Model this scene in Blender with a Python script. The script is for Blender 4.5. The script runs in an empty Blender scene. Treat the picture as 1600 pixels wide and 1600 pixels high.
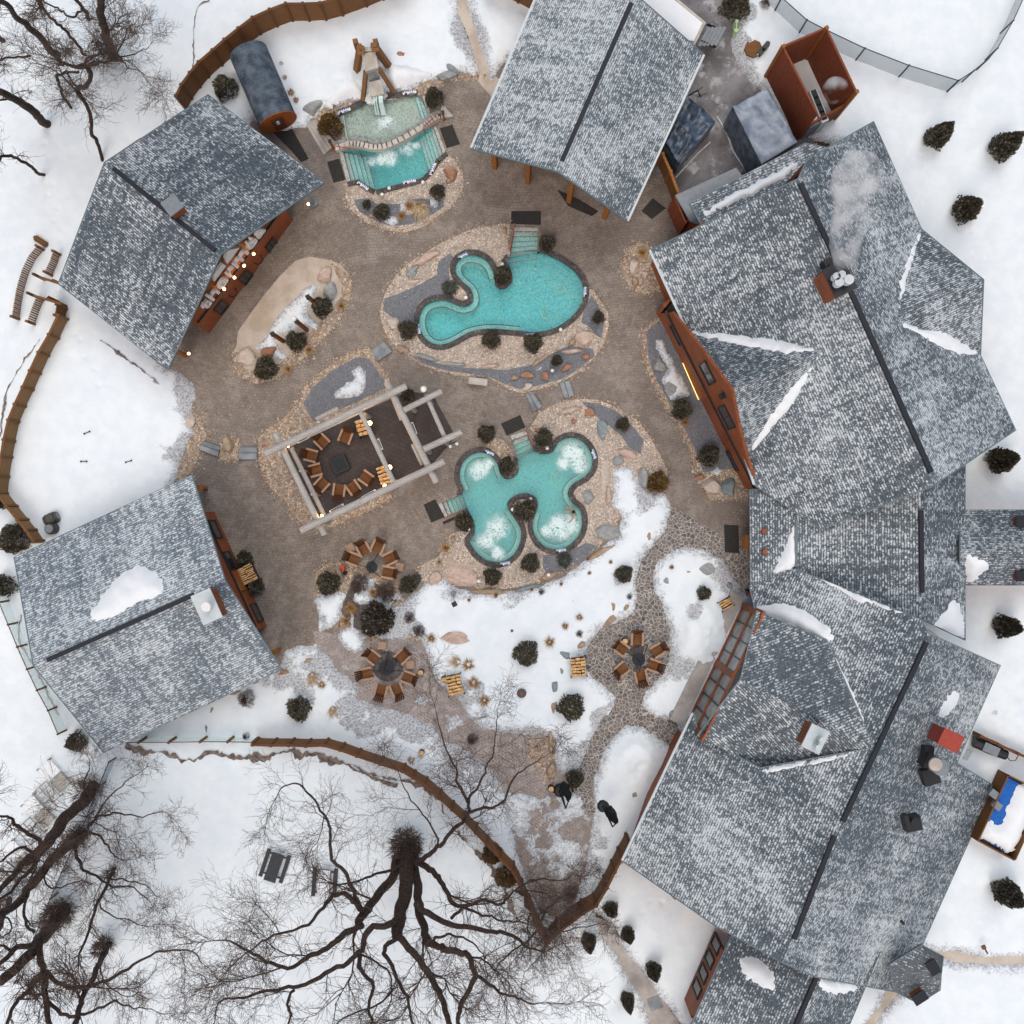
import bpy, bmesh, math, random
import numpy as np
from mathutils import Vector, Matrix
from mathutils.bvhtree import BVHTree
from mathutils.geometry import delaunay_2d_cdt, tessellate_polygon
random.seed(7); C = bpy.context.scene.collection; rad = math.radians
H = 64.0; F = 1600.0
# ---------------- camera, sky, sun, exposure ----------------
cam = bpy.data.cameras.new('camera'); cam.sensor_width = 36; cam.lens = 36; cam.clip_start = 1; cam.clip_end = 2000
co = bpy.data.objects.new('camera', cam); co.location = (0, 0, H); co.rotation_euler = (0, 0, 0); C.objects.link(co)
sc = bpy.context.scene; sc.camera = co
w = bpy.data.worlds.new("World"); sc.world = w; w.use_nodes = True
sk = w.node_tree.nodes.new('ShaderNodeTexSky'); sk.sky_type = 'NISHITA'; sk.sun_disc = False
sk.sun_elevation = rad(58); sk.sun_rotation = rad(200); sk.dust_density = 6.0; sk.air_density = 1.0; sk.ozone_density = 1.0
bg = w.node_tree.nodes['Background']; w.node_tree.links.new(sk.outputs[0], bg.inputs[0]); bg.inputs[1].default_value = 0.08
sl = bpy.data.lights.new('sun', 'SUN'); sl.energy = 1.0; sl.angle = rad(40); sl.color = (1, 0.955, 0.90)
so = bpy.data.objects.new('sun', sl); so.rotation_euler = (rad(32), 0, rad(160)); C.objects.link(so)
sc.view_settings.view_transform = 'Standard'; sc.view_settings.look = 'None'; sc.view_settings.gamma = 1
sc.view_settings.exposure = 0.56
sc.cycles.volume_bounces = 6; sc.cycles.volume_step_rate = .5; sc.cycles.transparent_max_bounces = 16
# ---------------- helpers ----------------
def P(px, py, z=0.0):
    return Vector(((px - 800) * (H - z) / F, (800 - py) * (H - z) / F, z))
def Zm(ox, oy, s, pts): return [(ox + x / s, oy + y / s) for x, y in pts]
S4 = 1600 / 420.0; S5 = 3.2
def lin(h):
    r = []
    for i in (0, 2, 4):
        v = int(h[i:i + 2], 16) / 255; r.append(v / 12.92 if v <= .04045 else ((v + .055) / 1.055) ** 2.4)
    return tuple(r) + (1.0,)
OFF = {}
class MB:
    def __init__(s): s.v = []; s.f = []; s.m = []; s.uv = {}
    def add(s, vs, fs, mi=0):
        n = len(s.v); s.v += [tuple(v) for v in vs]; s.f += [tuple(i + n for i in f) for f in fs]; s.m += [mi] * len(fs)
    def box(s, c, size, rz=0, mi=0, M=None):
        hx, hy, hz = size[0] / 2, size[1] / 2, size[2] / 2
        R = M or Matrix.Rotation(rz, 3, 'Z'); c = Vector(c)
        vs = [c + R @ Vector((x * hx, y * hy, z * hz)) for z in (-1, 1) for y in (-1, 1) for x in (-1, 1)]
        s.add(vs, [(0, 2, 3, 1), (4, 5, 7, 6), (0, 1, 5, 4), (2, 6, 7, 3), (0, 4, 6, 2), (1, 3, 7, 5)], mi)
    def beam(s, a, b, wd, ht, mi=0, ext=0):        # rectangular bar from a to b
        a = Vector(a); b = Vector(b); d = b - a; L = d.length
        if L < 1e-6: return
        d.normalize(); a = a - d * ext; b = b + d * ext; L += 2 * ext
        up = Vector((0, 0, 1)) if abs(d.z) < .95 else Vector((0, 1, 0))
        x = d.cross(up).normalized(); u = x.cross(d)
        M = Matrix((x, d, u)).transposed()
        s.box((a + b) / 2, (wd, L, ht), M=M, mi=mi)
    def tube(s, pts, rs, n=6, mi=0, cap=True):
        pts = [Vector(p) for p in pts]
        if not isinstance(rs, (list, tuple)): rs = [rs] * len(pts)
        N = len(s.v); vs = []; fs = []; prev = None
        for i, p in enumerate(pts):
            t = (pts[min(i + 1, len(pts) - 1)] - pts[max(i - 1, 0)])
            t = t.normalized() if t.length > 1e-9 else Vector((0, 0, 1))
            if prev is None:
                a = Vector((0, 0, 1)) if abs(t.z) < .9 else Vector((1, 0, 0)); x = t.cross(a).normalized()
            else:
                x = prev - t * prev.dot(t)
                x = x.normalized() if x.length > 1e-6 else t.orthogonal().normalized()
            prev = x; y = t.cross(x)
            for k in range(n):
                a = 2 * math.pi * k / n; vs.append(p + (x * math.cos(a) + y * math.sin(a)) * rs[i])
        for i in range(len(pts) - 1):
            for k in range(n):
                a = i * n + k; b = i * n + (k + 1) % n; fs.append((a, b, b + n, a + n))
        if cap and n > 2: fs.append(tuple(range(n))[::-1]); fs.append(tuple(range(len(vs) - n, len(vs))))
        s.add(vs, fs, mi)
    def cyl(s, c, r, h, n=16, mi=0, r2=None):
        c = Vector(c); s.tube([c, c + Vector((0, 0, h))], [r, r if r2 is None else r2], n, mi)
    def prism(s, poly, z0, z1, mi=0, side=None):   # poly: world xy list
        side = mi if side is None else side
        if sum(poly[i][0] * poly[(i + 1) % len(poly)][1] - poly[(i + 1) % len(poly)][0] * poly[i][1] for i in range(len(poly))) < 0: poly = poly[::-1]
        n = len(poly); T = tessellate_polygon([[Vector((p[0], p[1], 0)) for p in poly]])
        N = len(s.v); s.v += [(p[0], p[1], z1) for p in poly] + [(p[0], p[1], z0) for p in poly]
        for t in T:
            a, b, c = [Vector((poly[i][0], poly[i][1], 0)) for i in t]
            if (b - a).cross(c - a).z < 0: t = (t[0], t[2], t[1])
            s.f.append((N + t[0], N + t[1], N + t[2])); s.m.append(mi); s.f.append((N + n + t[2], N + n + t[1], N + n + t[0])); s.m.append(mi)
        for i in range(n):
            j = (i + 1) % n; s.f.append((N + n + i, N + n + j, N + j, N + i)); s.m.append(side)
    def rock(s, c, rx, ry, rz, rot=0, seed=0, sub=2, mi=0, flat=.55, amp=.22):
        vs, fs = ICO[sub]; rnd = random.Random(seed); ph = [rnd.uniform(0, 6.28) for _ in range(9)]
        pl = [(Vector((rnd.uniform(-1, 1), rnd.uniform(-1, 1), rnd.uniform(-.2, 1))).normalized(), rnd.uniform(.5, .88)) for _ in range(9)]
        out = []; cr, sr = math.cos(rot), math.sin(rot)
        for v in vs:
            x, y, z = v; d = 1 + amp * (math.sin(2.3 * x + ph[0]) * math.cos(1.9 * y + ph[1]) + .6 * math.sin(3.7 * y + 2.1 * z + ph[2]) + .35 * math.sin(6.1 * x + 5 * z + ph[3]) * math.sin(5.3 * y + ph[4]))
            q = Vector(v) * d
            for n, k in pl:
                e = q.dot(n) - k
                if e > 0: q -= n * e * .85
            if q.z > flat: q.z = flat + (q.z - flat) * .15
            x, y = q.x * rx, q.y * ry
            out.append((c[0] + x * cr - y * sr, c[1] + x * sr + y * cr, c[2] + q.z * rz))
        s.add(out, fs, mi)
    def build(s, name, mats, parent=None, loc=None, smooth=False, attr=None):
        me = bpy.data.meshes.new(name)
        if parent is not None: o0 = OFF.get(parent.name, Vector((0, 0, 0)))
        else: o0 = Vector(loc) if loc is not None else Vector((0, 0, 0))
        me.from_pydata([(v[0] - o0[0], v[1] - o0[1], v[2] - o0[2]) for v in s.v], [], s.f)
        if not isinstance(mats, (list, tuple)): mats = [mats]
        for m in mats: me.materials.append(m)
        me.polygons.foreach_set('material_index', s.m)
        if smooth: me.polygons.foreach_set('use_smooth', [True] * len(s.f))
        if s.uv:
            ul = me.uv_layers.new(name='UVMap')
            for fi, uvs in s.uv.items():
                p = me.polygons[fi]
                for k, li in enumerate(p.loop_indices): ul.data[li].uv = uvs[k]
        if attr:
            for an, vals in attr.items():
                a = me.attributes.new(an, 'FLOAT', 'POINT'); a.data.foreach_set('value', vals)
        me.update()
        o = bpy.data.objects.new(name, me); C.objects.link(o)
        if parent is not None: o.parent = parent
        else: o.location = o0
        OFF[o.name] = Vector(o0)
        return o
def ico(n):
    bm = bmesh.new(); bmesh.ops.create_icosphere(bm, subdivisions=n, radius=1)
    r = ([tuple(v.co) for v in bm.verts], [tuple(v.index for v in f.verts) for f in bm.faces]); bm.free(); return r
ICO = {1: ico(1), 2: ico(2), 3: ico(3), 4: ico(4)}
def tag(o, label=None, cat=None, group=None, kind=None):
    if label: o['label'] = label
    if cat: o['category'] = cat
    if group: o['group'] = group
    if kind: o['kind'] = kind
    return o
def thing(name, label, cat, loc=(0, 0, 0), group=None):
    o = bpy.data.objects.new(name, None); o.empty_display_size = .3; C.objects.link(o); o.location = loc
    OFF[o.name] = Vector(loc); return tag(o, label, cat, group)
def dup(root, loc, rz=0, sc_=1, label=None, group=None):
    def cp(o, par):
        c = o.copy(); C.objects.link(c); c.parent = par
        for ch in o.children: cp(ch, c)
        return c
    r = cp(root, None); r.location = loc; r.rotation_euler = (0, 0, rz)
    r.scale = (sc_, sc_, sc_) if not isinstance(sc_, tuple) else sc_
    if label: r['label'] = label
    if group: r['group'] = group
    return r
def place(o, loc, rz=0, sc_=1): o.location = loc; o.rotation_euler = (0, 0, rz); o.scale = (sc_,) * 3 if not isinstance(sc_, tuple) else sc_
class Placer:                     # the first use moves the original, later uses copy it
    def __init__(s, proto): s.p = proto; s.used = False
    def __call__(s, loc, rz=0, sc_=1, label=None, group=None):
        if not s.used:
            s.used = True; place(s.p, loc, rz, sc_)
            if label: s.p['label'] = label
            if group: s.p['group'] = group
            return s.p
        g = group or s.p.get('group'); return dup(s.p, loc, rz, sc_, label, g)
def catmull(pts, n=4, closed=True):
    out = []; L = len(pts)
    for i in range(L if closed else L - 1):
        if closed: p0, p1, p2, p3 = pts[i - 1], pts[i], pts[(i + 1) % L], pts[(i + 2) % L]
        else: p0, p1, p2, p3 = pts[max(i - 1, 0)], pts[i], pts[i + 1], pts[min(i + 2, L - 1)]
        for k in range(n):
            t = k / n
            out.append(tuple(.5 * (2 * p1[j] + (p2[j] - p0[j]) * t + (2 * p0[j] - 5 * p1[j] + 4 * p2[j] - p3[j]) * t * t + (3 * p1[j] - p0[j] - 3 * p2[j] + p3[j]) * t ** 3) for j in (0, 1)))
    if not closed: out.append(tuple(pts[-1][:2]))
    return out
def w2(poly, z=0): return [tuple(P(x, y, z)[:2]) for x, y in poly]
def pip(x, y, poly):              # vectorised point in polygon
    x = np.asarray(x, float); y = np.asarray(y, float); ins = np.zeros(x.shape, bool); n = len(poly)
    for i in range(n):
        x1, y1 = poly[i]; x2, y2 = poly[(i + 1) % n]
        if y1 == y2: continue
        c = ((y1 > y) != (y2 > y)) & (x < (x2 - x1) * (y - y1) / (y2 - y1) + x1); ins ^= c
    return ins
def sdf(x, y, poly):              # >0 inside, metres
    x = np.asarray(x, float); y = np.asarray(y, float); d = np.full(x.shape, 1e9); n = len(poly)
    for i in range(n):
        ax, ay = poly[i]; bx, by = poly[(i + 1) % n]; ex, ey = bx - ax, by - ay; L = ex * ex + ey * ey + 1e-12
        t = np.clip(((x - ax) * ex + (y - ay) * ey) / L, 0, 1); d = np.minimum(d, (x - ax - t * ex) ** 2 + (y - ay - t * ey) ** 2)
    d = np.sqrt(d); return np.where(pip(x, y, poly), d, -d)
def vnoise(x, y, seed=0):
    xi = np.floor(x).astype(np.int64); yi = np.floor(y).astype(np.int64); fx = x - xi; fy = y - yi
    def h(a, b):
        n = (a * 374761393 + b * 668265263 + seed * 974711) & 0x7fffffff; n = ((n ^ (n >> 13)) * 1274126177) & 0x7fffffff
        return ((n ^ (n >> 16)) & 0xffff) / 65535.0
    u = fx * fx * (3 - 2 * fx); v = fy * fy * (3 - 2 * fy)
    return (h(xi, yi) * (1 - u) + h(xi + 1, yi) * u) * (1 - v) + (h(xi, yi + 1) * (1 - u) + h(xi + 1, yi + 1) * u) * v
def fbm(x, y, o=4, seed=0):
    s = 0; a = 1; t = 0
    for k in range(o): s = s + a * vnoise(x * 2 ** k, y * 2 ** k, seed + k * 17); t += a; a *= .5
    return s / t - .5
def sheet(name, outer, z, mat, holes=(), spacing=None, attrf=None, zf=None, kind='structure', build=True, parent=None, inset=0):
    """flat (or height-mapped) sheet over world-xy polygon(s) with holes"""
    outs = outer if isinstance(outer[0][0], (tuple, list)) else [outer]
    pts = []; edges = []
    for pl in list(outs) + list(holes):
        b = len(pts); pts += [Vector(p[:2]) for p in pl]; edges += [(b + i, b + (i + 1) % len(pl)) for i in range(len(pl))]
    if spacing:
        for pl in outs:
            a = np.array(pl); x0, y0 = a.min(0); x1, y1 = a.max(0)
            X, Y = np.meshgrid(np.arange(x0, x1, spacing), np.arange(y0, y1, spacing)); X = X.ravel() + np.random.RandomState(1).uniform(-.2, .2, X.size) * spacing; Y = Y.ravel()
            k = sdf(X, Y, pl) > spacing * .4
            for h in holes: k &= sdf(X, Y, h) < -spacing * .4
            pts += [Vector((float(a), float(b))) for a, b in zip(X[k], Y[k])]
    V, E, Fc = delaunay_2d_cdt(pts, edges, [], 0, 1e-5)[:3]
    cx = np.array([sum(V[i][0] for i in f) / 3 for f in Fc]); cy = np.array([sum(V[i][1] for i in f) / 3 for f in Fc])
    keep = np.zeros(len(Fc), bool)
    for pl in outs: keep |= pip(cx, cy, pl)
    for h in holes: keep &= ~pip(cx, cy, h)
    m = MB(); vx = np.array([v[0] for v in V]); vy = np.array([v[1] for v in V])
    vz = zf(vx, vy) if zf else np.full(vx.shape, z)
    m.v = [(float(a), float(b), float(c)) for a, b, c in zip(vx, vy, vz)]
    for i, f in enumerate(Fc):
        if keep[i]:
            a, b, c = [Vector(V[k]) for k in f]
            cr = (b.x - a.x) * (c.y - a.y) - (b.y - a.y) * (c.x - a.x)
            m.f.append(tuple(f) if cr > 0 else (f[0], f[2], f[1])); m.m.append(0)
    o = m.build(name, mat, parent=parent, attr={k: list(map(float, fn(vx, vy))) for k, fn in attrf.items()} if attrf else None, smooth=bool(zf))
    if kind and parent is None: o['kind'] = kind
    return o
def offset(poly, d):              # offset closed world polygon outward by d
    n = len(poly); A = sum(poly[i][0] * poly[(i + 1) % n][1] - poly[(i + 1) % n][0] * poly[i][1] for i in range(n)); sg = 1 if A > 0 else -1; out = []
    for i in range(n):
        a, b = Vector(poly[i - 1]), Vector(poly[(i + 1) % n]); t = (b - a).normalized(); out.append((poly[i][0] + sg * t.y * d, poly[i][1] - sg * t.x * d))
    return out
# ---------------- node maths ----------------
class NT:
    def __init__(s, name, rough=.8, spec=.3):
        s.mat = bpy.data.materials.new(name); s.mat.use_nodes = True; s.nt = s.mat.node_tree; s.b = s.nt.nodes['Principled BSDF']
        s.b.inputs['Roughness'].default_value = rough; s.b.inputs['Specular IOR Level'].default_value = spec
    def n(s, t, **k):
        x = s.nt.nodes.new(t)
        for a, v in k.items(): setattr(x, a, v)
        return x
    def set(s, inp, v):
        if isinstance(v, X): s.nt.links.new(v.s, inp)
        elif v is not None: inp.default_value = v
    def math(s, op, *a, clamp=False):
        x = s.n('ShaderNodeMath', operation=op, use_clamp=clamp)
        for i, v in enumerate(a): s.set(x.inputs[i], v)
        return X(s, x.outputs[0])
    def mix(s, f, a, b, blend='MIX'):
        x = s.n('ShaderNodeMix', data_type='RGBA', blend_type=blend); s.set(x.inputs[0], f); s.set(x.inputs[6], a); s.set(x.inputs[7], b); return X(s, x.outputs[2])
    def noise(s, co, scale, det=4, rough=.6, dist=0, out=0):
        x = s.n('ShaderNodeTexNoise'); s.set(x.inputs['Vector'], co); x.inputs['Scale'].default_value = scale; x.inputs['Detail'].default_value = det; x.inputs['Roughness'].default_value = rough; x.inputs['Distortion'].default_value = dist; return X(s, x.outputs[out])
    def voro(s, co, scale, feature='F1', out='Color', rnd=1):
        x = s.n('ShaderNodeTexVoronoi', feature=feature); s.set(x.inputs['Vector'], co); x.inputs['Scale'].default_value = scale; x.inputs['Randomness'].default_value = rnd; return X(s, x.outputs[out])
    def white(s, co):
        x = s.n('ShaderNodeTexWhiteNoise', noise_dimensions='3D'); s.set(x.inputs['Vector'], co); return X(s, x.outputs['Value'])
    def geo(s, o='Position'): return X(s, s.n('ShaderNodeNewGeometry').outputs[o])
    def tc(s, o='Object'): return X(s, s.n('ShaderNodeTexCoord').outputs[o])
    def attr(s, nm): return X(s, s.n('ShaderNodeAttribute', attribute_name=nm).outputs['Fac'])
    def sep(s, v):
        x = s.n('ShaderNodeSeparateXYZ'); s.set(x.inputs[0], v); return [X(s, o) for o in x.outputs]
    def comb(s, a, b, c=0.0):
        x = s.n('ShaderNodeCombineXYZ'); s.set(x.inputs[0], a); s.set(x.inputs[1], b); s.set(x.inputs[2], c); return X(s, x.outputs[0])
    def mapv(s, v, sc=(1, 1, 1), rot=0):
        x = s.n('ShaderNodeMapping'); s.set(x.inputs[0], v); x.inputs['Scale'].default_value = sc; x.inputs['Rotation'].default_value = (0, 0, rot); return X(s, x.outputs[0])
    def ss(s, v, a, b):           # smoothstep a..b -> 0..1
        x = s.n('ShaderNodeMapRange', interpolation_type='SMOOTHSTEP'); s.set(x.inputs[0], v); s.set(x.inputs[1], a); s.set(x.inputs[2], b); return X(s, x.outputs[0])
    def ramp(s, v, stops):
        x = s.n('ShaderNodeValToRGB'); s.set(x.inputs[0], v); r = x.color_ramp
        while len(r.elements) < len(stops): r.elements.new(.5)
        for e, (p, c) in zip(r.elements, stops): e.position = p; e.color = c
        return X(s, x.outputs[0])
    def col(s, c): s.set(s.b.inputs['Base Color'], c); return s
    def bump(s, h, strength=.3, dist=.05):
        x = s.n('ShaderNodeBump'); x.inputs['Strength'].default_value = strength; x.inputs['Distance'].default_value = dist; s.set(x.inputs['Height'], h); s.nt.links.new(x.outputs[0], s.b.inputs['Normal']); return s
class X:
    def __init__(s, t, o): s.t = t; s.s = o
    def __add__(s, o): return s.t.math('ADD', s, o)
    def __radd__(s, o): return s.t.math('ADD', s, o)
    def __sub__(s, o): return s.t.math('SUBTRACT', s, o)
    def __rsub__(s, o): return s.t.math('SUBTRACT', o, s)
    def __mul__(s, o): return s.t.math('MULTIPLY', s, o)
    def __rmul__(s, o): return s.t.math('MULTIPLY', s, o)
    def __truediv__(s, o): return s.t.math('DIVIDE', s, o)
    def floor(s): return s.t.math('FLOOR', s)
    def frac(s): return s.t.math('FRACT', s)
    def abs(s): return s.t.math('ABSOLUTE', s)
    def pow(s, p): return s.t.math('POWER', s, p)
    def mx(s, o): return s.t.math('MAXIMUM', s, o)
    def mn(s, o): return s.t.math('MINIMUM', s, o)
    def cl(s): return s.t.math('ADD', s, 0.0, clamp=True)
# ---------------- materials ----------------
def plain(name, hexc, rough=.7, var=.25, scale=6, spec=.3, metal=0, hex2=None):
    t = NT(name, rough, spec); p = t.tc(); n = t.noise(p, scale, 5)
    c = lin(hexc); d = lin(hex2) if hex2 else tuple(x * (1 - var) for x in c[:3]) + (1,)
    t.col(t.mix(t.ss(n, .35, .65), d, c)); t.b.inputs['Metallic'].default_value = metal
    t.bump(n, .15, .02); return t.mat
def wood(name, a, b, scale=1.0, rough=.75, axis='x', wet=0):
    t = NT(name, rough, .3); p = t.tc(); sc_ = {'x': (.6, 9, 9), 'y': (9, .6, 9), 'z': (9, 9, .6)}[axis]
    n = t.noise(t.mapv(p, tuple(v * scale for v in sc_)), 2.2, 6, .65, .6); k = t.noise(p, .9, 4)
    c = t.mix(t.ss(n, .3, .7), lin(a), lin(b)); c = t.mix((k * .55).cl(), c, tuple(v * .55 for v in lin(a)[:3]) + (1,)); t.col(c); t.bump(n, .3, .02); return t.mat
def m_snow():
    t = NT('snow', .75, .2); p = t.geo(); th = t.attr('thick')
    n = t.noise(p, 1.1, 5, .6); f = t.noise(p, 9, 4, .6); sp = t.noise(p, 26, 3, .7)
    base = t.mix(t.ss(n, .3, .7), lin('e0eaf0'), lin('e9f1f5'))
    dirt = t.ss(sp + (n - .5) * .25, .71, .78)
    base = t.mix(dirt * .35, base, lin('9c958f'))
    sn = t.noise(p, 2.6, 6, .75); slush = t.mix(t.ss(f, .35, .6), lin('8f9195'), lin('c6cbd0')); slush = t.mix(t.ss(sp, .55, .68) * .6, slush, lin('6d665f')); c = t.mix(t.ss(th + (f - .5) * .2 + (sn - .5) * .5, .0, .2), slush, base)
    t.col(c); t.bump(t.noise(p, 3, 8, .65), .35, .06)
    t.b.inputs['Subsurface Weight'].default_value = 0; return t.mat
def m_driftsnow():
    t = NT('drift_snow', .75, .2); p = t.geo(); n = t.noise(p, 2, 5); t.col(t.mix(n, lin('e2e9ee'), lin('f3f6f8'))); t.bump(t.noise(p, 4, 6), .3, .05); return t.mat
def m_paver():
    t = NT('courtyard_pavers', .65, .35); p = t.geo()
    pw = t.mapv(p, (1, 1, 1)); wob = t.noise(p, .35, 2, .5, 0, 1)
    x, y, z = t.sep(p); wn = t.noise(p, .12, 2); ang = wn * 3.0
    xx = x + t.math('SINE', y * .45 + ang) * .6; yy = y + t.math('SINE', x * .4 + ang) * .6
    br = t.n('ShaderNodeTexBrick'); t.set(br.inputs['Vector'], t.comb(xx, yy)); br.offset = .5
    for k, v in (('Scale', 1.0), ('Mortar Size', .02), ('Mortar Smooth', .8), ('Brick Width', .23), ('Row Height', .19), ('Bias', 0)): br.inputs[k].default_value = v
    br.inputs['Color1'].default_value = (0, 0, 0, 1); br.inputs['Color2'].default_value = (1, 1, 1, 1); br.inputs['Mortar'].default_value = (.5, .5, .5, 1)
    tone = t.sep(X(t, br.outputs['Color']))[0]; mort = X(t, br.outputs['Fac'])
    c = t.mix(tone, lin('7a7269'), lin('91867c')); wet = t.ss(t.noise(p, .13, 5, .6), .4, .6)
    c = t.mix(wet * .5, c, lin('655b54')); c = t.mix(t.ss(t.noise(p, .5, 7, .75), .46, .62) * .6, c, lin('a1988e')); c = t.mix(t.ss(t.noise(p, 2.2, 6, .8), .5, .64) * .5, c, lin('665a50'))
    c = t.mix(t.ss(t.noise(t.mapv(p, (1.3, 1.3, 1.3)), .8, 6, .72), .56, .7) * .42, c, lin('69574a'))
    g = t.noise(p, 10, 5, .8); c = t.mix(t.ss(g, .5, .62) * .5, c, lin('54493f')); c = t.mix(t.ss(t.noise(p, 12, 4, .8), .54, .66) * .45, c, lin('b3aa9f'))
    vis = t.ss(t.noise(p, .2, 3), .35, .6) * .36 + .1
    c = t.mix(mort * vis, c, lin('463c35')); t.col(c); t.bump(g - mort * .5, .4, .02)
    t.set(t.b.inputs['Roughness'], wet * -.3 + .8); return t.mat
def m_pinkpave():
    t = NT('reddish_pavers', .75, .3); p = t.geo()
    br = t.n('ShaderNodeTexBrick'); t.set(br.inputs['Vector'], t.mapv(p, (1, 1, 1), .6))
    for k, v in (('Scale', 1.0), ('Mortar Size', .02), ('Mortar Smooth', .5), ('Brick Width', .26), ('Row Height', .17)): br.inputs[k].default_value = v
    br.inputs['Color1'].default_value = lin('877a72'); br.inputs['Color2'].default_value = lin('988a81'); br.inputs['Mortar'].default_value = lin('b9b1ad')
    c = X(t, br.outputs['Color']); n = t.noise(p, .5, 6, .65)
    c = t.mix(t.ss(n, .35, .55) * .75, c, lin('8c837e')); c = t.mix(t.ss(t.noise(p, 1.4, 7, .75), .48, .6) * .6, c, lin('b3aeac')); c = t.mix(t.ss(t.noise(p, .9, 6, .75), .52, .66) * .6, c, lin('6f645e')); g = t.noise(p, 9, 4, .75)
    c = t.mix(t.ss(g, .55, .68) * .55, c, lin('c9c6c6')); c = t.mix(t.ss(t.noise(p, 7, 4, .7), .55, .7) * .4, c, lin('5f514b')); t.col(c); t.bump(g, .3, .02); return t.mat
def m_flag():
    t = NT('flagstones', .7, .35); p = t.geo(); q = t.mapv(p, (1, 1, .01))
    d = t.voro(q, 4.0, 'DISTANCE_TO_EDGE', 'Distance'); cc = t.sep(t.voro(q, 4.0, 'F1', 'Color'))
    st = t.ramp(cc[0], [(0, lin('524f4d')), (.45, lin('6b6763')), (.8, lin('7b726a')), (1, lin('6b5a52'))])
    st = t.mix(t.ss(t.noise(p, 8, 5, .7), .45, .7) * .5, st, lin('8f8b87'))
    j = t.ss(d + (t.noise(p, 6, 3) - .5) * .07, .075, .03); c = t.mix(j * (t.noise(p, 1.2, 3) * .9 + .35).cl(), st, lin('bdb8b3')); t.col(c); t.bump(t.ss(d, .0, .1), .4, .03); return t.mat
def m_gravel(name, cols, scale=9, joint='4a423c', snow=.0):
    t = NT(name, .85, .25); p = t.geo(); d = t.voro(p, scale, 'DISTANCE_TO_EDGE', 'Distance'); cc = t.sep(t.voro(p, scale, 'F1', 'Color'))
    n = len(cols); st = t.ramp(cc[0], [(i / (n - 1), lin(c)) for i, c in enumerate(cols)])
    st = t.mix(t.ss(cc[1], .75, 1.0) * .4, st, lin('857a70')); st = t.mix(t.ss(t.noise(p, .5, 4), .5, .7) * .2, st, lin('9a8f86'))
    c = t.mix(t.ss(d, .09, .01) * .55, st, lin(joint)); t.col(c); t.bump(t.ss(d, .0, .25), .8, .06); return t.mat
def m_sand():
    t = NT('sand_path', .9, .2); p = t.geo(); c = t.mix(t.ss(t.noise(p, .8, 5), .35, .65), lin('b3a696'), lin('c9bfb3')); g = t.noise(p, 22, 3, .7)
    c = t.mix(t.ss(g, .55, .7) * .4, c, lin('7d7166')); t.col(c); t.bump(g, .3, .02); return t.mat
def m_concrete(name='path_concrete', a='9d9691', b='b8b3ae'):
    t = NT(name, .8, .3); p = t.geo(); c = t.mix(t.ss(t.noise(p, 1, 6, .65), .35, .65), lin(a), lin(b)); g = t.noise(p, 16, 4, .7); c = t.mix(t.ss(g, .5, .7) * .25, c, lin('7b756f')); t.col(c); t.bump(g, .2, .02); return t.mat
def m_yard():
    t = NT('yard_asphalt', .7, .35); p = t.geo(); c = t.mix(t.ss(t.noise(p, .4, 6, .65), .35, .65), lin('5d5a5b'), lin('8b8a8d')); c = t.mix(t.ss(t.noise(p, .9, 5, .7), .52, .66) * .6, c, lin('c2c3c6'))
    c = t.mix(t.ss(t.noise(p, 1.6, 5, .7), .58, .7) * .6, c, lin('3f3937')); t.col(c); t.bump(t.noise(p, 8, 5), .3, .03); return t.mat
def m_shingle(name='shingles', cover=.5, seed=0.0, tone='3b464f', tone2='4e5a64', rh=.15, rw=.165, dust=.36):
    t = NT(name, .65, .35); uv = t.tc('UV'); u, v, _ = t.sep(uv); q0 = t.comb(u, v, seed * 7 + 1.0)
    u = u + (t.noise(q0, 5, 2) - .5) * .10; v = v + (t.noise(t.comb(v, u, 3.0 + seed), 5, 2) - .5) * .07
    r = v / rh; row = r.floor(); fv = r.frac(); cc = u / rw + row * .5 + (t.white(t.comb(row, seed, 9.0)) - .5) * .35; col = cc.floor(); fu = cc.frac()
    rnd = t.white(t.comb(col, row, seed)); rnd2 = t.white(t.comb(col, row, seed + 5.3))
    big = t.noise(q0, .13, 3, .55, .5); mid = t.noise(t.mapv(q0, (1, .7, 1)), .55, 5, .65, .8); streak = t.noise(t.mapv(q0, (2.6, .12, 1)), 1, 4, .6); fine = t.noise(q0, 13, 3, .7)
    cov = (big - .5) * 1.0 + (mid - .5) * .8 + (streak - .5) * .8 + cover
    n1 = t.noise(t.mapv(q0, (1.0, 1.4, 1)), 8.5, 4, .8, .5); prof = t.ss(fv, .0, .25) * t.ss(fv, .98, .6); tabs = t.ss((fu - .5).abs(), .52, .30)
    m = t.ss(cov - 1.04 + (rnd - .5) * .6 + (n1 - .5) * 3.2 + prof * .5 + tabs * .22, -.02, .40)
    base = t.mix(rnd2, lin(tone), lin(tone2)); base = t.mix(t.ss(mid, .4, .7) * .5, base, lin('353d43')); base = t.mix(t.ss(fine, .5, .7) * .35, base, lin('8a949c'))
    line = t.ss(fv, .84, .98) * .45 + t.ss((fu - .5).abs(), .43, .5) * .2
    base = t.mix(line.cl(), base, lin('363d44')); base = t.mix(t.ss(cov, .2, 1.2) * dust, base, lin('a9b2ba'))
    c = t.mix(m * .82, base, lin('dde6ea')); t.col(c); t.bump(fv * -.6 + m * .5, .5, .03)
    t.set(t.b.inputs['Roughness'], m * .3 + .55); return t.mat
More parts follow.
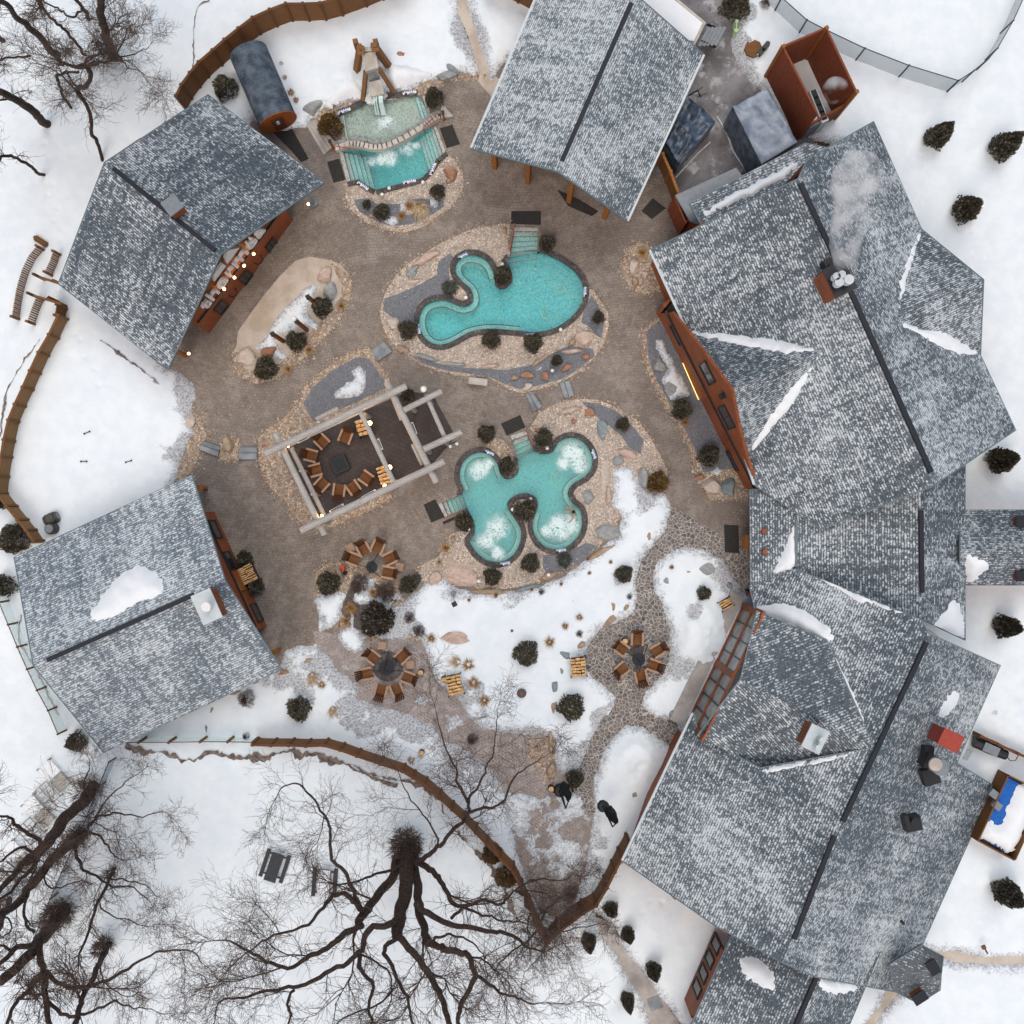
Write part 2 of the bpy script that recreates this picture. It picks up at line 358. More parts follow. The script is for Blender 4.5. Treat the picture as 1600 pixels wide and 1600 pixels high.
def m_rock(name, a, b, c3='8d8680'):
    t = NT(name, .85, .25); p = t.tc(); n = t.noise(t.mapv(p, (1, 2.6, 2)), 1.3, 7, .65, 1.2); k = t.noise(p, 5, 5, .7)
    c = t.mix(t.ss(n, .35, .65), lin(a), lin(b)); c = t.mix(t.ss(k, .52, .7) * .5, c, lin(c3)); c = t.mix(t.ss(t.noise(p, 2.2, 6, .8), .6, .72) * .6, c, lin('51473f'))
    t.col(c); t.bump(k, .5, .06); return t.mat
def m_pebbles():
    t = NT('border_pebbles', .85, .25); r = t.geo('Random Per Island')
    t.col(t.ramp(r, [(0, lin('6f6053')), (.2, lin('c8b296')), (.4, lin('a58a6d')), (.6, lin('d9cdbd')), (.8, lin('8f857b')), (1, lin('b98f72'))])); return t.mat
def m_wallwood():
    t = NT('cedar_siding', .6, .35); p = t.geo(); x, y, z = t.sep(p)
    n = t.noise(t.mapv(p, (3, 3, 14)), 1.2, 5, .6, .3); b = (z / .16).frac(); k = t.noise(p, .8, 4)
    c = t.mix(t.ss(n, .3, .7), lin('84462a'), lin('a65d33')); c = t.mix(t.ss(k, .4, .65) * .4, c, lin('6b3a24')); c = t.mix(t.ss(b, .9, .98) * .6, c, lin('3a1d12')); t.col(c); t.bump(b, .4, .02); return t.mat
def m_tile(name, a, b, dark, sc_=14.0):
    t = NT(name, .45, .4); p = t.geo(); x, y, z = t.sep(p); cell = t.comb((x * sc_).floor(), (y * sc_).floor(), (z * sc_).floor()); r = t.white(cell)
    c = t.mix(r, lin(a), lin(b)); r2 = t.white(t.comb((x * sc_).floor() + 31.0, (y * sc_).floor(), 3.0)); c = t.mix(t.ss(r2, .80, .9) * .8, c, lin(dark))
    c = t.mix(t.ss(t.noise(p, .5, 4), .4, .65) * .25, c, lin(b)); t.col(c); return t.mat
def m_water(name, tint, foamcol='dff2f2', milk=0.0):
    t = NT(name, .05, .5); nt = t.nt; p = t.geo(); out = [n for n in nt.nodes if n.type == 'OUTPUT_MATERIAL'][0]
    tr = t.n('ShaderNodeBsdfTransparent'); tr.inputs[0].default_value = tint
    gl = t.n('ShaderNodeBsdfGlossy'); gl.inputs['Roughness'].default_value = .08; gl.inputs[0].default_value = (1, 1, 1, 1)
    fr = t.n('ShaderNodeFresnel'); fr.inputs[0].default_value = 1.33
    bp = t.n('ShaderNodeBump'); bp.inputs['Strength'].default_value = .5; bp.inputs['Distance'].default_value = .05
    f = t.attr('foam'); wv = t.noise(p, 1.6, 4, .5, .8); t.set(bp.inputs['Height'], wv + t.noise(p, 5, 3) * f * 2.0)
    nt.links.new(bp.outputs[0], gl.inputs['Normal']); nt.links.new(bp.outputs[0], fr.inputs['Normal'])
    m1 = t.n('ShaderNodeMixShader'); nt.links.new(fr.outputs[0], m1.inputs[0]); nt.links.new(tr.outputs[0], m1.inputs[1]); nt.links.new(gl.outputs[0], m1.inputs[2])
    n1 = t.noise(p, 1.9, 3, .55, 1.6); n2 = t.noise(p, 4.2, 4, .6, 1.2)
    ridge = (1.0 - (n1 - .5).abs() * 7.0).mx(1.0 - (n2 - .5).abs() * 7.0).mx(0.0)
    soft = t.noise(p, 1.1, 4, .6, .8)
    fm = (t.ss(ridge * (f * .8 + .25) + (soft - .5) * 1.3 + f * .22 - .22, .0, 1.0) * t.ss(f, .0, .7) * .9).cl()
    df = t.n('ShaderNodeBsdfDiffuse'); df.inputs[0].default_value = lin(foamcol)
    m2 = t.n('ShaderNodeMixShader'); t.set(m2.inputs[0], fm); 
    if milk:
        dm = t.n('ShaderNodeBsdfDiffuse'); dm.inputs[0].default_value = lin('a8d8d0'); mm = t.n('ShaderNodeMixShader'); mm.inputs[0].default_value = milk; nt.links.new(m1.outputs[0], mm.inputs[1]); nt.links.new(dm.outputs[0], mm.inputs[2]); m1 = mm
    nt.links.new(m1.outputs[0], m2.inputs[1]); nt.links.new(df.outputs[0], m2.inputs[2])
    nt.links.new(m2.outputs[0], out.inputs[0]); return t.mat
def m_dark():  # darker brown brick pattern for the pergola floor
    t = NT('dark_pavers', .6, .4); p = t.geo(); br = t.n('ShaderNodeTexBrick'); t.set(br.inputs['Vector'], t.mapv(p, (1, 1, 1), .44))
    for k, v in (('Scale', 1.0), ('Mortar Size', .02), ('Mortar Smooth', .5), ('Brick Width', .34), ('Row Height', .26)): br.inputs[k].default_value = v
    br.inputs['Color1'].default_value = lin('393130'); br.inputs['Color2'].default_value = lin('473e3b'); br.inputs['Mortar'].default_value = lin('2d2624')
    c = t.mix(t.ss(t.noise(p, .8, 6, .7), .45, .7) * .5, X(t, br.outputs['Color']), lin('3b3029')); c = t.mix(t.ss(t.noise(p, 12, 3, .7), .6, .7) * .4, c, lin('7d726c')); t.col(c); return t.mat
def m_glass(name='glass_panel', tint=(.92, .98, .98, 1), a=.3):
    t = NT(name, .08, .5); nt = t.nt; out = [n for n in nt.nodes if n.type == 'OUTPUT_MATERIAL'][0]
    tr = t.n('ShaderNodeBsdfTransparent'); tr.inputs[0].default_value = tint; t.b.inputs['Base Color'].default_value = tint
    m1 = t.n('ShaderNodeMixShader'); m1.inputs[0].default_value = a; nt.links.new(tr.outputs[0], m1.inputs[1]); nt.links.new(t.b.outputs[0], m1.inputs[2]); nt.links.new(m1.outputs[0], out.inputs[0]); return t.mat
def m_chain():
    t = NT('chain_link', .5, .4); nt = t.nt; out = [n for n in nt.nodes if n.type == 'OUTPUT_MATERIAL'][0]; x, y, z = t.sep(t.tc('UV'))
    a = ((x + y) * 9.0).frac(); b = ((x - y) * 9.0).frac(); k = t.ss((a - .5).abs().mx((b - .5).abs()), .41, .44)
    tr = t.n('ShaderNodeBsdfTransparent'); t.b.inputs['Base Color'].default_value = lin('7d8a90'); m1 = t.n('ShaderNodeMixShader'); t.set(m1.inputs[0], k)
    nt.links.new(tr.outputs[0], m1.inputs[1]); nt.links.new(t.b.outputs[0], m1.inputs[2]); nt.links.new(m1.outputs[0], out.inputs[0]); return t.mat
def m_emit(name, hexc, s):
    t = NT(name); t.b.inputs['Base Color'].default_value = lin(hexc); t.b.inputs['Emission Color'].default_value = lin(hexc); t.b.inputs['Emission Strength'].default_value = s; return t.mat
def m_steam():
    m = bpy.data.materials.new('steam'); m.use_nodes = True; nt = m.node_tree; nt.nodes.remove(nt.nodes['Principled BSDF']); out = nt.nodes['Material Output']
    v = nt.nodes.new('ShaderNodeVolumePrincipled'); v.inputs['Color'].default_value = (.95, .95, .95, 1); v.inputs['Anisotropy'].default_value = .1
    n = nt.nodes.new('ShaderNodeTexNoise'); n.inputs['Scale'].default_value = .9; n.inputs['Detail'].default_value = 4; g = nt.nodes.new('ShaderNodeNewGeometry'); nt.links.new(g.outputs['Position'], n.inputs['Vector'])
    r = nt.nodes.new('ShaderNodeMapRange'); r.inputs[1].default_value = .46; r.inputs[2].default_value = .72; r.inputs[3].default_value = 0; r.inputs[4].default_value = 1.7; nt.links.new(n.outputs[0], r.inputs[0]); nt.links.new(r.outputs[0], v.inputs['Density']); nt.links.new(v.outputs[0], out.inputs['Volume']); return m
def m_foliage(name, a, b, c3):
    t = NT(name, .7, .25); r = t.geo('Random Per Island'); p = t.tc(); n = t.noise(p, 5, 3)
    c = t.ramp(r, [(0, lin(a)), (.55, lin(b)), (.95, lin(c3)), (.97, lin('bfc3bf' if 'ever' in name else c3))]); c = t.mix(t.ss(n, .4, .6) * .5, c, lin(a)); t.col(c); return t.mat
M = dict(
 snow=m_snow(), drift=m_driftsnow(), paver=m_paver(), pink=m_pinkpave(), flag=m_flag(), sand=m_sand(), conc=m_concrete(), yard=m_yard(),
 gravel=m_gravel('cream_gravel', ['dccdb9', 'ece0cf', 'd3bfab', 'c9b9ac', 'ead9ca', 'b7aea6'], 8), gravel2=m_gravel('mixed_gravel', ['b5a28e', 'ddd0bd', 'c4ad93', '9d928b', 'd6c3aa', 'a98069'], 7.0),
 slate=m_gravel('slate_chips', ['878b92', '979ba2', '7d8189', 'a5a9ae'], 13, '62666d'), soil=plain('soil', '4d4038', .9, .4),
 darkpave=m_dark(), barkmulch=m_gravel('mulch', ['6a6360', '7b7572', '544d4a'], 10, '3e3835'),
 ceds=m_wallwood(), dark=plain('dark_metal', '24262a', .45, .2, 8, .4), black=plain('black_fabric', '15151a', .8, .3), glassd=plain('dark_glass', '39332f', .12, .3, 3, .6),
 fascia=plain('dark_fascia', '3b444b', .5, .2), vent=plain('ridge_vent', '262a31', .6, .2), greymet=plain('grey_metal', '7f878d', .45, .15, 4, .4), palemet=plain('pale_metal', 'c3cdd0', .4, .1, 4, .5),
 logw=wood('weathered_log', 'a5a19c', 'cbc7c1', 1, .85), fence=wood('fence_wood', '6e4a2c', '8c6239', 1, .8, 'x'), fence2=wood('fence_wood_brown', '5f3b22', '7d5330', 1, .8, 'x'), dock=wood('slat_wood', '8a6a4c', 'ad8a66', 1, .85), 
 amber=wood('timber', '8a5428', 'ad763c', 1, .7), chairw=wood('chair_wood', '6d4527', '8e6038', 2, .75), charm=wood('chair_arm_wood', 'a38168', 'c2a48c', 2, .8), firew=plain('split_firewood', 'e6c594', .85, .35, 7, hex2='b98850'),
 mat=plain('rubber_mat', '3a3836', .9, .3, 12), stepst=m_concrete('step_stone', '70767b', '969c9f'), paleconc=m_concrete('pale_stone', 'aaa398', 'c9c3b9'), cop=m_gravel('coping_stone', ['4d4a4b', '5c5857', '65605d'], 4.5, '35322f'),
 tile=m_tile('pool_tile', '5fd3d6', '45c0c7', '2f93a0'), ledge=m_tile('ledge_tile', 'a5dbd7', '8fcdca', '6aa5a5'), step=m_tile('step_tile', 'a9d0cd', '95c2c0', '77a09f'), stepd=m_tile('dry_step_tile', 'bdbdb6', 'a9aaa5', '7d7d79'), nose=plain('nosing', '2c4a50', .5), tilep=m_tile('plunge_tile', 'b3bcb5', '9aa8a0', '76827c'), tiled=m_tile('deep_tile', '40d2d4', '2bbcc2', '2198a2'),
 water=m_water('pool_water', (.90, .98, .98, 1), milk=.14), water3=m_water('bubbling_pool_water', (.9, .98, .97, 1), 'e2f2f0', .3), waterp=m_water('plunge_water', (.92, .97, .95, 1)), glass=m_glass(), chain=m_chain(), white=plain('white_paint', 'e6e6e4', .5, .06), signw=plain('sign_white', 'eceae4', .4, .04),
 bulb=m_emit('bulb', 'ffc37a', 14), led=m_emit('led', 'ffd27a', 1.6), steam=m_steam(), bark=plain('bark', '4c3e37', .95, .4, 9, hex2='2f2622'), twig=plain('twig', '5d4d45', .95, .3, 9), 
 ever=m_foliage('evergreen', '4c493e', '736d5b', '9a937c'), ever2=m_foliage('dark_evergreen', '453e3a', '63594f', '7d7268'), everg=m_foliage('greygreen', '4a4f48', '6a6f66', '868a80'), brownf=m_foliage('brown_cedar', '6a5230', '8c7145', 'a58c5c'), heath=m_foliage('bare_heath', '4e3f3a', '6a5a53', '857469'),
 grass=m_foliage('dry_grass', '8a6434', 'b18c55', 'd0b384'), grass2=m_foliage('pale_grass', 'a58a62', 'c9b492', 'ddceb4'), tarp=plain('blue_grey_tarp', '6a7686', .35, .3, 1.3, .5, 0, '8d98a6'), tarpd=plain('dark_tarp', '2e3a48', .3, .3, 2, .5, 0, '56667a'), corr=plain('corrugated_metal', '3d4955', .7, .25, 1.6, .25, 0, '63707c'), 
 red=plain('red_paint', 'c8402a', .5, .1), rust=plain('rust_red_metal', 'a5473a', .5, .15), blue=plain('blue_tarp', '1f63b8', .4, .2), skin=plain('skin', 'c79a80', .55, .1, 20), hair=plain('hair', '2d211b', .7, .2, 30),
 palegl=plain('pale_window_glass', '9fb0ae', .3, .5, 1.6, .5, 0, '7f7d7f'), navyw=plain('charcoal_boards','3a4048',.6,.3,5), chairb=wood('chair_back_wood','4a2d1a','6b4426',2,.8), dockf=wood('slat_fence_wood','80603f','a3825a',1,.85), ceds2=wood('barrel_wood','8a4a22','b0662f',1,.6), ceds3=wood('rust_boards','7a3f26','99563a',1,.8,'z'), chairw2=wood('chute_timber','7a5633','9c7550',1,.85), fallw=plain('white_water','d4ecea',.2,.1), rustw=wood('post_wood','6e3f22','8a5530',1,.8), greyw=wood('grey_barrel_wood','4c4a48','6d6a66',1,.8), greygreen=plain('green_grey_metal','7fa093',.4,.1), earth=plain('bare_earth', '8f837c', .95, .35, 3, hex2='5f554f'), ash=plain('ash', '6f6a68', .95, .4, 5, hex2='4c4745'), peb=m_pebbles(), navy=plain('dark_blue_paint', '2a3a5a', .5, .1), lime=plain('pale_green_paint', 'b4d8a0', .5, .1), glow=plain('frosted_globe', 'eef0ea', .3, .04), lamp_pale=plain('snow_capped_lamp', 'd8dadb', .5, .1))
RK = [m_rock('rock_pink', 'b59c8c', 'cdbbae'), m_rock('rock_grey', '8b8f8f', 'a8aba8', '70767a'), m_rock('rock_tan', '94806a', 'b5a28c'), m_rock('rock_pale', 'b9ab9c', 'd2c8bc'), m_rock('rock_rust', '956a50', 'ad8a72'), m_rock('rock_slate', '7a868a', '95a0a1', '5f6a6e')]
SH = [m_shingle('shingles_a', .42, 0.0), m_shingle('shingles_b', .62, 1.0, '49555c', '5d6a72', dust=.4), m_shingle('shingles_c', .5, 2.0), m_shingle('shingles_d', .5, 3.0), m_shingle('shingles_e', .55, 4.0, '52606b', '65737f', dust=.5), m_shingle('shingles_f', .25, 5.0, '4e5459', '60666b'), m_shingle('shingles_g', .6, 6.0, '3b464f', '4e5a64')]
# ---------------- setting: pools' outlines first (holes in the ground) ----------------
zA = lambda pts: Zm(380, 0, S4, pts); zB = lambda pts: Zm(580, 330, S4, pts); zC = lambda pts: Zm(620, 620, S4, pts)
zD = lambda pts: Zm(280, 350, S4, pts); zE = lambda pts: Zm(0, 350, S4, pts); zG = lambda pts: Zm(900, 350, S4, pts); zJ = lambda pts: Zm(300, 700, S4, pts)
zK = lambda pts: Zm(840, 800, S4, pts); zL = lambda pts: Zm(460, 860, S4, pts); zN = lambda pts: Zm(1000, 0, S4, pts); zQ = lambda pts: Zm(740, 1100, S5, pts); zR = lambda pts: Zm(1180, 1300, S4, pts)
P2b = zB([(1000, 252), (1060, 268), (1130, 300), (1200, 350), (1242, 400), (1263, 455), (1262, 515), (1235, 580), (1180, 640), (1110, 688), (1040, 712), (960, 720), (880, 712), (800, 705), (720, 700), (650, 705), (580, 722), (520, 755), (460, 785), (400, 795), (345, 775), (305, 730), (287, 670), (292, 610), (322, 562), (370, 537), (430, 530), (480, 545), (530, 565), (570, 563), (600, 543), (608, 505), (590, 460), (548, 422), (512, 380), (501, 335), (520, 290), (570, 264), (630, 266), (680, 290), (715, 335), (732, 390), (738, 440), (770, 465), (808, 455), (838, 420), (840, 375), (824, 330), (819, 285)])
P3b = zC([(818, 325), (852, 341), (900, 340), (938, 318), (962, 272), (1010, 247), (1060, 245), (1110, 270), (1150, 320), (1166, 380), (1155, 430), (1120, 475), (1062, 508), (1026, 545), (1020, 590), (1048, 635), (1088, 670), (1104, 720), (1098, 790), (1066, 850), (1010, 893), (950, 908), (890, 895), (842, 855), (814, 800), (812, 745), (828, 690), (840, 645), (830, 602), (790, 577), (730, 577), (682, 602), (657, 632), (667, 675), (702, 728), (734, 780), (740, 840), (716, 910), (670, 962), (610, 984), (540, 974), (482, 935), (445, 885), (433, 856), (458, 828), (465, 780), (452, 725), (418, 662), (388, 582), (402, 552), (378, 500), (376, 440), (400, 382), (450, 342), (510, 332), (560, 352), (598, 400), (612, 450), (640, 488), (680, 488), (715, 462), (728, 420), (722, 372)])
P2w = catmull(w2(P2b), 3); P3w = catmull(w2(P3b), 2)
ST2 = w2(zB([(855, 95), (992, 100), (990, 262), (820, 285)])); ST3n = w2(zC([(678, 232), (768, 203), (818, 330), (722, 376)])); ST3w = w2(zC([(248, 640), (386, 580), (420, 662), (283, 722)]))
PU = w2(zA([(570, 690), (640, 665), (700, 635), (760, 605), (850, 590), (940, 580), (1040, 570), (1085, 640), (1118, 700), (1060, 760), (960, 835), (860, 870), (780, 875), (700, 862), (625, 862)]))
PL = w2(zA([(575, 905), (700, 880), (780, 893), (860, 888), (960, 850), (1060, 790), (1150, 752), (1205, 905), (1150, 950), (1110, 1015), (1060, 1062), (950, 1092), (870, 1112), (790, 1132), (735, 1105), (690, 1070), (618, 1085)]))
HOLES = [offset(P2w, .12), offset(P3w, .12), PU, PL, ST2, ST3n, ST3w]
BIG = [(-260, -260), (260, -260), (260, 260), (-260, 260)]
sheet('ground', BIG, -.06, M['soil'], HOLES)
COURT = w2([(150, 330), (330, 150), (420, 175), (470, 150), (560, 120), (700, 100), (760, 90), (810, 60), (1000, 40), (1240, 200), (1260, 330), (1400, 560), (1250, 800), (1175, 925), (1150, 905), (1115, 865), (1060, 868), (1010, 900), (960, 960), (700, 1000), (560, 1000), (500, 1006), (440, 1060), (180, 1020), (150, 800), (240, 740), (300, 640), (240, 560)])
sheet('courtyard_pavement', COURT, 0, M['paver'], HOLES)
sheet('yard', w2([(1010, -40), (1150, -60), (1200, 120), (1300, 260), (1230, 300), (1075, 330), (1012, 260), (990, 100)]), .004, M['yard'])
sheet('sand_path', w2([(709, -40), (728, -10), (745, 50), (756, 85), (772, 118), (820, 150), (780, 165), (745, 125), (742, 95), (733, 60), (716, 20), (700, -30)]), .008, M['sand'])
sheet('path', w2(zQ([(600, 1060), (680, 1090), (740, 1195), (850, 1345), (940, 1470), (1060, 1640), (900, 1640), (850, 1500), (770, 1370), (700, 1250), (630, 1150)])), .004, M['conc'])
sheet('path', w2([(1420, 1470), (1470, 1483), (1530, 1491), (1640, 1492), (1640, 1512), (1540, 1510), (1470, 1502), (1420, 1500)]), .004, M['sand'])
sheet('path', w2([(1385, 1540), (1408, 1552), (1385, 1580), (1360, 1620), (1335, 1620), (1372, 1575)]), .004, M['sand'])
PINK = w2([(488, 985), (520, 990), (560, 1000), (600, 975), (650, 985), (680, 1050), (730, 1095), (800, 1140), (850, 1145), (880, 1200), (900, 1255), (928, 1262), (935, 1300), (925, 1370), (880, 1440), (830, 1410), (790, 1290), (700, 1190), (600, 1120), (540, 1095), (500, 1030)])
sheet('reddish_pavement', PINK, .008, M['pink'])
FLAG = w2([(1050, 790), (1085, 812), (1130, 838), (1165, 850), (1180, 915), (1150, 925), (1120, 885), (1075, 862), (1060, 900), (1070, 1000), (1060, 1060), (1030, 1090), (1080, 1120), (1080, 1170), (990, 1160), (960, 1190), (940, 1270), (900, 1268), (893, 1200), (930, 1120), (900, 1060), (900, 1010), (960, 960), (985, 900), (1010, 840)])
sheet('flagstone_path', FLAG, .012, M['flag'])
bed_w = w2(zA([(610, 1080), (660, 1070), (760, 1120), (900, 1060), (1060, 1000), (1130, 930), (1200, 890), (1270, 970), (1310, 1050), (1310, 1120), (1260, 1210), (1170, 1280), (1080, 1350), (960, 1385), (850, 1370), (740, 1330), (650, 1260), (610, 1180)]))
sheet('gravel_bed', bed_w, .02, M['gravel'], [PL])
sheet('slate_bed', w2(zA([(660, 1190), (740, 1180), (800, 1215), (920, 1215), (1040, 1180), (1190, 1195), (1195, 1230), (1130, 1275), (1000, 1335), (880, 1348), (780, 1310), (690, 1260)])), .03, M['slate'])
sheet('gravel_bed', w2(zA([(400, 720), (480, 655), (560, 610), (700, 575), (730, 600), (640, 650), (570, 690), (480, 700), (420, 740)])), .02, M['gravel2'])
sheet('gravel_bed', w2(zA([(850, 560), (880, 530), (1000, 495), (1140, 465), (1200, 470), (1190, 520), (1080, 560), (1000, 575), (860, 600)])), .02, M['gravel2'])
bed_b = w2(zB([(50, 600), (70, 530), (100, 450), (160, 370), (230, 300), (330, 240), (450, 170), (560, 120), (680, 90), (800, 75), (825, 80), (812, 180), (850, 330), (1000, 330), (1150, 380), (1250, 445), (1320, 470), (1370, 540), (1410, 600), (1415, 680), (1390, 780), (1330, 870), (1250, 950), (1150, 1010), (1000, 1060), (900, 1085), (830, 1065), (750, 1020), (690, 985), (560, 985), (440, 960), (320, 925), (200, 850), (120, 780), (70, 700)]))
sheet('gravel_bed', bed_b, .02, M['gravel'], [HOLES[0], ST2])
for q in ([(70, 590), (80, 520), (170, 490), (300, 430), (390, 380), (400, 300), (470, 250), (500, 290), (460, 340), (470, 440), (500, 480), (400, 500), (300, 530), (260, 590), (250, 660), (180, 670), (110, 620)],
          [(210, 850), (330, 885), (460, 925), (600, 935), (800, 945), (950, 915), (1100, 835), (1170, 800), (1320, 820), (1330, 860), (1240, 940), (1130, 1000), (990, 1040), (880, 1060), (800, 1030), (700, 985), (560, 965), (430, 945), (300, 905)],
          [(1310, 500), (1350, 560), (1390, 650), (1370, 760), (1320, 720), (1310, 700), (1250, 660), (1260, 610), (1280, 560)]):
    sheet('slate_bed', w2(zB(q)), .03, M['slate'])
bed_s = w2(zD([(340, 730), (350, 640), (420, 540), (500, 430), (600, 310), (690, 220), (780, 195), (900, 215), (960, 240), (1010, 300), (1030, 380), (1010, 470), (960, 560), (880, 660), (790, 760), (680, 850), (560, 930), (450, 950), (360, 910), (320, 840), (315, 770)]))
sheet('sand_bed', bed_s, .02, M['sand'])
sheet('gravel_bed', w2(zD([(920, 240), (1010, 300), (1030, 380), (1010, 470), (960, 560), (880, 660), (790, 760), (680, 850), (560, 930), (450, 950), (360, 910), (320, 840), (315, 770), (350, 760), (390, 860), (480, 880), (600, 830), (720, 720), (790, 630), (890, 530), (960, 440), (970, 360), (930, 290)])), .03, M['gravel2'])
bed_p = w2([(405, 710), (403, 685), (425, 665), (450, 648), (469, 625), (474, 607), (495, 586), (524, 565), (555, 547), (579, 545), (592, 568), (605, 589), (615, 605), (560, 640), (450, 690), (440, 715), (480, 790), (505, 830), (498, 828), (478, 823), (460, 807), (442, 781), (423, 763), (410, 742), (404, 720)])
sheet('gravel_bed', bed_p, .02, M['gravel2'])
sheet('slate_bed', w2(zD([(740, 1070), (790, 980), (900, 880), (1050, 795), (1130, 800), (1200, 900), (1245, 970), (1010, 1080), (800, 1180)])), .03, M['slate'])
sheet('gravel_bed', w2(zJ([(770, 480), (800, 485), (930, 425), (1080, 362), (1190, 295), (1180, 260), (1000, 330), (760, 440)])), .02, M['gravel2'])
bed_c = w2(zC([(790, 190), (850, 90), (950, 40), (1080, 10), (1200, 20), (1330, 70), (1430, 140), (1500, 230), (1560, 330), (1610, 440), (1600, 560), (1430, 560), (1290, 600), (1330, 720), (1200, 900), (1060, 1010), (860, 1070), (850, 1115), (700, 1135), (500, 1165), (420, 1080), (350, 1130), (170, 1120), (110, 1020), (250, 950), (320, 820), (380, 800), (450, 800), (560, 640), (650, 540), (900, 520), (1000, 400), (1080, 330), (930, 280), (850, 260)]))
sheet('gravel_bed', bed_c, .02, M['gravel'], [HOLES[1], ST3n])
sheet('gravel_bed', w2(zC([(530, 290), (590, 240), (640, 262), (720, 372), (740, 440), (700, 500), (640, 500), (600, 420), (560, 340)])), .024, M['gravel2'], [HOLES[1], ST3n])
sheet('slate_bed', w2(zC([(1100, 30), (1190, 40), (1300, 80), (1400, 170), (1470, 260), (1450, 340), (1380, 300), (1330, 220), (1200, 130)])), .03, M['slate'])
sheet('slate_bed', w2(zC([(870, 945), (1000, 930), (1130, 870), (1200, 890), (1150, 960), (1050, 1010), (900, 1060), (870, 1020)])), .03, M['slate'])
sheet('gravel_bed', w2(zC([(330, 810), (400, 830), (440, 800), (470, 900), (560, 1000), (640, 1000), (500, 1060), (380, 900)])), .027, M['gravel'], [HOLES[1]])
bed_h = w2(zG([(400, 700), (390, 650), (430, 600), (490, 560), (600, 600), (760, 1000), (900, 1270), (1000, 1480), (1060, 1640), (800, 1640), (720, 1500), (660, 1300), (560, 1130), (450, 940), (400, 800)]))
sheet('gravel_bed', bed_h, .02, M['gravel2'])
sheet('slate_bed', w2(zG([(425, 700), (415, 650), (450, 610), (490, 585), (600, 620), (760, 1000), (900, 1270), (960, 1450), (760, 1480), (690, 1300), (590, 1120), (480, 930), (430, 800)])), .03, M['slate'])
bed_n = w2(zG([(275, 230), (300, 150), (370, 110), (450, 130), (500, 230), (540, 350), (480, 400), (400, 420), (330, 390), (280, 310)]))
sheet('gravel_bed', bed_n, .02, M['gravel2'])
sheet('gravel_bed', w2(zJ([(740, 740), (800, 690), (900, 680), (1000, 720), (1200, 800), (1240, 870), (1300, 940), (1200, 1000), (900, 1100), (780, 1000), (720, 880)])), .02, M['gravel2'])
sheet('mulch_bed', w2(zJ([(950, 800), (1050, 780), (1180, 850), (1240, 920), (1180, 1080), (960, 1080), (880, 960)])), .03, M['barkmulch'])
sheet('gravel_bed', w2(zJ([(1060, 1110), (1150, 1085), (1280, 1090), (1380, 1130), (1370, 1165), (1250, 1130), (1130, 1135), (1070, 1165)])), .03, M['gravel2'])
sheet('gravel_bed', w2(zE([(1080, 1080), (1200, 1150), (1230, 1260), (1190, 1370), (1140, 1480), (1020, 1560), (1000, 1500), (1060, 1440), (1110, 1350), (1100, 1240), (1090, 1150)])), .02, M['gravel2'])
bed_i = w2(zE([(1310, 1400), (1315, 1320), (1365, 1265), (1415, 1290), (1425, 1390), (1360, 1408)])); sheet('gravel_bed', bed_i, .02, M['gravel2'])
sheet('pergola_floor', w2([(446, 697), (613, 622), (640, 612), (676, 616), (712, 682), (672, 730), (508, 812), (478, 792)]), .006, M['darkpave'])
sheet('gravel_bed', w2(zQ([(380, 160), (410, 180), (400, 300), (370, 390), (330, 330), (270, 260), (300, 180)])), .022, M['gravel2'])
# ---------------- snow: one height field with ragged melting edges ----------------
main = [(230, 540), (262, 575), (285, 586), (302, 600), (305, 622), (298, 641), (303, 675), (290, 702), (280, 725), (268, 757), (290, 830), (350, 930), (400, 1000), (437, 1042), (447, 1018), (468, 1011), (494, 1008), (515, 1030), (534, 1062), (549, 1085), (578, 1099), (602, 1109), (623, 1110), (650, 1120), (672, 1140), (695, 1158), (722, 1170), (749, 1188), (775, 1214), (793, 1254), (800, 1300), (812, 1344), (824, 1385), (845, 1430), (870, 1430), (900, 1400), (915, 1360), (924, 1310), (927, 1270), (927, 1225), (940, 1178), (959, 1150), (980, 1134), (1005, 1137), (1030, 1156), (1050, 1166), (1062, 1148), (1054, 1128), (1024, 1120), (1002, 1102), (1008, 1083), (1029, 1062), (1046, 1031), (1047, 984), (1037, 955), (1024, 926), (1021, 894), (1029, 876), (1050, 863), (1068, 856), (1102, 860), (1129, 876), (1147, 905), (1160, 925), (1230, 930), (1250, 800), (1210, 600), (1300, 420), (1330, 230), (1240, 205), (1190, 143), (1168, 126), (1150, 97), (1142, 63), (1148, 48), (1132, -30), (1040, -60), (1010, 20), (800, 90), (770, 122), (752, 122), (719, 113), (692, 123), (677, 126), (642, 139), (611, 142), (590, 160), (569, 155), (548, 157), (522, 168), (506, 170), (490, 184), (478, 200), (440, 205), (395, 190), (300, 270), (200, 450)]
bare = [main, [(712, -30), (728, -10), (743, 50), (754, 85), (768, 125), (747, 125), (742, 95), (733, 60), (716, 20)],
 zQ([(600, 1040), (680, 1095), (740, 1200), (845, 1340), (940, 1470), (1060, 1640), (900, 1640), (855, 1500), (770, 1370), (700, 1250), (640, 1150)]),
 [(1420, 1474), (1470, 1487), (1530, 1495), (1640, 1496), (1640, 1509), (1540, 1507), (1470, 1499), (1420, 1498)], [(1390, 1545), (1405, 1552), (1380, 1580), (1355, 1620), (1339, 1620), (1375, 1575)],
 zC([(1268, 580), (1300, 555), (1350, 555), (1385, 590), (1388, 640), (1350, 685), (1290, 695), (1260, 660)])]
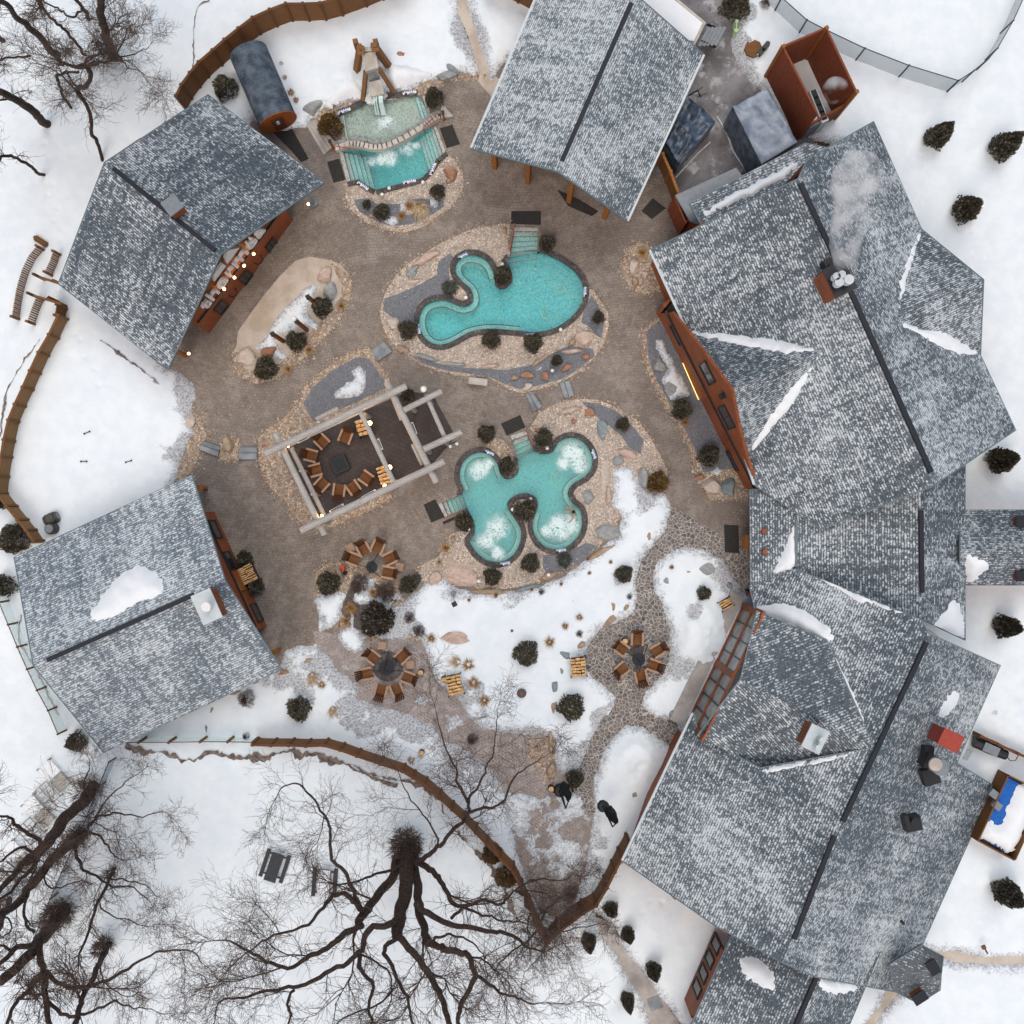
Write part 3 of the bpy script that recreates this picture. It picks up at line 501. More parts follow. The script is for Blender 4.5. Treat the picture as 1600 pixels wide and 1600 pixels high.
patch = [[(665, 909), (693, 901), (708, 918), (725, 922), (745, 926), (804, 924), (848, 917), (885, 898), (924, 869), (940, 853), (968, 840), (972, 806), (958, 790), (959, 762), (959, 732), (987, 729), (998, 751), (1014, 770), (1040, 772), (1053, 795), (1040, 831), (1019, 852), (1000, 876), (995, 905), (998, 936), (993, 957), (970, 968), (938, 985), (914, 1015), (910, 1032), (925, 1057), (961, 1089), (959, 1107), (943, 1125), (930, 1146), (917, 1175), (906, 1199), (880, 1212), (866, 1194), (868, 1156), (843, 1147), (822, 1147), (785, 1144), (757, 1140), (733, 1122), (720, 1101), (708, 1088), (683, 1064), (672, 1033), (661, 1004), (650, 990), (625, 983), (617, 975), (630, 935), (655, 922)],
 zJ([(712, 900), (780, 860), (880, 850), (920, 870), (900, 940), (890, 1020), (850, 1070), (800, 1090), (745, 1000)]), zJ([(960, 865), (1040, 850), (1100, 900), (1090, 930), (1000, 940), (960, 910)]), zJ([(880, 1080), (960, 1060), (1030, 1110), (1025, 1200), (970, 1225), (890, 1170), (860, 1120)]),
 zD([(430, 745), (500, 665), (560, 565), (620, 495), (700, 445), (740, 380), (800, 345), (850, 370), (820, 400), (790, 460), (770, 520), (830, 590), (820, 635), (780, 620), (720, 620), (680, 650), (640, 665), (580, 680), (600, 740), (650, 780), (600, 820), (565, 800), (500, 750)]),
 zD([(910, 1020), (930, 980), (990, 940), (1040, 920), (1030, 880), (1070, 850), (1110, 890), (1110, 970), (1080, 1020), (990, 1050), (940, 1045)]),
 zG([(475, 680), (520, 690), (550, 760), (600, 850), (640, 930), (670, 1010), (640, 1040), (560, 1050), (550, 990), (500, 930), (540, 860), (480, 740)]), zG([(780, 1470), (850, 1435), (885, 1470), (850, 1505), (800, 1495)]),
 zA([(960, 1170), (1000, 1200), (1070, 1190), (1060, 1240), (980, 1290), (930, 1260), (930, 1220)]), zA([(1110, 1170), (1160, 1190), (1150, 1230), (1105, 1235)]), zA([(850, 1270), (910, 1285), (935, 1320), (890, 1350), (835, 1325)]),
 zB([(915, 930), (960, 945), (1040, 910), (1000, 950), (930, 955)])]
gx = np.arange(-36, 36.01, .11); XX, YY = np.meshgrid(gx, gx)
D = np.full(XX.shape, 6.0)
nz = fbm(XX * .9, YY * .9, 5, 3) * .7 + fbm(XX * 4, YY * 4, 3, 9) * .22
def near(pl, mg):
    a = np.array(pl); x0, y0 = a.min(0) - mg; x1, y1 = a.max(0) + mg
    i = (gx >= x0) & (gx <= x1); j = (gx >= y0) & (gx <= y1); return np.ix_(j, i)
for b in bare:
    pl = w2(b, .1); ix = near(pl, 6); D[ix] = np.minimum(D[ix], -sdf(XX[ix], YY[ix], pl))
for b in patch:
    pl = w2(b, .1); ix = near(pl, 1.5); D[ix] = np.maximum(D[ix], sdf(XX[ix], YY[ix], pl))
D = D + nz * np.clip(1.2 - np.abs(D) * .4, .3, 1) * .55
for pl_, thr, sd in ((w2([(650, 1085), (730, 1110), (850, 1150), (915, 1260), (930, 1310), (900, 1400), (850, 1435), (815, 1400), (795, 1290), (720, 1190), (640, 1130)]), .07, 31), (w2([(480, 1000), (560, 990), (560, 1090), (510, 1060)]), .16, 35), (w2([(490, 905), (660, 905), (665, 1000), (600, 1000), (500, 990)]), .1, 33)):
    ix = near(pl_, .2); X0, Y0 = XX[ix], YY[ix]; e = fbm(X0 * .55, Y0 * .55, 5, sd) + fbm(X0 * 2.5, Y0 * 2.5, 3, sd) * .25; dd_ = D[ix]; k = (sdf(X0, Y0, pl_) > 0) & (e > thr) & (dd_ < .1); dd_[k] = np.minimum(.25, (e[k] - thr) * 2.2); D[ix] = dd_
hgt = .26 * (1 - np.exp(-np.clip(D, 0, None) / .45)) + np.where(D > 0, fbm(XX * .5, YY * .5, 4, 5) * .16 * np.clip(D, 0, 1.5) / 1.5 + fbm(XX * 3, YY * 3, 3, 8) * .035 * np.clip(D * 2, 0, 1), 0)
hgt = np.where(D > 0, np.clip(hgt, .012, None) + .02, -.055 + np.clip(D, -.3, 0) * .05)
for bx, by, br, bh in ((1085, 1000, 45, .5), (1000, 1180, 40, .55), (1100, 960, 30, .3), (540, 130, 40, .35), (1160, 60, 28, .4), (750, 30, 60, .3), (1165, 110, 20, .4), (1580, 1130, 40, .3)):   # shovelled banks
    c = P(bx, by); rr = br * .04; hgt += bh * np.exp(-((XX - c.x) ** 2 + (YY - c.y) ** 2) / rr ** 2) * np.clip(D, 0, 1) * (1 + fbm(XX * 1.6, YY * 1.6, 4, 11) * .9)
for tr_, sd in (([(75, 215), (80, 290), (95, 360), (100, 420)], 1), ([(120, 520), (160, 600), (230, 680), (262, 740)], 2), ([(560, 60), (640, 60), (700, 40)], 3), ([(300, 1300), (420, 1330), (500, 1300), (560, 1220)], 4), ([(1390, 160), (1450, 280), (1540, 420)], 5), ([(1060, 1400), (1000, 1420), (960, 1500)], 6), ([(760, 960), (820, 1080), (860, 1000), (960, 920)], 7), ([(1300, 40), (1400, 60), (1480, 40)], 8), ([(1530, 1440), (1560, 1560)], 9)):
    w_ = [Vector(v) for v in w2(catmull(tr_, 4, False))]; rf = random.Random(sd); sgn = 1
    for i in range(len(w_) - 1):
        d = w_[i + 1] - w_[i]; nn = Vector((-d.y, d.x)).normalized()
        for j in range(int(d.length / .6)):
            sgn = -sgn; c = w_[i] + d.normalized() * (j * .6 + rf.uniform(-.1, .1)) + nn * (sgn * .16 + rf.uniform(-.05, .05)); ix = near([(c.x, c.y)], .5)
            if D[ix].min() > .8: hgt[ix] -= .09 * np.exp(-((XX[ix] - c.x) ** 2 + (YY[ix] - c.y) ** 2) / .022)
# dirty thin areas
thin = fbm(XX * .8, YY * .8, 5, 21); edge = np.clip(D, 0, 3)
TH = np.where(D > 0, edge * .3 + .03, 0)
for bx, by, br in ((700, 955, 22), (735, 1010, 30), (760, 1075, 34), (800, 940, 16), (905, 940, 20), (850, 1060, 24), (960, 900, 16), (1000, 790, 20), (500, 1040, 24), (480, 1080, 22), (655, 1150, 34), (820, 1160, 26), (905, 1190, 20), (940, 1120, 18), (1085, 950, 20), (360, 1110, 30), (270, 700, 24), (90, 1160, 20), (560, 1130, 60), (700, 1215, 50), (430, 1060, 40), (1150, 80, 34), (1165, 30, 30), (760, 1200, 30), (940, 1330, 25), (1550, 1110, 30), (1500, 1170, 30), (620, 960, 30), (640, 1000, 20), (300, 610, 30), (730, 60, 26), (1080, 1050, 26), (1120, 900, 25), (210, 640, 40)):
    c = P(bx, by); rr = br * .04; TH = TH - np.exp(-((XX - c.x) ** 2 + (YY - c.y) ** 2) / rr ** 2) * (.32 + thin * 1.6)
TH = np.clip(TH, 0, 1)
n = len(gx); idx = np.arange(n * n).reshape(n, n); up = hgt > -.05
q = up[:-1, :-1] | up[1:, :-1] | up[:-1, 1:] | up[1:, 1:]
for hl in HOLES: 
    ix = near(hl, .3)
    k = np.zeros(up.shape, bool); k[ix] = pip(XX[ix], YY[ix], hl); q &= ~k[:-1, :-1]
fa = np.stack([idx[:-1, :-1][q], idx[:-1, 1:][q], idx[1:, 1:][q], idx[1:, :-1][q]], 1)
me = bpy.data.meshes.new('snow'); vv = np.stack([XX.ravel(), YY.ravel(), hgt.ravel()], 1)
ring = [(-36, -36), (36, -36), (36, 36), (-36, 36)]; far = [(-255, -255), (255, -255), (255, 255), (-255, 255)]
vv = np.vstack([vv, [(x, y, .2) for x, y in ring], [(x, y, .2) for x, y in far]]); b = n * n
fl = fa.tolist() + [[b + (i + 1) % 4, b + i, b + 4 + i, b + 4 + (i + 1) % 4] for i in range(4)]
me.from_pydata(vv.tolist(), [], fl); me.polygons.foreach_set('use_smooth', [True] * len(fl)); me.materials.append(M['snow'])
a = me.attributes.new('thick', 'FLOAT', 'POINT'); a.data.foreach_set('value', list(map(float, TH.ravel())) + [1.0] * 8)
bm = bmesh.new(); bm.from_mesh(me); bmesh.ops.delete(bm, geom=[v for v in bm.verts if not v.link_faces], context='VERTS'); bm.normal_update()
for f_ in bm.faces:
    if f_.normal.z < 0: f_.normal_flip()
bm.to_mesh(me); bm.free()
so_ = bpy.data.objects.new('snow', me); C.objects.link(so_); so_['kind'] = 'structure'
def snow_z(x, y):
    i = int(round((x + 36) / .11)); j = int(round((y + 36) / .11))
    return max(0.0, float(hgt[j, i])) if 0 <= i < n and 0 <= j < n else .2
# pebbles edging the beds (too many to count)
rnd = random.Random(3); pb = MB(); vsI, fsI = ICO[1]; oct_v = [(1, 0, 0), (-1, 0, 0), (0, 1, 0), (0, -1, 0), (0, 0, 1), (0, 0, -1)]; oct_f = [(0, 2, 4), (2, 1, 4), (1, 3, 4), (3, 0, 4), (2, 0, 5), (1, 2, 5), (3, 1, 5), (0, 3, 5)]
def pebble(x, y, r, z=.02):
    a = rnd.uniform(0, 6.28); ca, sa = math.cos(a), math.sin(a); rx = r * rnd.uniform(.8, 1.4); ry = r * rnd.uniform(.6, 1); rz = r * rnd.uniform(.5, .8)
    pb.add([(x + vx * rx * ca - vy * ry * sa, y + vx * rx * sa + vy * ry * ca, z + vz * rz) for vx, vy, vz in ([(v[0] * .8 + .1 * rnd.random(), v[1], v[2]) for v in oct_v])], oct_f)
def edge_stones(poly, i0=0, i1=None, wd=.28, dens=26, closed=True, lo=.03, hi=.085, skip=()):
    L = len(poly)
    for i in range(i0, (i1 if i1 is not None else (L if closed else L - 1))):
        a, b = Vector(poly[i]), Vector(poly[(i + 1) % L]); d = b - a
        for k in range(int(d.length * dens)):
            p = a + d * rnd.random() + Vector((rnd.gauss(0, wd * .5), rnd.gauss(0, wd * .5)))
            if any(bool(pip(p.x, p.y, h)) for h in skip): continue
            pebble(p.x, p.y, rnd.uniform(lo, hi) * (1.4 if rnd.random() < .08 else 1))
sk_ = [offset(P2w, .5), offset(P3w, .5), ST2, ST3n, PL]
edge_stones(bed_w, skip=sk_); edge_stones(bed_b, skip=sk_); edge_stones(bed_s, 7, 21, .3, 30); edge_stones(bed_p, 0, 11, .3, 34); edge_stones(bed_p, 17, None, .35, 34)
edge_stones(bed_c, skip=sk_); edge_stones(bed_h, wd=.2, skip=sk_); edge_stones(bed_n, wd=.35, dens=30); edge_stones(bed_i, wd=.25, dens=50)
edge_stones(w2(zA([(400, 700), (480, 655), (560, 610), (700, 575)])), closed=False, dens=50, hi=.16); edge_stones(w2(zA([(870, 540), (1000, 500), (1140, 465), (1300, 460), (1420, 450)])), closed=False, dens=50, hi=.15)
edge_stones(w2(zE([(1150, 1100), (1200, 1180), (1225, 1260), (1190, 1370), (1140, 1480), (1040, 1550)])), closed=False, wd=.5, dens=60)
edge_stones(w2(zJ([(740, 740), (800, 690), (900, 690), (1000, 730), (1120, 790), (1200, 820), (1240, 870)])), closed=False, wd=.4, dens=60); edge_stones(w2(zJ([(1060, 1140), (1150, 1110), (1280, 1105), (1370, 1150)])), closed=False, wd=.25, dens=50)
edge_stones(w2(zJ([(780, 480), (930, 420), (1080, 360), (1190, 290)])), closed=False, wd=.3, dens=50); edge_stones(w2(zQ([(300, 180), (290, 260), (340, 330), (385, 400), (400, 480)])), closed=False, wd=.5, dens=30, hi=.14)
edge_stones(w2([(965, 1335), (975, 1310), (985, 1290)]), closed=False, wd=.4, dens=40, hi=.14)
tag(pb.build('border_pebbles', M['peb']), 'cream and brown pebbles edging the planting beds', 'pebbles', kind='stuff')
# grid drain bricks, disc in the snow garden
# ---------------- pools ----------------
def water(poly, z, mat, jets, sp=.16):
    def fo(x, y):
        f = np.zeros(x.shape)
        for jx, jy, jr, js in jets:
            c = P(jx, jy); f = np.maximum(f, js * np.clip(1.25 - np.hypot(x - c.x, y - c.y) / (jr * .04), 0, 1))
        return f
    return sheet('water', poly, z, mat, spacing=sp, attrf={'foam': fo})
def ring(m, poly, d0, d1, z0, z1, mi=0, closed=True):    # solid band between two offsets
    a = offset(poly, d0); b = offset(poly, d1); n = len(poly)
    for i in range(n if closed else n - 1):
        j = (i + 1) % n; q = [a[i], a[j], b[j], b[i]]
        vs = [(x, y, z1) for x, y in q] + [(x, y, z0) for x, y in q]
        m.add(vs, [(0, 1, 2, 3), (4, 7, 6, 5), (0, 4, 5, 1), (2, 6, 7, 3)], mi)
def walls(m, poly, z0, z1, mi=0):
    n = len(poly)
    for i in range(n):
        j = (i + 1) % n; m.add([(poly[i][0], poly[i][1], z0), (poly[j][0], poly[j][1], z0), (poly[j][0], poly[j][1], z1), (poly[i][0], poly[i][1], z1)], [(0, 1, 2, 3)], mi)
def stairs(root, quad, nst, z0, z1, zb, dry=2, name='steps'):
    tl, tr, br, bl = [Vector(q) for q in quad]; m = MB()
    for i in range(nst):
        a, b = i / nst, (i + 1) / nst; z = z0 + (z1 - z0) * i / (nst - 1)
        q = [tl.lerp(bl, a), tr.lerp(br, a), tr.lerp(br, b), tl.lerp(bl, b)]; mi = 0 if i >= dry else 1
        vs = [(p.x, p.y, z) for p in q] + [(p.x, p.y, zb) for p in q]; m.add(vs, [(3, 2, 1, 0), (0, 1, 5, 4), (1, 2, 6, 5), (2, 3, 7, 6), (3, 0, 4, 7)], mi)
        e = .12; q2 = [q[3].lerp(q[0], e), q[2].lerp(q[1], e)]
        vs = [(p.x, p.y, z + .006) for p in (q[3], q[2], q2[1], q2[0])]; m.add(vs, [(0, 1, 2, 3)], 2)
    return m.build(name, [M['step'], M['stepd'], M['nose']], root)
def rail(root, a, b, z0, z1, mat='rust'):
    m = MB(); a = Vector((*a, z0)); b = Vector((*b, z1)); u = Vector((0, 0, .85)); m.tube([a, a + u, b + u, b], .025, 6)
    m.tube([a.lerp(b, .5), a.lerp(b, .5) + u], .02, 6); return m.build('handrail', M[mat], root)
def dtile(root, cx, cy, ang, wdt=.6):      # depth plates on the coping: white ground with blue lettering bars
    p = P(cx, cy, .1); m = MB(); ca, sa = math.cos(ang), math.sin(ang)
    def rect(x, y, w_, h_, z, mi): m.box((p.x + x * ca - y * sa, p.y + x * sa + y * ca, z), (w_, h_, .01), ang, mi)
    rect(0, 0, wdt, .2, .105, 0)
    for k in range(6): rect(-wdt * .42 + k * wdt * .165, .06, .065, .07, .112, 1)
    rect(-.24, -.06, .16, .09, .112, 2); rect(.1, -.06, .3, .05, .112, 1)
    m.build('depth_plate', [M['white'], M['blue'], M['black']], root)
def pool(name, label, poly, holes_st, zw, floor, ledges, cop=(.0, .34), tile='tile'):
    c = Vector((sum(p[0] for p in poly) / len(poly), sum(p[1] for p in poly) / len(poly), 0)); r = thing(name, label, 'pool', c)
    sheet('basin_floor', offset(poly, .1) if not holes_st else [offset(poly, .1)] + [], floor, M[tile], parent=r)
    m = MB(); walls(m, poly, floor, 0.0); m.build('basin_wall', M[tile], r)
    m = MB(); n = len(poly)
    skip = [i for i in range(n) if any(bool(pip((poly[i][0] + poly[(i + 1) % n][0]) / 2, (poly[i][1] + poly[(i + 1) % n][1]) / 2, offset(h, .12))) for h in holes_st)]
    a, b = offset(poly, cop[0]), offset(poly, cop[1])
    st = max(skip) + 1 if skip else 0; run = []
    for k in range(n + 1):
        i = (st + k) % n
        if k == n or i in skip:
            if run: m = MB()
            for i_ in run:
                j = (i_ + 1) % n; q = [a[i_], a[j], b[j], b[i_]]; vs = [(x, y, .09) for x, y in q] + [(x, y, -.15) for x, y in q]; m.add(vs, [(0, 1, 2, 3), (4, 7, 6, 5), (0, 4, 5, 1), (2, 6, 7, 3)])
            if run: m.build('coping', M['cop'], r)
            run = []
        else: run.append(i)
    for (i0, i1, wd) in ledges:
        m = MB(); ins = offset(poly, -wd); ids = [k % n for k in range(i0, i1 + 1)]
        for u, v in zip(ids, ids[1:]):
            q = [poly[u], poly[v], ins[v], ins[u]]; z = -.42
            m.add([(x, y, z) for x, y in q] + [(x, y, floor) for x, y in q], [(0, 1, 2, 3), (3, 2, 6, 7)])
            i2 = offset(poly, -wd + .07); q = [i2[u], i2[v], ins[v], ins[u]]; m.add([(x, y, z + .006) for x, y in q], [(0, 1, 2, 3)], 1)
        for e_ in (ids[0], ids[-1]): q = [poly[e_], ins[e_]]; m.add([(*q[0], -.42), (*q[1], -.42), (*q[1], floor), (*q[0], floor)], [(0, 1, 2, 3)])
        m.build('bench_ledge', [M['ledge'], M['nose']], r)
    return r
p2 = pool('hot_pool', 'large teal hot pool with two rounded lobes and stairs on its north side', P2w, [ST2], -.12, -1.2, [(12 * 3, 41 * 3, .38)])
stairs(p2, ST2, 7, -.02, -1.0, -1.25, 2); rail(p2, ST2[0], Vector(ST2[0]).lerp(Vector(ST2[3]), .8), 0, -.5)
for q in ((545, 265, .45), (284, 700, -1.4), (950, 735, .1), (1272, 480, 1.5)): z_ = zB([q[:2]])[0]; dtile(p2, *z_, q[2])
p3 = pool('hot_pool', 'puzzle shaped teal hot pool with four bubbling lobes', P3w, [ST3n, ST3w], -.12, -1.15, [(6, 52, .34), (66, 86, .36), (98, 115, .32)])
stairs(p3, ST3n, 5, -.02, -.8, -1.2, 2); stairs(p3, [ST3w[3], ST3w[0], ST3w[1], ST3w[2]], 6, -.02, -.9, -1.2, 2)
rail(p3, ST3n[1], Vector(ST3n[1]).lerp(Vector(ST3n[2]), .8), 0, -.4); rail(p3, ST3w[3], Vector(ST3w[3]).lerp(Vector(ST3w[2]), .8), 0, -.4)
for q in ((552, 333, -.4), (1172, 340, -1.2), (978, 914, .15), (645, 992, .15)): z_ = zC([q[:2]])[0]; dtile(p3, *z_, q[2])
W2 = sheet('water', [P2w, ST2], -.12, M['water'], spacing=.3, attrf={'foam': lambda x, y: np.zeros(x.shape)})
jets = [(748, 735, 19, 1.1), (762, 725, 12, 1), (895, 708, 22, 1.15), (905, 725, 18, 1.1), (880, 722, 16, 1), (776, 825, 24, 1.1), (760, 845, 18, 1.05), (778, 865, 14, 1.1), (875, 825, 24, 1.2), (855, 830, 14, .9), (890, 820, 20, 1.0)]
W3 = water(P3w, -.12, M['water3'], jets); 
def strip_water(q, a): 
    tl, tr, br, bl = [Vector(v) for v in q]; pl = [tuple(tl.lerp(bl, a)), tuple(tr.lerp(br, a)), tuple(br), tuple(bl)]
    return sheet('water', pl, -.121, M['water3'], attrf={'foam': lambda x, y: np.zeros(x.shape)})
strip_water(ST3n, .35); strip_water([ST3w[3], ST3w[0], ST3w[1], ST3w[2]], .35)
# floor marks and underwater lights in the pools
def mark(root, px, py, ang):
    p = P(px, py, -1.19); m = MB(); ca, sa = math.cos(ang), math.sin(ang)
    for x, y, w_, h_ in ((0, .3, .4, .03), (0, -.3, .4, .03), (-.2, 0, .03, .6), (.2, 0, .03, .6), (0, 0, .4, .03)): m.box((p.x + x * ca - y * sa, p.y + x * sa + y * ca, -1.13), (w_, h_, .02), ang)
    m.build('floor_drain', M['lime'], root)
mark(p2, 877, 451, .35); mark(p2, 853, 491, -.3); mark(p3, 868, 747, 1.3)
rs = random.Random(5)
for root, pts in ((p2, [(727, 430), (755, 446), (812, 442), (836, 420), (861, 435), (886, 457), (761, 475), (807, 481), (781, 496), (732, 505), (694, 492), (871, 491), (677, 516), (749, 424)]), (p3, [(870, 761), (868, 745), (765, 800), (800, 770), (845, 775)])):
    for x, y in pts: m = MB(); p = P(x, y, -1.1); m.cyl((p.x, p.y, -1.18), .07, .04, 8); m.build('pool_light', M['lime'], root)
# waterfall plunge pools
r1 = thing('plunge_pool', 'shallow pale green pool under the waterfall chute', 'pool', (*P(595, 185)[:2], 0))
sheet('basin_floor', PU, -.25, M['tilep'], parent=r1); m = MB(); walls(m, PU, -.3, .06); m.build('basin_wall', M['tilep'], r1)
m = MB(); up_ = PU[:7]
for i in range(len(up_) - 1):
    a, b = Vector(up_[i]), Vector(up_[i + 1]); t = (b - a).normalized(); nn = Vector((-t.y, t.x)) * .35; q = [a, b, b + nn, a + nn]; m.add([(p.x, p.y, .1) for p in q] + [(p.x, p.y, -.05) for p in q], [(0, 1, 2, 3), (0, 4, 5, 1), (2, 6, 7, 3), (4, 7, 6, 5)])
m.build('coping', M['cop'], r1)
for q in (zA([(1020, 575), (1085, 572), (1118, 695), (1060, 700)]), zA([(568, 690), (600, 688), (625, 840), (590, 862)])):
    q = w2(q); q = [q[1], q[2], q[3], q[0]]; stairs(r1, q, 3, .05, -.12, -.3, 1)
for q in ((600, 660, .35), (990, 550, .15)): z_ = zA([q[:2]])[0]; dtile(r1, *z_, q[2], .85)
water(PU, -.04, M['waterp'], [(603, 190, 13, 1.2), (590, 196, 20, .6), (612, 195, 16, .6)])
r2 = thing('plunge_pool', 'deep turquoise pool with stairs on both sides below the stone weir', 'pool', (*P(605, 255)[:2], 0))
sheet('basin_floor', PL, -1.6, M['tiled'], parent=r2); m = MB(); walls(m, PL, -1.6, .0); m.build('basin_wall', M['tiled'], r2)
stairs(r2, [w2(zA([p]))[0] for p in ((618, 1085), (572, 905), (722, 905), (782, 1122))], 6, .02, -.9, -1.65, 2)
stairs(r2, [w2(zA([p]))[0] for p in ((1150, 752), (1205, 905), (1108, 1015), (1040, 800))], 6, .02, -.9, -1.65, 2)
m = MB(); lo = [PL[i] for i in (7, 8, 9, 10, 11, 12, 13, 14, 15, 16)]
for i in range(len(lo) - 1):
    a, b = Vector(lo[i]), Vector(lo[i + 1]); t = (b - a).normalized(); nn = Vector((t.y, -t.x)) * -.3
    c0 = Vector(w2(zA([(880, 980)]))[0]); 
    if (a + nn - c0).length < (a - c0).length: nn = -nn
    q = [a, b, b + nn, a + nn]; m.add([(p.x, p.y, .1) for p in q] + [(p.x, p.y, -.2) for p in q], [(0, 1, 2, 3), (0, 4, 5, 1), (2, 6, 7, 3), (4, 7, 6, 5)])
m.build('coping', M['cop'], r2)
for q in ((712, 1105, -.6), (990, 1080, .2), (1128, 1005, 1.2)): z_ = zA([q[:2]])[0]; dtile(r2, *z_, q[2], .8)
water(PL, -.14, M['water'], [(607, 243, 20, 1.0), (595, 246, 14, 1), (635, 232, 16, .95), (580, 250, 14, .7), (650, 226, 10, .7)])
m = MB(); wl = catmull(w2(zA([(555, 895), (640, 868), (700, 872), (780, 890), (860, 880), (960, 835), (1060, 775), (1110, 740), (1165, 705)])), 3, False); n_ = len(wl)
for i in range(n_ - 1):
    a, b = Vector(wl[i]), Vector(wl[i + 1]); m.beam((a.x, a.y, .2), (b.x, b.y, .2), .32, .5, ext=.03)
w_ = m.build('weir_wall', M['paleconc']); tag(w_, 'curved pale stone weir between the waterfall pool and the turquoise pool', 'wall')
m = MB(); rr = random.Random(4)
for i in range(0, n_ - 1):
    a = Vector(wl[i]); m.rock((a.x + rr.uniform(-.1, .1), a.y + .42, .1), .32, .2, .14, rr.uniform(0, 3), i, 1)
tag(m.build('weir_edging', RK[1]), 'row of grey edge stones along the upper side of the curved weir', 'edging stones', kind='stuff')
for a, b, lb in (((555, 900), (700, 925), 'red handrail at the west end of the weir'), ((1165, 712), (1080, 790), 'red handrail at the east end of the weir')):
    a, b = w2(zA([a, b])); t = thing('handrail', lb, 'handrail', (*a, 0)); m = MB(); A = Vector((*a, 0)); B = Vector((*b, 0)); u = Vector((0, 0, .95)); m.tube([A, A + u, B + u, B - Vector((0, 0, .3))], .03, 6); m.build('rail_tube', M['rust'], t)
for k, (q, lb) in enumerate((([(370, 735), (440, 720), (560, 860), (480, 925)], 'broad grey stone steps down to the west side of the waterfall pools'), ([(1170, 520), (1200, 640), (1255, 700), (1180, 715)], 'narrow grey stone kerb east of the waterfall pools'))):
    q = w2(zA(q)); m = MB(); tl, tr, br, bl = [Vector(v) for v in (q[0], q[3], q[2], q[1])] if k == 0 else [Vector(v) for v in q]
    for i in range(4):
        a, b = i / 4, (i + 1) / 4 - .02; qq = [tl.lerp(bl, a), tr.lerp(br, a), tr.lerp(br, b), tl.lerp(bl, b)]; m.prism([tuple(v) for v in qq], 0, .08 + .04 * i)
    tag(m.build('stone_steps', M['conc']), lb, 'steps')

def ribbon(pts, wd, lb, seed):
    r = random.Random(seed); w = [Vector(q) for q in w2(catmull(pts, 4, False))]; m = MB(); L = []; k = 0; h = wd * .3
    for i in range(len(w) - 1):
        d = (w[i + 1] - w[i]); nn = Vector((-d.y, d.x)).normalized(); st = max(1, int(d.length / .13))
        for j in range(st):
            k = k * .93 + r.gauss(0, .2); h = max(.015, h * .8 + wd * (.06 + r.gauss(0, .13))); p = w[i] + d * j / st + nn * wd * .7 * k; L.append((p - nn * h * r.uniform(.6, 1.1), p + nn * h * r.uniform(.3, 1)))
    for a, b in L: m.v += [(a.x, a.y, snow_z(a.x, a.y) + .035), (b.x, b.y, snow_z(b.x, b.y) + .06)]
    for i in range(len(L) - 1): m.f.append((2 * i, 2 * i + 1, 2 * i + 3, 2 * i + 2)); m.m.append(0)
    tag(m.build('exposed_earth', M['earth']), lb, 'earth', kind='stuff')
ribbon([(199, 1163), (240, 1178), (275, 1185), (305, 1188), (330, 1178), (350, 1184), (395, 1183), (440, 1178), (470, 1181), (500, 1183), (540, 1197), (580, 1210), (612, 1220), (650, 1228), (690, 1248), (715, 1290), (740, 1320), (770, 1360), (800, 1410), (820, 1460)], .5, 'ragged grey brown earth edge showing through the snow outside the board fence', 1)
ribbon([(500, 1188), (535, 1192), (560, 1204), (590, 1215), (625, 1228)], .25, 'second thin earth edge below the board fence', 4)
ribbon([(64, 530), (46, 558), (28, 590), (14, 618), (4, 660), (0, 720)], .22, 'thin earth edge in the snow left of the slatted fence', 2)
ribbon([(330, 5), (312, 15), (306, 50), (303, 90), (299, 130)], .16, 'thin earth edge in the snow left of the curved top fence', 3)
ribbon([(160, 532), (182, 548), (203, 566), (228, 583), (250, 600)], .2, 'thin earth edge below the lower eave of the spa cabin', 5)
ribbon([(1036, 990), (1045, 960), (1060, 1050), (1070, 1080)], .1, 'thin soil trace at the foot of the snow mound', 6) if False else None
ribbon([(38, 960), (35, 1000), (60, 1040), (78, 1080), (95, 1120)], .15, 'dark twiggy line outside the pale glass fence', 7)
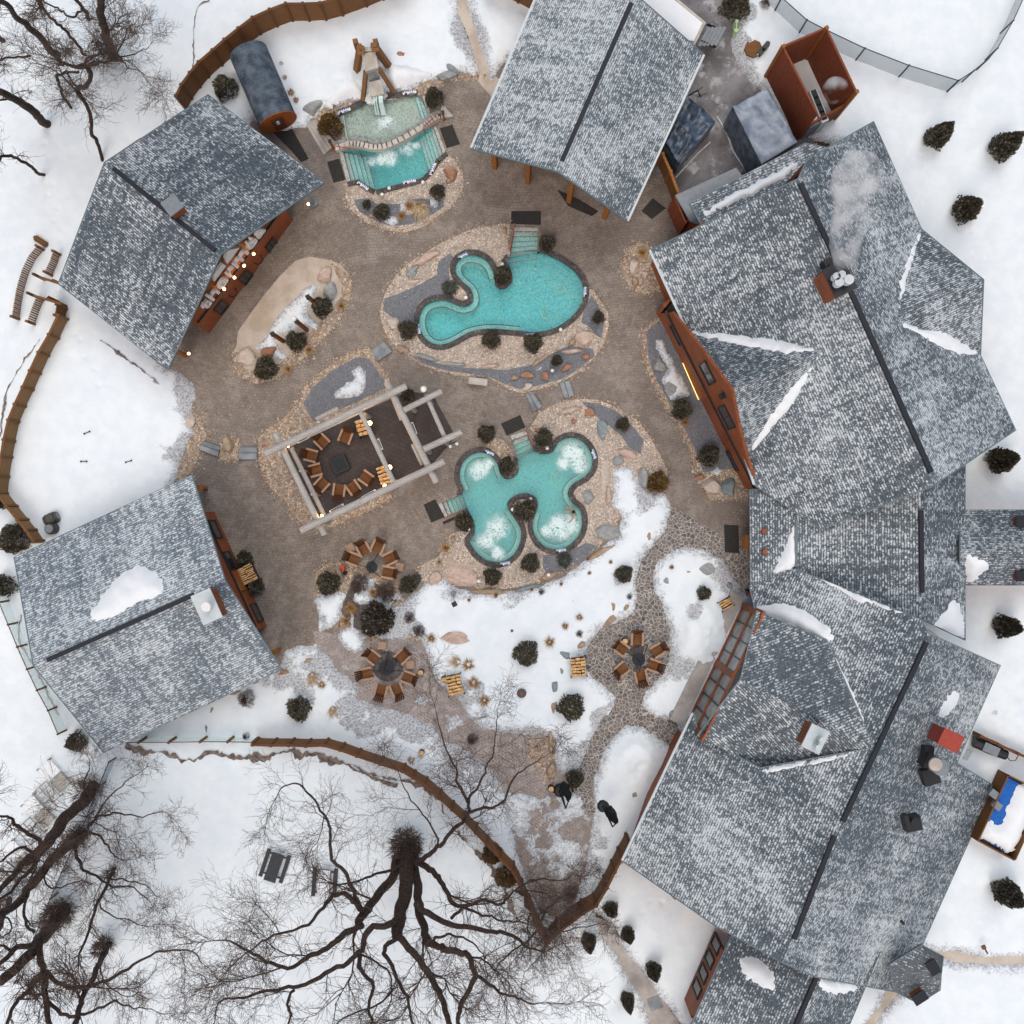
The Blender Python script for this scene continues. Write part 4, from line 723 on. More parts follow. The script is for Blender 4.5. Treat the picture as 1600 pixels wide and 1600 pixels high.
# ---------------- buildings ----------------
def plane3(a, b, c):               # plane through three (px,py,z); returns fn (px,py)->Vector on the sight line
    A, B, Cc = P(*a), P(*b), P(*c); n = (B - A).cross(Cc - A).normalized(); o = Vector((0, 0, H))
    def f(px, py):
        d = P(px, py, 0) - o; t = (A - o).dot(n) / d.dot(n); return o + d * t
    return f
def roof(root, V, faces, sh=0, th=.22, name='roof', mats=None, vent=None):
    """V: name -> Vector; faces: lists of names. one solid roof mesh with eave-aligned UVs"""
    m = MB(); cnt = {}
    for f in faces:
        for i in range(len(f)): k = frozenset((f[i], f[(i + 1) % len(f)])); cnt[k] = cnt.get(k, 0) + 1
    uvo = 0
    for f in faces:
        ps = [V[k] for k in f]; nrm = Vector((0, 0, 0))
        for i in range(len(ps)):
            a, b = ps[i], ps[(i + 1) % len(ps)]; nrm += Vector(((a.y - b.y) * (a.z + b.z), (a.z - b.z) * (a.x + b.x), (a.x - b.x) * (a.y + b.y)))
        if nrm.z < 0: ps = ps[::-1]; f = f[::-1]; nrm = -nrm
        nrm.normalize(); u = Vector((0, 0, 1)).cross(nrm); u = u.normalized() if u.length > .02 else Vector((1, 0, 0)); v = nrm.cross(u); uvo += 13.7
        tri = tessellate_polygon([ps]); N = len(m.v); n = len(ps)
        m.v += [tuple(p) for p in ps] + [(p.x, p.y, p.z - th) for p in ps]
        for t in tri:
            a, b, c = [ps[i] for i in t]
            if (b - a).cross(c - a).z < 0: t = (t[0], t[2], t[1])
            m.uv[len(m.f)] = [(ps[i].dot(u) + uvo, ps[i].dot(v)) for i in t]
            m.f.append(tuple(N + i for i in t)); m.m.append(0); m.f.append(tuple(N + n + i for i in t[::-1])); m.m.append(1)
        for i in range(n):
            j = (i + 1) % n
            if cnt[frozenset((f[i], f[j]))] == 1: m.f.append((N + i, N + n + i, N + n + j, N + j)); m.m.append(1)
    o = m.build(name, mats or [SH[sh], M['fascia']], root)
    bv = BVHTree.FromPolygons([Vector(v) for v in m.v], m.f)
    for (a, b, wd) in (vent or []):
        mv = MB(); mv.beam(Vector(a) + Vector((0, 0, .08)), Vector(b) + Vector((0, 0, .08)), wd * .72, .16); c_ = mv.build('ridge_vent', M['vent'], root); c_.parent = o
    eds = [(V[f[i]], V[f[(i + 1) % len(f)]]) for f in faces for i in range(len(f)) if cnt[frozenset((f[i], f[(i + 1) % len(f)]))] == 1]
    mg = MB()
    for a, b in eds: mg.beam(a + Vector((0, 0, -.04)), b + Vector((0, 0, -.04)), .07, .08, ext=.02)
    g = mg.build('roof_edging', M['edge'], root); g.parent = o
    return o, bv
def wall(root, p, q, bv, ztop=None, zb=-.05, mat='ceds', default=3.0, cut=.05, name='wall', thick=.2, cap=None):
    """p,q ground-level world xy; top follows the roof underside (or ztop)"""
    p, q = Vector(p[:2]), Vector(q[:2]); L = (q - p).length; nn = max(2, int(L / .25)); d = (q - p).normalized(); nr = -cam_side(p, q) * thick; m = MB(); vs = []
    for i in range(nn + 1):
        a = p.lerp(q, i / nn); z = ztop
        if z is None:
            hit = bv.ray_cast(Vector((a.x, a.y, .1)), Vector((0, 0, 1)))[0] if bv else None; z = hit.z - cut + .03 if hit else default
        for o_ in (Vector((0, 0)), nr): vs += [(a.x + o_.x, a.y + o_.y, zb), (a.x + o_.x, a.y + o_.y, z)]
    fs = []
    for i in range(nn):
        k = i * 4; fs += [(k, k + 4, k + 5, k + 1), (k + 2, k + 3, k + 7, k + 6), (k + 1, k + 5, k + 7, k + 3)]
    fs += [(0, 1, 3, 2), (nn * 4, nn * 4 + 2, nn * 4 + 3, nn * 4 + 1)]
    m.add(vs, fs); return m.build(name, M[mat], root)
def onwall(p, q, px, py):          # (distance along p->q, z) of the pixel's sight line on the vertical plane through p,q
    p, q = Vector((p[0], p[1], 0)), Vector((q[0], q[1], 0)); d = (q - p).normalized(); n = Vector((-d.y, d.x, 0)); o = Vector((0, 0, H)); r = P(px, py) - o
    t = (p - o).dot(n) / r.dot(n); h = o + r * t; return (h - p).dot(d), h.z
def cam_side(p, q):                # unit normal of the wall on the camera's (centre) side
    d = (Vector(q) - Vector(p)).normalized(); n = Vector((-d.y, d.x)); mid = (Vector(p) + Vector(q)) / 2; return n if n.dot(-mid) > 0 else -n
def wbox(p, q, s, z, w_, h_, dep, off=0.0):   # box on the wall face, centre s along, z up
    p, q = Vector(p[:2]), Vector(q[:2]); d = (q - p).normalized(); n = cam_side(p, q); c = p + d * s + n * (off + dep / 2); return (c.x, c.y, z), (w_, dep, h_), math.atan2(d.y, d.x)
def window(root, p, q, s, z, w_, h_, mull=1, fr='fr'):
    m = MB(); b = .07
    for ds, dz, ww, hh in ((0, h_ / 2, w_, b), (0, -h_ / 2, w_, b), (-w_ / 2, 0, b, h_ + b), (w_ / 2, 0, b, h_ + b)):
        c, sz, a = wbox(p, q, s + ds, z + dz, ww, hh, .09); m.box(c, sz, a)
    for k in range(mull): c, sz, a = wbox(p, q, s - w_ / 2 + w_ * (k + 1) / (mull + 1), z, .04, h_, .07); m.box(c, sz, a)
    f = m.build('window', M['dark'], root); g = MB(); c, sz, a = wbox(p, q, s, z, w_, h_, .035); g.box(c, sz, a); k = g.build('pane', M['glassd'], root); k.parent = f; return f
def ledge(root, p, q, z, name='ledge', mat='dark', s0=0, s1=None, dep=.12, h_=.06):
    L = (Vector(q[:2]) - Vector(p[:2])).length; s1 = L if s1 is None else s1; m = MB(); c, sz, a = wbox(p, q, (s0 + s1) / 2, z, s1 - s0, h_, dep); m.box(c, sz, a); return m.build(name, M[mat], root)
CAMO = Vector((0, 0, H))
def drift(poly, bv, h=.25, name='snow_drift', label=None, sp=.16, ragged=.12, base=None):
    """snow heap lying on a roof (poly in picture px)"""
    pl = w2(catmull(poly, 9)); rj = random.Random(int(poly[0][0])); pl = [(x + rj.gauss(0, .06), y + rj.gauss(0, .06)) for x, y in pl]; m = MB(); a = np.array(pl)
    pts = [Vector(p) for p in pl]; ed = [(i, (i + 1) % len(pl)) for i in range(len(pl))]; x0, y0 = a.min(0); x1, y1 = a.max(0)
    gX, gY = np.meshgrid(np.arange(x0, x1, sp), np.arange(y0, y1, sp)); gX = gX.ravel(); gY = gY.ravel(); k = sdf(gX, gY, pl) > sp * .3; pts += [Vector((float(u), float(v))) for u, v in zip(gX[k], gY[k])]
    V, E, Fc = delaunay_2d_cdt(pts, ed, [], 0, 1e-5)[:3]; vx = np.array([v[0] for v in V]); vy = np.array([v[1] for v in V]); d = np.clip(sdf(vx, vy, pl), 0, None)
    mx = max(.3, float(d.max())); hh = h * np.clip(1 - (1 - np.clip(d / min(mx, .9), 0, 1)) ** 2, 0, 1) * (1 + fbm(vx * 1.5, vy * 1.5, 3, 4) * .5) - .012; vs = []
    for x, y, z in zip(vx, vy, hh):
        r = Vector((x, y, 0)) - CAMO; r.normalize(); hit = bv.ray_cast(CAMO, r)[0] if bv else None
        if hit is None and bv: hit = bv.find_nearest(CAMO + r * ((H - 6) / -r.z))[0]
        if hit is None: t = H / -r.z; hit = CAMO + r * t; hit.z = base or 0
        vs.append((hit.x, hit.y, hit.z + z))
    cx = np.array([sum(V[i][0] for i in f) / 3 for f in Fc]); cy = np.array([sum(V[i][1] for i in f) / 3 for f in Fc]); kp = pip(cx, cy, pl)
    for i, f in enumerate(Fc):
        if kp[i]:
            A, B, D_ = [Vector(vs[j]) for j in f]; m.f.append(tuple(f) if (B - A).cross(D_ - A).z > 0 else (f[0], f[2], f[1])); m.m.append(0)
    m.v = vs; o = m.build(name, M['drift'], smooth=True); tag(o, label, 'snow', kind='stuff'); return o
def chimbox(root, c, size, rz, top='greymet', side='ceds', name='chimney', parent=None):
    m = MB(); m.box(c, size, rz, 0); m.box((c[0], c[1], c[2] + size[2] / 2 + .05), (size[0] + .16, size[1] + .16, .1), rz, 1); o = m.build(name, [M[side], M[top]], root)
    if parent: o.parent = parent
    return o
def flue(root, c, r, h, parent=None, mat='palemet', name='flue'):
    m = MB(); m.cyl(c, r * .75, h, 12); m.cyl((c[0], c[1], c[2] + h), r, .12, 16); m.cyl((c[0], c[1], c[2] + h * .5), r * .95, .07, 16); o = m.build(name, M[mat], root)
    if parent: o.parent = parent
    return o
M['edge'] = plain('metal_edge', '66777d', .4, .1, 4, .5)
def xy(v): return (v[0], v[1])
# --- B1: spa cabin with the lettered gable ---
B = thing('spa_cabin', 'wooden cabin with snow dusted gable roof and big white letters over four lit bulbs', 'building', (*P(300, 380)[:2], 0))
V = dict(A=P(325, 148, 3), B=P(506, 285, 3), F=P(345, 397, 7.9), D=P(262, 578, 3), E=P(91, 443, 3), K=P(163, 254, 7.6)); R1, bv1 = roof(B, V, [['A', 'B', 'F', 'K'], ['F', 'D', 'E', 'K']], 0, vent=[(P(178, 264, 7.6), P(337, 392, 7.9), .36)])
w1, w2_ = xy(P(330, 517)), xy(P(455, 348)); u = (Vector(xy(V['E'])) - Vector(xy(V['D']))).normalized() * 7.6; b1, b2 = tuple(Vector(w1) + u), tuple(Vector(w2_) + u)
wall(B, w1, w2_, bv1); wall(B, w2_, b2, bv1); wall(B, b2, b1, bv1); wall(B, b1, w1, bv1)
ledge(B, w1, w2_, 2.9)
for x, y in ((345, 480), (383, 433), (424, 384)): s, z = onwall(w1, w2_, x, y); window(B, w1, w2_, s, z, .75, 1.6)
for x, y in ((362, 456), (402, 405)):      # arched wall lamps
    s, z = onwall(w1, w2_, x, y); c, sz, a = wbox(w1, w2_, s, z, .5, .1, .3); m = MB(); d = Vector((math.cos(a), math.sin(a), 0)); n_ = Vector((*cam_side(w1, w2_), 0)); cc = Vector(c) - n_ * .15
    m.tube([cc - d * .3, cc - d * .25 + n_ * .22, cc + n_ * .32, cc + d * .25 + n_ * .22, cc + d * .3], .04, 6); m.build('door_handle', M['dark'], B)
s, z = onwall(w1, w2_, 375, 427)
def bulb(root, c, r=.09, e=14, name='bulb', power=True):
    m = MB(); vs, fs = ICO[2]; m.add([(c[0] + x * r, c[1] + y * r, c[2] + z_ * r) for x, y, z_ in vs], fs); o = m.build(name, M['bulb'], root, smooth=True)
    if power:
        l = bpy.data.lights.new('lamp_light', 'POINT'); l.energy = e; l.color = (1, .6, .25); l.shadow_soft_size = .12; lo = bpy.data.objects.new('lamp_light', l); C.objects.link(lo); lo.parent = root; lo.location = Vector(c) + Vector((0, 0, r + .08)) - OFF[root.name]
    return o
for i, (x, y) in enumerate(((344, 447), (360, 429), (375, 410.5), (390, 392))):
    s, z = onwall(w1, w2_, x, y); c, sz, a = wbox(w1, w2_, s, z, .1, .1, .1, .25); L = thing('wall_lamp', ['lit gooseneck bulb under the first sign letter, lowest in the photo', 'lit gooseneck bulb second from the lower end of the sign', 'lit gooseneck bulb third from the lower end of the sign', 'lit gooseneck bulb under the last sign letter, uppermost in the photo'][i], 'lamp', c, 'sign lamps on the cabin gable'); bulb(L, c, .085, 4)
    m = MB(); c2, _, _ = wbox(w1, w2_, s, z, .1, .1, .1, -.05); m.tube([c2, (c2[0], c2[1], c2[2] + .2), (c[0], c[1], c[2] + .2), (c[0], c[1], c[2] + .08)], .02, 5); m.build('lamp_arm', M['dark'], L)
def text3d(body, size, ext):
    cu = bpy.data.curves.new('lettering', 'FONT'); cu.body = body; cu.size = size; cu.extrude = ext; cu.offset = .018; cu.align_x = 'CENTER'; o = bpy.data.objects.new('lettering', cu); C.objects.link(o)
    bpy.context.view_layer.update(); me = bpy.data.meshes.new_from_object(o.evaluated_get(bpy.context.evaluated_depsgraph_get())); bpy.data.objects.remove(o); me.name = 'sign_lettering'; return me
sg = thing('sign', 'raised white letters with a white angular emblem above them on the cabin gable', 'sign', (*Vector(w1).lerp(Vector(w2_), .5), 4.4))
me = text3d('thermëa', 1.75, .1); me.materials.append(M['signw']); o = bpy.data.objects.new('lettering', me); C.objects.link(o); o.parent = sg
dd = (Vector(w2_) - Vector(w1)).normalized(); nn_ = cam_side(w1, w2_); ux = Vector((dd.x, dd.y, 0)); uz = Vector((nn_.x, nn_.y, 0)); uy = Vector((0, 0, 1))
s0, z0 = onwall(w1, w2_, 363, 418); ctr = Vector((*Vector(w1).lerp(Vector(w2_), s0 / (Vector(w2_) - Vector(w1)).length), 0)); o.matrix_local = Matrix.Translation(ctr + uz * .22 + uy * (z0 + .05) - Vector(sg.location)) @ Matrix((ux, uy, uz)).transposed().to_4x4()
m = MB()
def wq(poly):                       # extruded emblem on the gable
    pts = [ctr + ux * a + uy * (z0 + b_) for a, b_ in poly]; n = len(pts); m.add([p + uz * .3 for p in pts] + [p + uz * .12 for p in pts], [tuple(range(n)), tuple(range(n, 2 * n))[::-1]] + [(i, i + n, (i + 1) % n + n, (i + 1) % n) for i in range(n)])
wq([(-1.3, 1.75), (-.2, 1.75), (-.2, 2.35), (-1.0, 2.5)]); wq([(-.05, 1.75), (1.1, 1.75), (.55, 2.95), (.1, 2.5)]); m.build('emblem', M['signw'], sg)
chimbox(B, P(274, 325, 8.2), (.75, .75, .9), .65, 'greymet', 'ceds', parent=R1)
pz = P(292, 556, 0); t = thing('wall_lantern', 'small lit lantern on the post at the lower corner of the lettered spa cabin', 'lantern', (pz.x, pz.y, 0)); m = MB(); m.box((pz.x, pz.y, 1.3), (.18, .18, 2.6), .6); m.build('post', M['amber'], t); bulb(t, P(291, 555, 2.3) + Vector((.15, .1, 0)), .08, 10)
pz = P(490, 318, 0); t = thing('wall_lantern', 'small lit lantern on the post below the right eave corner of the lettered spa cabin', 'lantern', (pz.x, pz.y, 0)); m = MB(); m.box((pz.x, pz.y, 1.4), (.2, .2, 2.8), .6); m.box((pz.x, pz.y, .1), (.5, .5, .25), .6); m.build('post', M['greymet'], t); bulb(t, P(487, 319, 2.2) + Vector((-.2, 0, 0)), .08, 10)
# --- B2: barn with the timber gable ---
B = thing('timber_barn', 'large barn with frosted shingle roof and exposed timber gable beside the courtyard', 'building', (*P(930, 150)[:2], 0))
V = dict(A=P(735, 232, 3.8), F=P(871, 268, 7.4), D=P(980, 345, 3.8), E=P(1100, 85, 3.8), K=P(992, -10, 7.4), G=P(856, -48, 3.8)); R2, bv2 = roof(B, V, [['A', 'F', 'K', 'G'], ['F', 'D', 'E', 'K']], 1, vent=[(P(878, 252, 7.4), P(986, 6, 7.4), .34)])
a1, a2 = Vector(xy(V['A'])), Vector(xy(V['D'])); back = (Vector(xy(V['G'])) - a1).normalized(); acr = (a2 - a1).normalized()
g1, g2 = a1 + acr * .9 + back * 2.2, a2 - acr * .9 + back * 2.2; k1, k2 = g1 + back * 7.5, g2 + back * 7.5
for p, q in ((g1, g2), (g2, k2), (k2, k1), (k1, g1)): wall(B, p, q, bv2)
fm = a1.lerp(a2, .5); m = MB()
for s_ in (.12, .34, .62, .86):     # timber posts and truss
    p = a1.lerp(a2, s_) + back * .75; m = MB(); hit = bv2.ray_cast(Vector((p.x, p.y, 0)), Vector((0, 0, 1)))[0]; m.box((p.x, p.y, hit.z / 2 - .02), (.3, .3, hit.z), math.atan2(acr.y, acr.x)); m.build('post', M['amber'], B)
m = MB(); p, q = a1 + back * 1.5 + acr * .6, a2 + back * 1.5 - acr * .6; m.beam((*p, 3.2), (*q, 3.2), .28, .35)
for s0_, s1_ in ((.12, .5), (.86, .5)):
    A_, B_ = a1.lerp(a2, s0_) + back * .8, a1.lerp(a2, s1_) + back * .8; m.beam((*A_, 4.3), (*B_, 6.7), .2, .25)
m.build('gable_truss', M['amber'], B)
# --- flat annex behind the barn ---
t = thing('flat_annex', 'low annex with a snow covered flat roof and cream rim behind the barn', 'building', (*P(1060, 30)[:2], 0)); q = [P(x, y, 3.2) for x, y in ((1000, -30), (1055, -5), (1103, 35), (1085, 72), (1000, 60))]; qq = [xy(v) for v in q]; m = MB(); m.prism([tuple(Vector(v)) for v in offset(qq, -.15)], 0, 2.95); m.build('wall', M['amber'], t); m = MB(); m.prism(qq, 2.95, 3.2); m.build('roof', M['paleconc'], t); m = MB(); m.prism(offset(qq, -.25), 3.2, 3.34); m.build('snow_layer', M['drift'], t)
t = thing('steel_stair', 'grey slatted steel landing beside the cream rimmed annex', 'stairs', (*P(1112, 55)[:2], 0)); m = MB(); c = P(1112, 55, 1.2)
for k in range(5): m.box((c.x - .45 + k * .26, c.y + k * .06 - .1, 1.2 - .1 * k), (.2, 1.3, .05), -.5)
m.build('tread_set', M['greymet'], t); m = MB(); m.beam(P(1095, 64, 1.2), P(1118, 74, .6), .06, .2); m.beam(P(1105, 38, 1.2), P(1129, 48, .6), .06, .2); m.build('stringer', M['dark'], t)
# --- B3: main building ---
B = thing('main_lodge', 'largest building with crossing gables, long west deck wall and steaming chimney', 'building', (*P(1300, 550)[:2], 0))
L3 = plane3((1015, 391, 3.5), (1178, 757, 3.5), (1247, 279, 9)); Rr3 = plane3((1365, 190, 3.5), (1587, 672, 3.5), (1457, 760, 9)); rn, rs_ = P(1247, 279, 9), P(1457, 760, 9)
eA = Rr3(1401, 497); dA = L3(1284, 549)
V = dict(RN=rn, RS=rs_, NW=L3(1015, 391), d1=L3(1073, 517), dA=dA, d2=L3(1164, 716), SW=L3(1178, 757), S1=L3(1283, 826), pk=P(1141, 608, 7.9), NE=Rr3(1365, 190), Nn=Rr3(1262, 248), e1=Rr3(1440, 358), eA=eA, e2=Rr3(1532, 555), SE=Rr3(1587, 672), ek=P(1537, 437, eA.z - .1))
R3, bv3 = roof(B, V, [['NW', 'd1', 'dA', 'd2', 'SW', 'S1', 'RS', 'RN'], ['d1', 'pk', 'dA'], ['pk', 'd2', 'dA'], ['RN', 'RS', 'SE', 'e2', 'eA', 'e1', 'NE', 'Nn'], ['e1', 'ek', 'eA'], ['ek', 'e2', 'eA']], 2, vent=[(P(1250, 287, 9), P(1316, 430, 9), .36), (P(1326, 450, 9), P(1454, 738, 9), .36)])
base = [(1029, 494), (1162, 760)]; p, q = xy(P(*base[0])), xy(P(*base[1]))
def facewall(root, p, q, edge_px, zb=-.05, mat='ceds', thick=.15):     # wall whose top edge runs through the listed roof edge points
    P0 = Vector((p[0], p[1], 0)); d = (Vector((q[0], q[1], 0)) - P0).normalized(); n_ = Vector((*-cam_side(p, q), 0)) * thick; L = (Vector(q) - Vector(p)).length
    top = [onwall(p, q, *e) for e in edge_px]; pts = [(0, zb)] + [(min(max(a, 0), L), z) for a, z in top] + [(L, zb)]; f = [P0 + d * a + Vector((0, 0, z)) for a, z in pts]; k = len(f)
    m = MB(); tr = tessellate_polygon([f]); m.v = [tuple(v) for v in f] + [tuple(v + n_) for v in f]; m.f = [tuple(t) for t in tr] + [tuple(i + k for i in t[::-1]) for t in tr] + [(i, (i + 1) % k, (i + 1) % k + k, i + k) for i in range(k)]; m.m = [0] * len(m.f); return m.build('wall', M[mat], root)
facewall(B, p, q, [(1032, 490), (1050, 488), (1076, 519), (1108, 562), (1143, 609), (1153, 662), (1167, 716), (1182, 757)])
d = (Vector(q) - Vector(p)).normalized(); n = -cam_side(p, q); pi_, qi_ = Vector(p) + n * 13, Vector(q) + n * 13.5
p0 = xy(P(1019, 418)); p1 = xy(P(1043, 478)); wall(B, p0, p1, bv3); wall(B, p1, p, None, ztop=2.7); wall(B, q, qi_ + d * -.5, bv3); wall(B, qi_, Vector(pi_), bv3); pn = Vector(p0) + n * 12; wall(B, p0, pn, bv3)
ledge(B, p, q, 2.75, s0=.2)
for x, y, w_, h_, ml in ((1057, 523, 1.3, .35, 0), (1106, 583, 1.3, .9, 1), (1136, 652, 1.4, .9, 1), (1145, 720, 1.3, .35, 0), (1043, 519, .6, .5, 0), (1109, 664, .9, .3, 0), (1178, 760, .1, .1, 0)):
    s, z = onwall(p, q, x, y)
    if z > .3: window(B, p, q, s, z, w_, h_ * 2.0, ml)
s, z = onwall(p, q, 1132, 617); m = MB(); c, sz, a = wbox(p, q, s, z, .35, .35, .3); m.box(c, sz, a); m.tube([Vector(c), Vector(c) + Vector((0, 0, .35))], .06); m.build('wall_speaker', M['dark'], B)
(s0, z0), (s1, z1) = onwall(p, q, 1069, 566), onwall(p, q, 1107, 654); m = MB(); P0, _, _ = wbox(p, q, s0, z0, .1, .1, .1, .05); P1, _, _ = wbox(p, q, s1, z1, .1, .1, .1, .05); m.beam(P0, P1, .035, .035); m.build('light_strip', M['led'], B)
V = dict(a=P(1078, 318, 4.0), b=P(1258, 224, 4.0), c=P(1300, 232, 4.1), d=P(1262, 284, 4.5), e=P(1095, 350, 4.5)); RB, bvB = roof(B, V, [['a', 'b', 'c', 'd', 'e']], 3, name='lower_roof')
wall(B, xy(P(1100, 335)), xy(P(1250, 262)), None, ztop=3.85)
chimbox(B, P(1302, 443, 9.2), (1.5, 1.1, 2.0), -1.12, 'dark', 'ceds', parent=R3)
for x, y, r in ((1300, 437, .2), (1308, 434, .2), (1304, 446, .24), (1319, 442, .26)): flue(B, P(x, y, 10.1), r, .7, R3)
m = MB(); m.box(P(1295, 416, 8.9), (.7, .6, .8), -1.12); m.cyl(P(1298, 417, 9.2), .18, .4, 10); o = m.build('vent_box', M['dark'], B); o.parent = R3
# low grey annex north-west
t = thing('plant_annex', 'low grey metal roofed annex tucked against the north side of the main lodge', 'building', (*P(1100, 310)[:2], 0)); qq = [xy(P(x, y, 2.8)) for x, y in ((1055, 305), (1150, 262), (1180, 300), (1095, 352), (1078, 345))]; m = MB(); m.prism(qq, 2.6, 2.8); m.build('roof', M['greymet'], t); m = MB(); m.prism(offset(qq, -.15), 0, 2.6); m.build('wall', M['ceds'], t)
# --- B4: connecting wing ---
B = thing('link_building', 'low shingled wing joining the main lodge to the restaurant block', 'building', (*P(1340, 850)[:2], 0))
V = dict(a=P(1172, 766, 3.2), b=P(1244, 760, 4.2), c=P(1244, 889, 4.2), d=P(1173, 917, 3.2), e=P(1438, 735, 6.4), f=P(1440, 968, 6.4), g=P(1508, 720, 4.2), h=P(1508, 1000, 4.2))
R4, bv4 = roof(B, V, [['a', 'b', 'c', 'd'], ['b', 'e', 'f', 'c'], ['e', 'g', 'h', 'f']], 2, vent=[(P(1438, 797, 6.4), P(1440, 926, 6.4), .34)])
m = MB(); m.beam(P(1244, 812, 4.3), P(1244, 886, 4.3), .14, .2); o = m.build('roof_flashing', M['edge'], B); o.parent = R4
for x, y in ((1192, 830), (1193, 862)):
    m = MB(); m.cyl(P(x, y, 3.4), .16, .4, 8); o = m.build('roof_vent', M['ceds'], B); o.parent = R4
wall(B, xy(P(1178, 775)), xy(P(1178, 900)), bv4); wall(B, xy(P(1178, 900)), xy(P(1480, 960, 8)), None, ztop=3); wall(B, xy(P(1480, 960, 8)), xy(P(1480, 760, 8)), bv4)
p, q = xy(P(1176, 780)), xy(P(1176, 905)); m = MB(); c = P(1166, 847, 1.2); m.box((c.x, c.y, 1.6), (.5, .9, 1.1), 0); m.build('notice_case', M['amber'], B)
V = dict(a=P(1500, 797, 3.4), b=P(1660, 797, 3.4), c=P(1500, 860, 5.4), d=P(1660, 860, 5.4), e=P(1500, 914, 3.4), f=P(1660, 914, 3.4)); R4b, bv4b = roof(B, V, [['a', 'b', 'd', 'c'], ['c', 'd', 'f', 'e']], 3, name='lower_roof')
m = MB(); qq = [xy(P(x, y)) for x, y in ((1480, 805), (1620, 805), (1620, 900), (1480, 900))]; m.prism(qq, 0, 3.1); m.build('wall', M['ceds'], B)
for x, y in ((1595, 814), (1595, 900)): chimbox(B, P(x, y, 4.3), (.7, .45, .5), 0, 'vent', 'ceds', parent=R4b)
# --- B5: restaurant block ---
B = thing('restaurant_block', 'big shingled building at lower right with long ridge, cross gable and glazed corner', 'building', (*P(1280, 1230)[:2], 0))
R5p = plane3((1450, 993, 9), (1240, 1468, 9), (1563, 1040, 3.8)); L5p = plane3((1450, 993, 9), (1240, 1468, 9), (972, 1345, 3.0))
V = dict(r0=P(1452, 990, 9), r1=P(1312, 1291, 9), r2=P(1222, 1504, 9), a=L5p(1440, 968), b=L5p(1244, 889), c=L5p(1172, 918), d=L5p(1181, 957), e=L5p(1290, 1000), DA=L5p(1366, 1168), f=L5p(1188, 1200), g=L5p(1092, 1148), h=L5p(1083, 1113), W=L5p(972, 1345), i=L5p(1118, 1447), j=L5p(1160, 1470),
  k=R5p(1277, 1527), l=R5p(1352, 1541), m=R5p(1400, 1550), n=R5p(1392, 1507), o=R5p(1440, 1479), p=R5p(1553, 1228), q=R5p(1495, 1192), s=R5p(1563, 1040))
R5, bv5 = roof(B, V, [['r0', 'a', 'b', 'c', 'd', 'e', 'DA', 'r1'], ['r1', 'DA', 'f', 'g', 'h', 'W', 'i', 'j', 'r2'], ['r0', 'r1', 'r2', 'k', 'l', 'm', 'n', 'o', 'p', 'q', 's']], 3, vent=[(P(1447, 1003, 9), P(1316, 1283, 9), .34), (P(1303, 1305, 9), P(1240, 1466, 9), .34)])
DAz = V['DA'].z; V = dict(D1=P(1183, 955, 5.2), e=V['e'] + Vector((0, 0, .25)), DA=V['DA'] + Vector((0, 0, .05)), DP=P(1157, 1062, 6.6), g=P(1090, 1149, 5.0), f=P(1190, 1201, 5.0)); Rd, bvd = roof(B, V, [['D1', 'e', 'DA', 'DP'], ['DP', 'DA', 'f', 'g']], 0, name='cross_gable_roof')
V = dict(a=P(1391, 1507, 4.6), b=P(1440, 1477, 4.0), c=P(1474, 1495, 3.4), d=P(1469, 1547, 3.4), e=P(1436, 1568, 3.6), f=P(1399, 1550, 4.0), m=P(1478, 1521, 4.6)); V['m'] = P(1471, 1520, 4.6); Rt, bvt = roof(B, V, [['a', 'b', 'c', 'm'], ['a', 'm', 'd', 'e', 'f']], 5, name='porch_roof')
for x, y in ((1455, 1508), (1434, 1555)): chimbox(B, P(x, y, 4.3), (.45, .7, .5), .5 if y < 1520 else -1.0, 'vent', 'ceds', parent=Rt)
wall(B, xy(P(1058, 1140)), xy(P(1010, 1237)), bv5); wall(B, xy(P(1010, 1237)), xy(P(985, 1310)), bv5); wall(B, xy(P(985, 1310)), xy(P(1120, 1425)), bv5); wall(B, xy(P(1120, 1425)), xy(P(1400, 1490)), bv5); wall(B, xy(P(1390, 1480, 7)), xy(P(1500, 1230, 7)), bv5); wall(B, xy(P(1450, 1190, 7)), xy(P(1510, 1060, 7)), bv5); wall(B, xy(P(1165, 925)), xy(P(1190, 930)), bv5)
# glazed corner: concrete plinth, posts, rails, panes
p, q = xy(P(1066, 1118)), xy(P(1150, 942)); Lq = (Vector(q) - Vector(p)).length; m = MB(); c, sz, a = wbox(p, q, Lq / 2, .25, Lq + 1, .5, .9, -.2); m.box(c, sz, a); m.build('plinth', M['conc'], B)
gm = MB(); c, sz, a = wbox(p, q, Lq / 2, 3.0, Lq, 5.0, .05, -.45); gm.box(c, sz, a); gl = gm.build('glass_wall', M['palegl'], B)
m = MB()
for z in (.6, 3.1, 5.6): c, sz, a = wbox(p, q, Lq / 2, z, Lq + .3, .22, .1, -.4); m.box(c, sz, a)
for f_ in (0, .5, 1): c, sz, a = wbox(p, q, Lq * f_, 3.1, .4, 5.2, .14, -.4); m.box(c, sz, a)
m.build('window_frame', M['ceds'], B); m = MB()
for k in range(1, 8):
    if k != 4: c, sz, a = wbox(p, q, Lq * k / 8, 3.1, .09, 5.0, .07, -.4); m.box(c, sz, a)
m.build('mullion_set', M['dark'], B)
inn = -cam_side(p, q); m = MB(); pa, qa = Vector(p) + inn * .9, Vector(q) + inn * .9; m.beam((*pa, .01), (*qa, .01), .05, .05); wall(B, tuple(pa), tuple(qa), None, ztop=2.5, mat='palemet', name='inner_wall')
chimbox(B, P(1268, 1150, 8.6), (.9, 1.2, 1.3), -.45, 'palemet', 'ceds', parent=Rd)
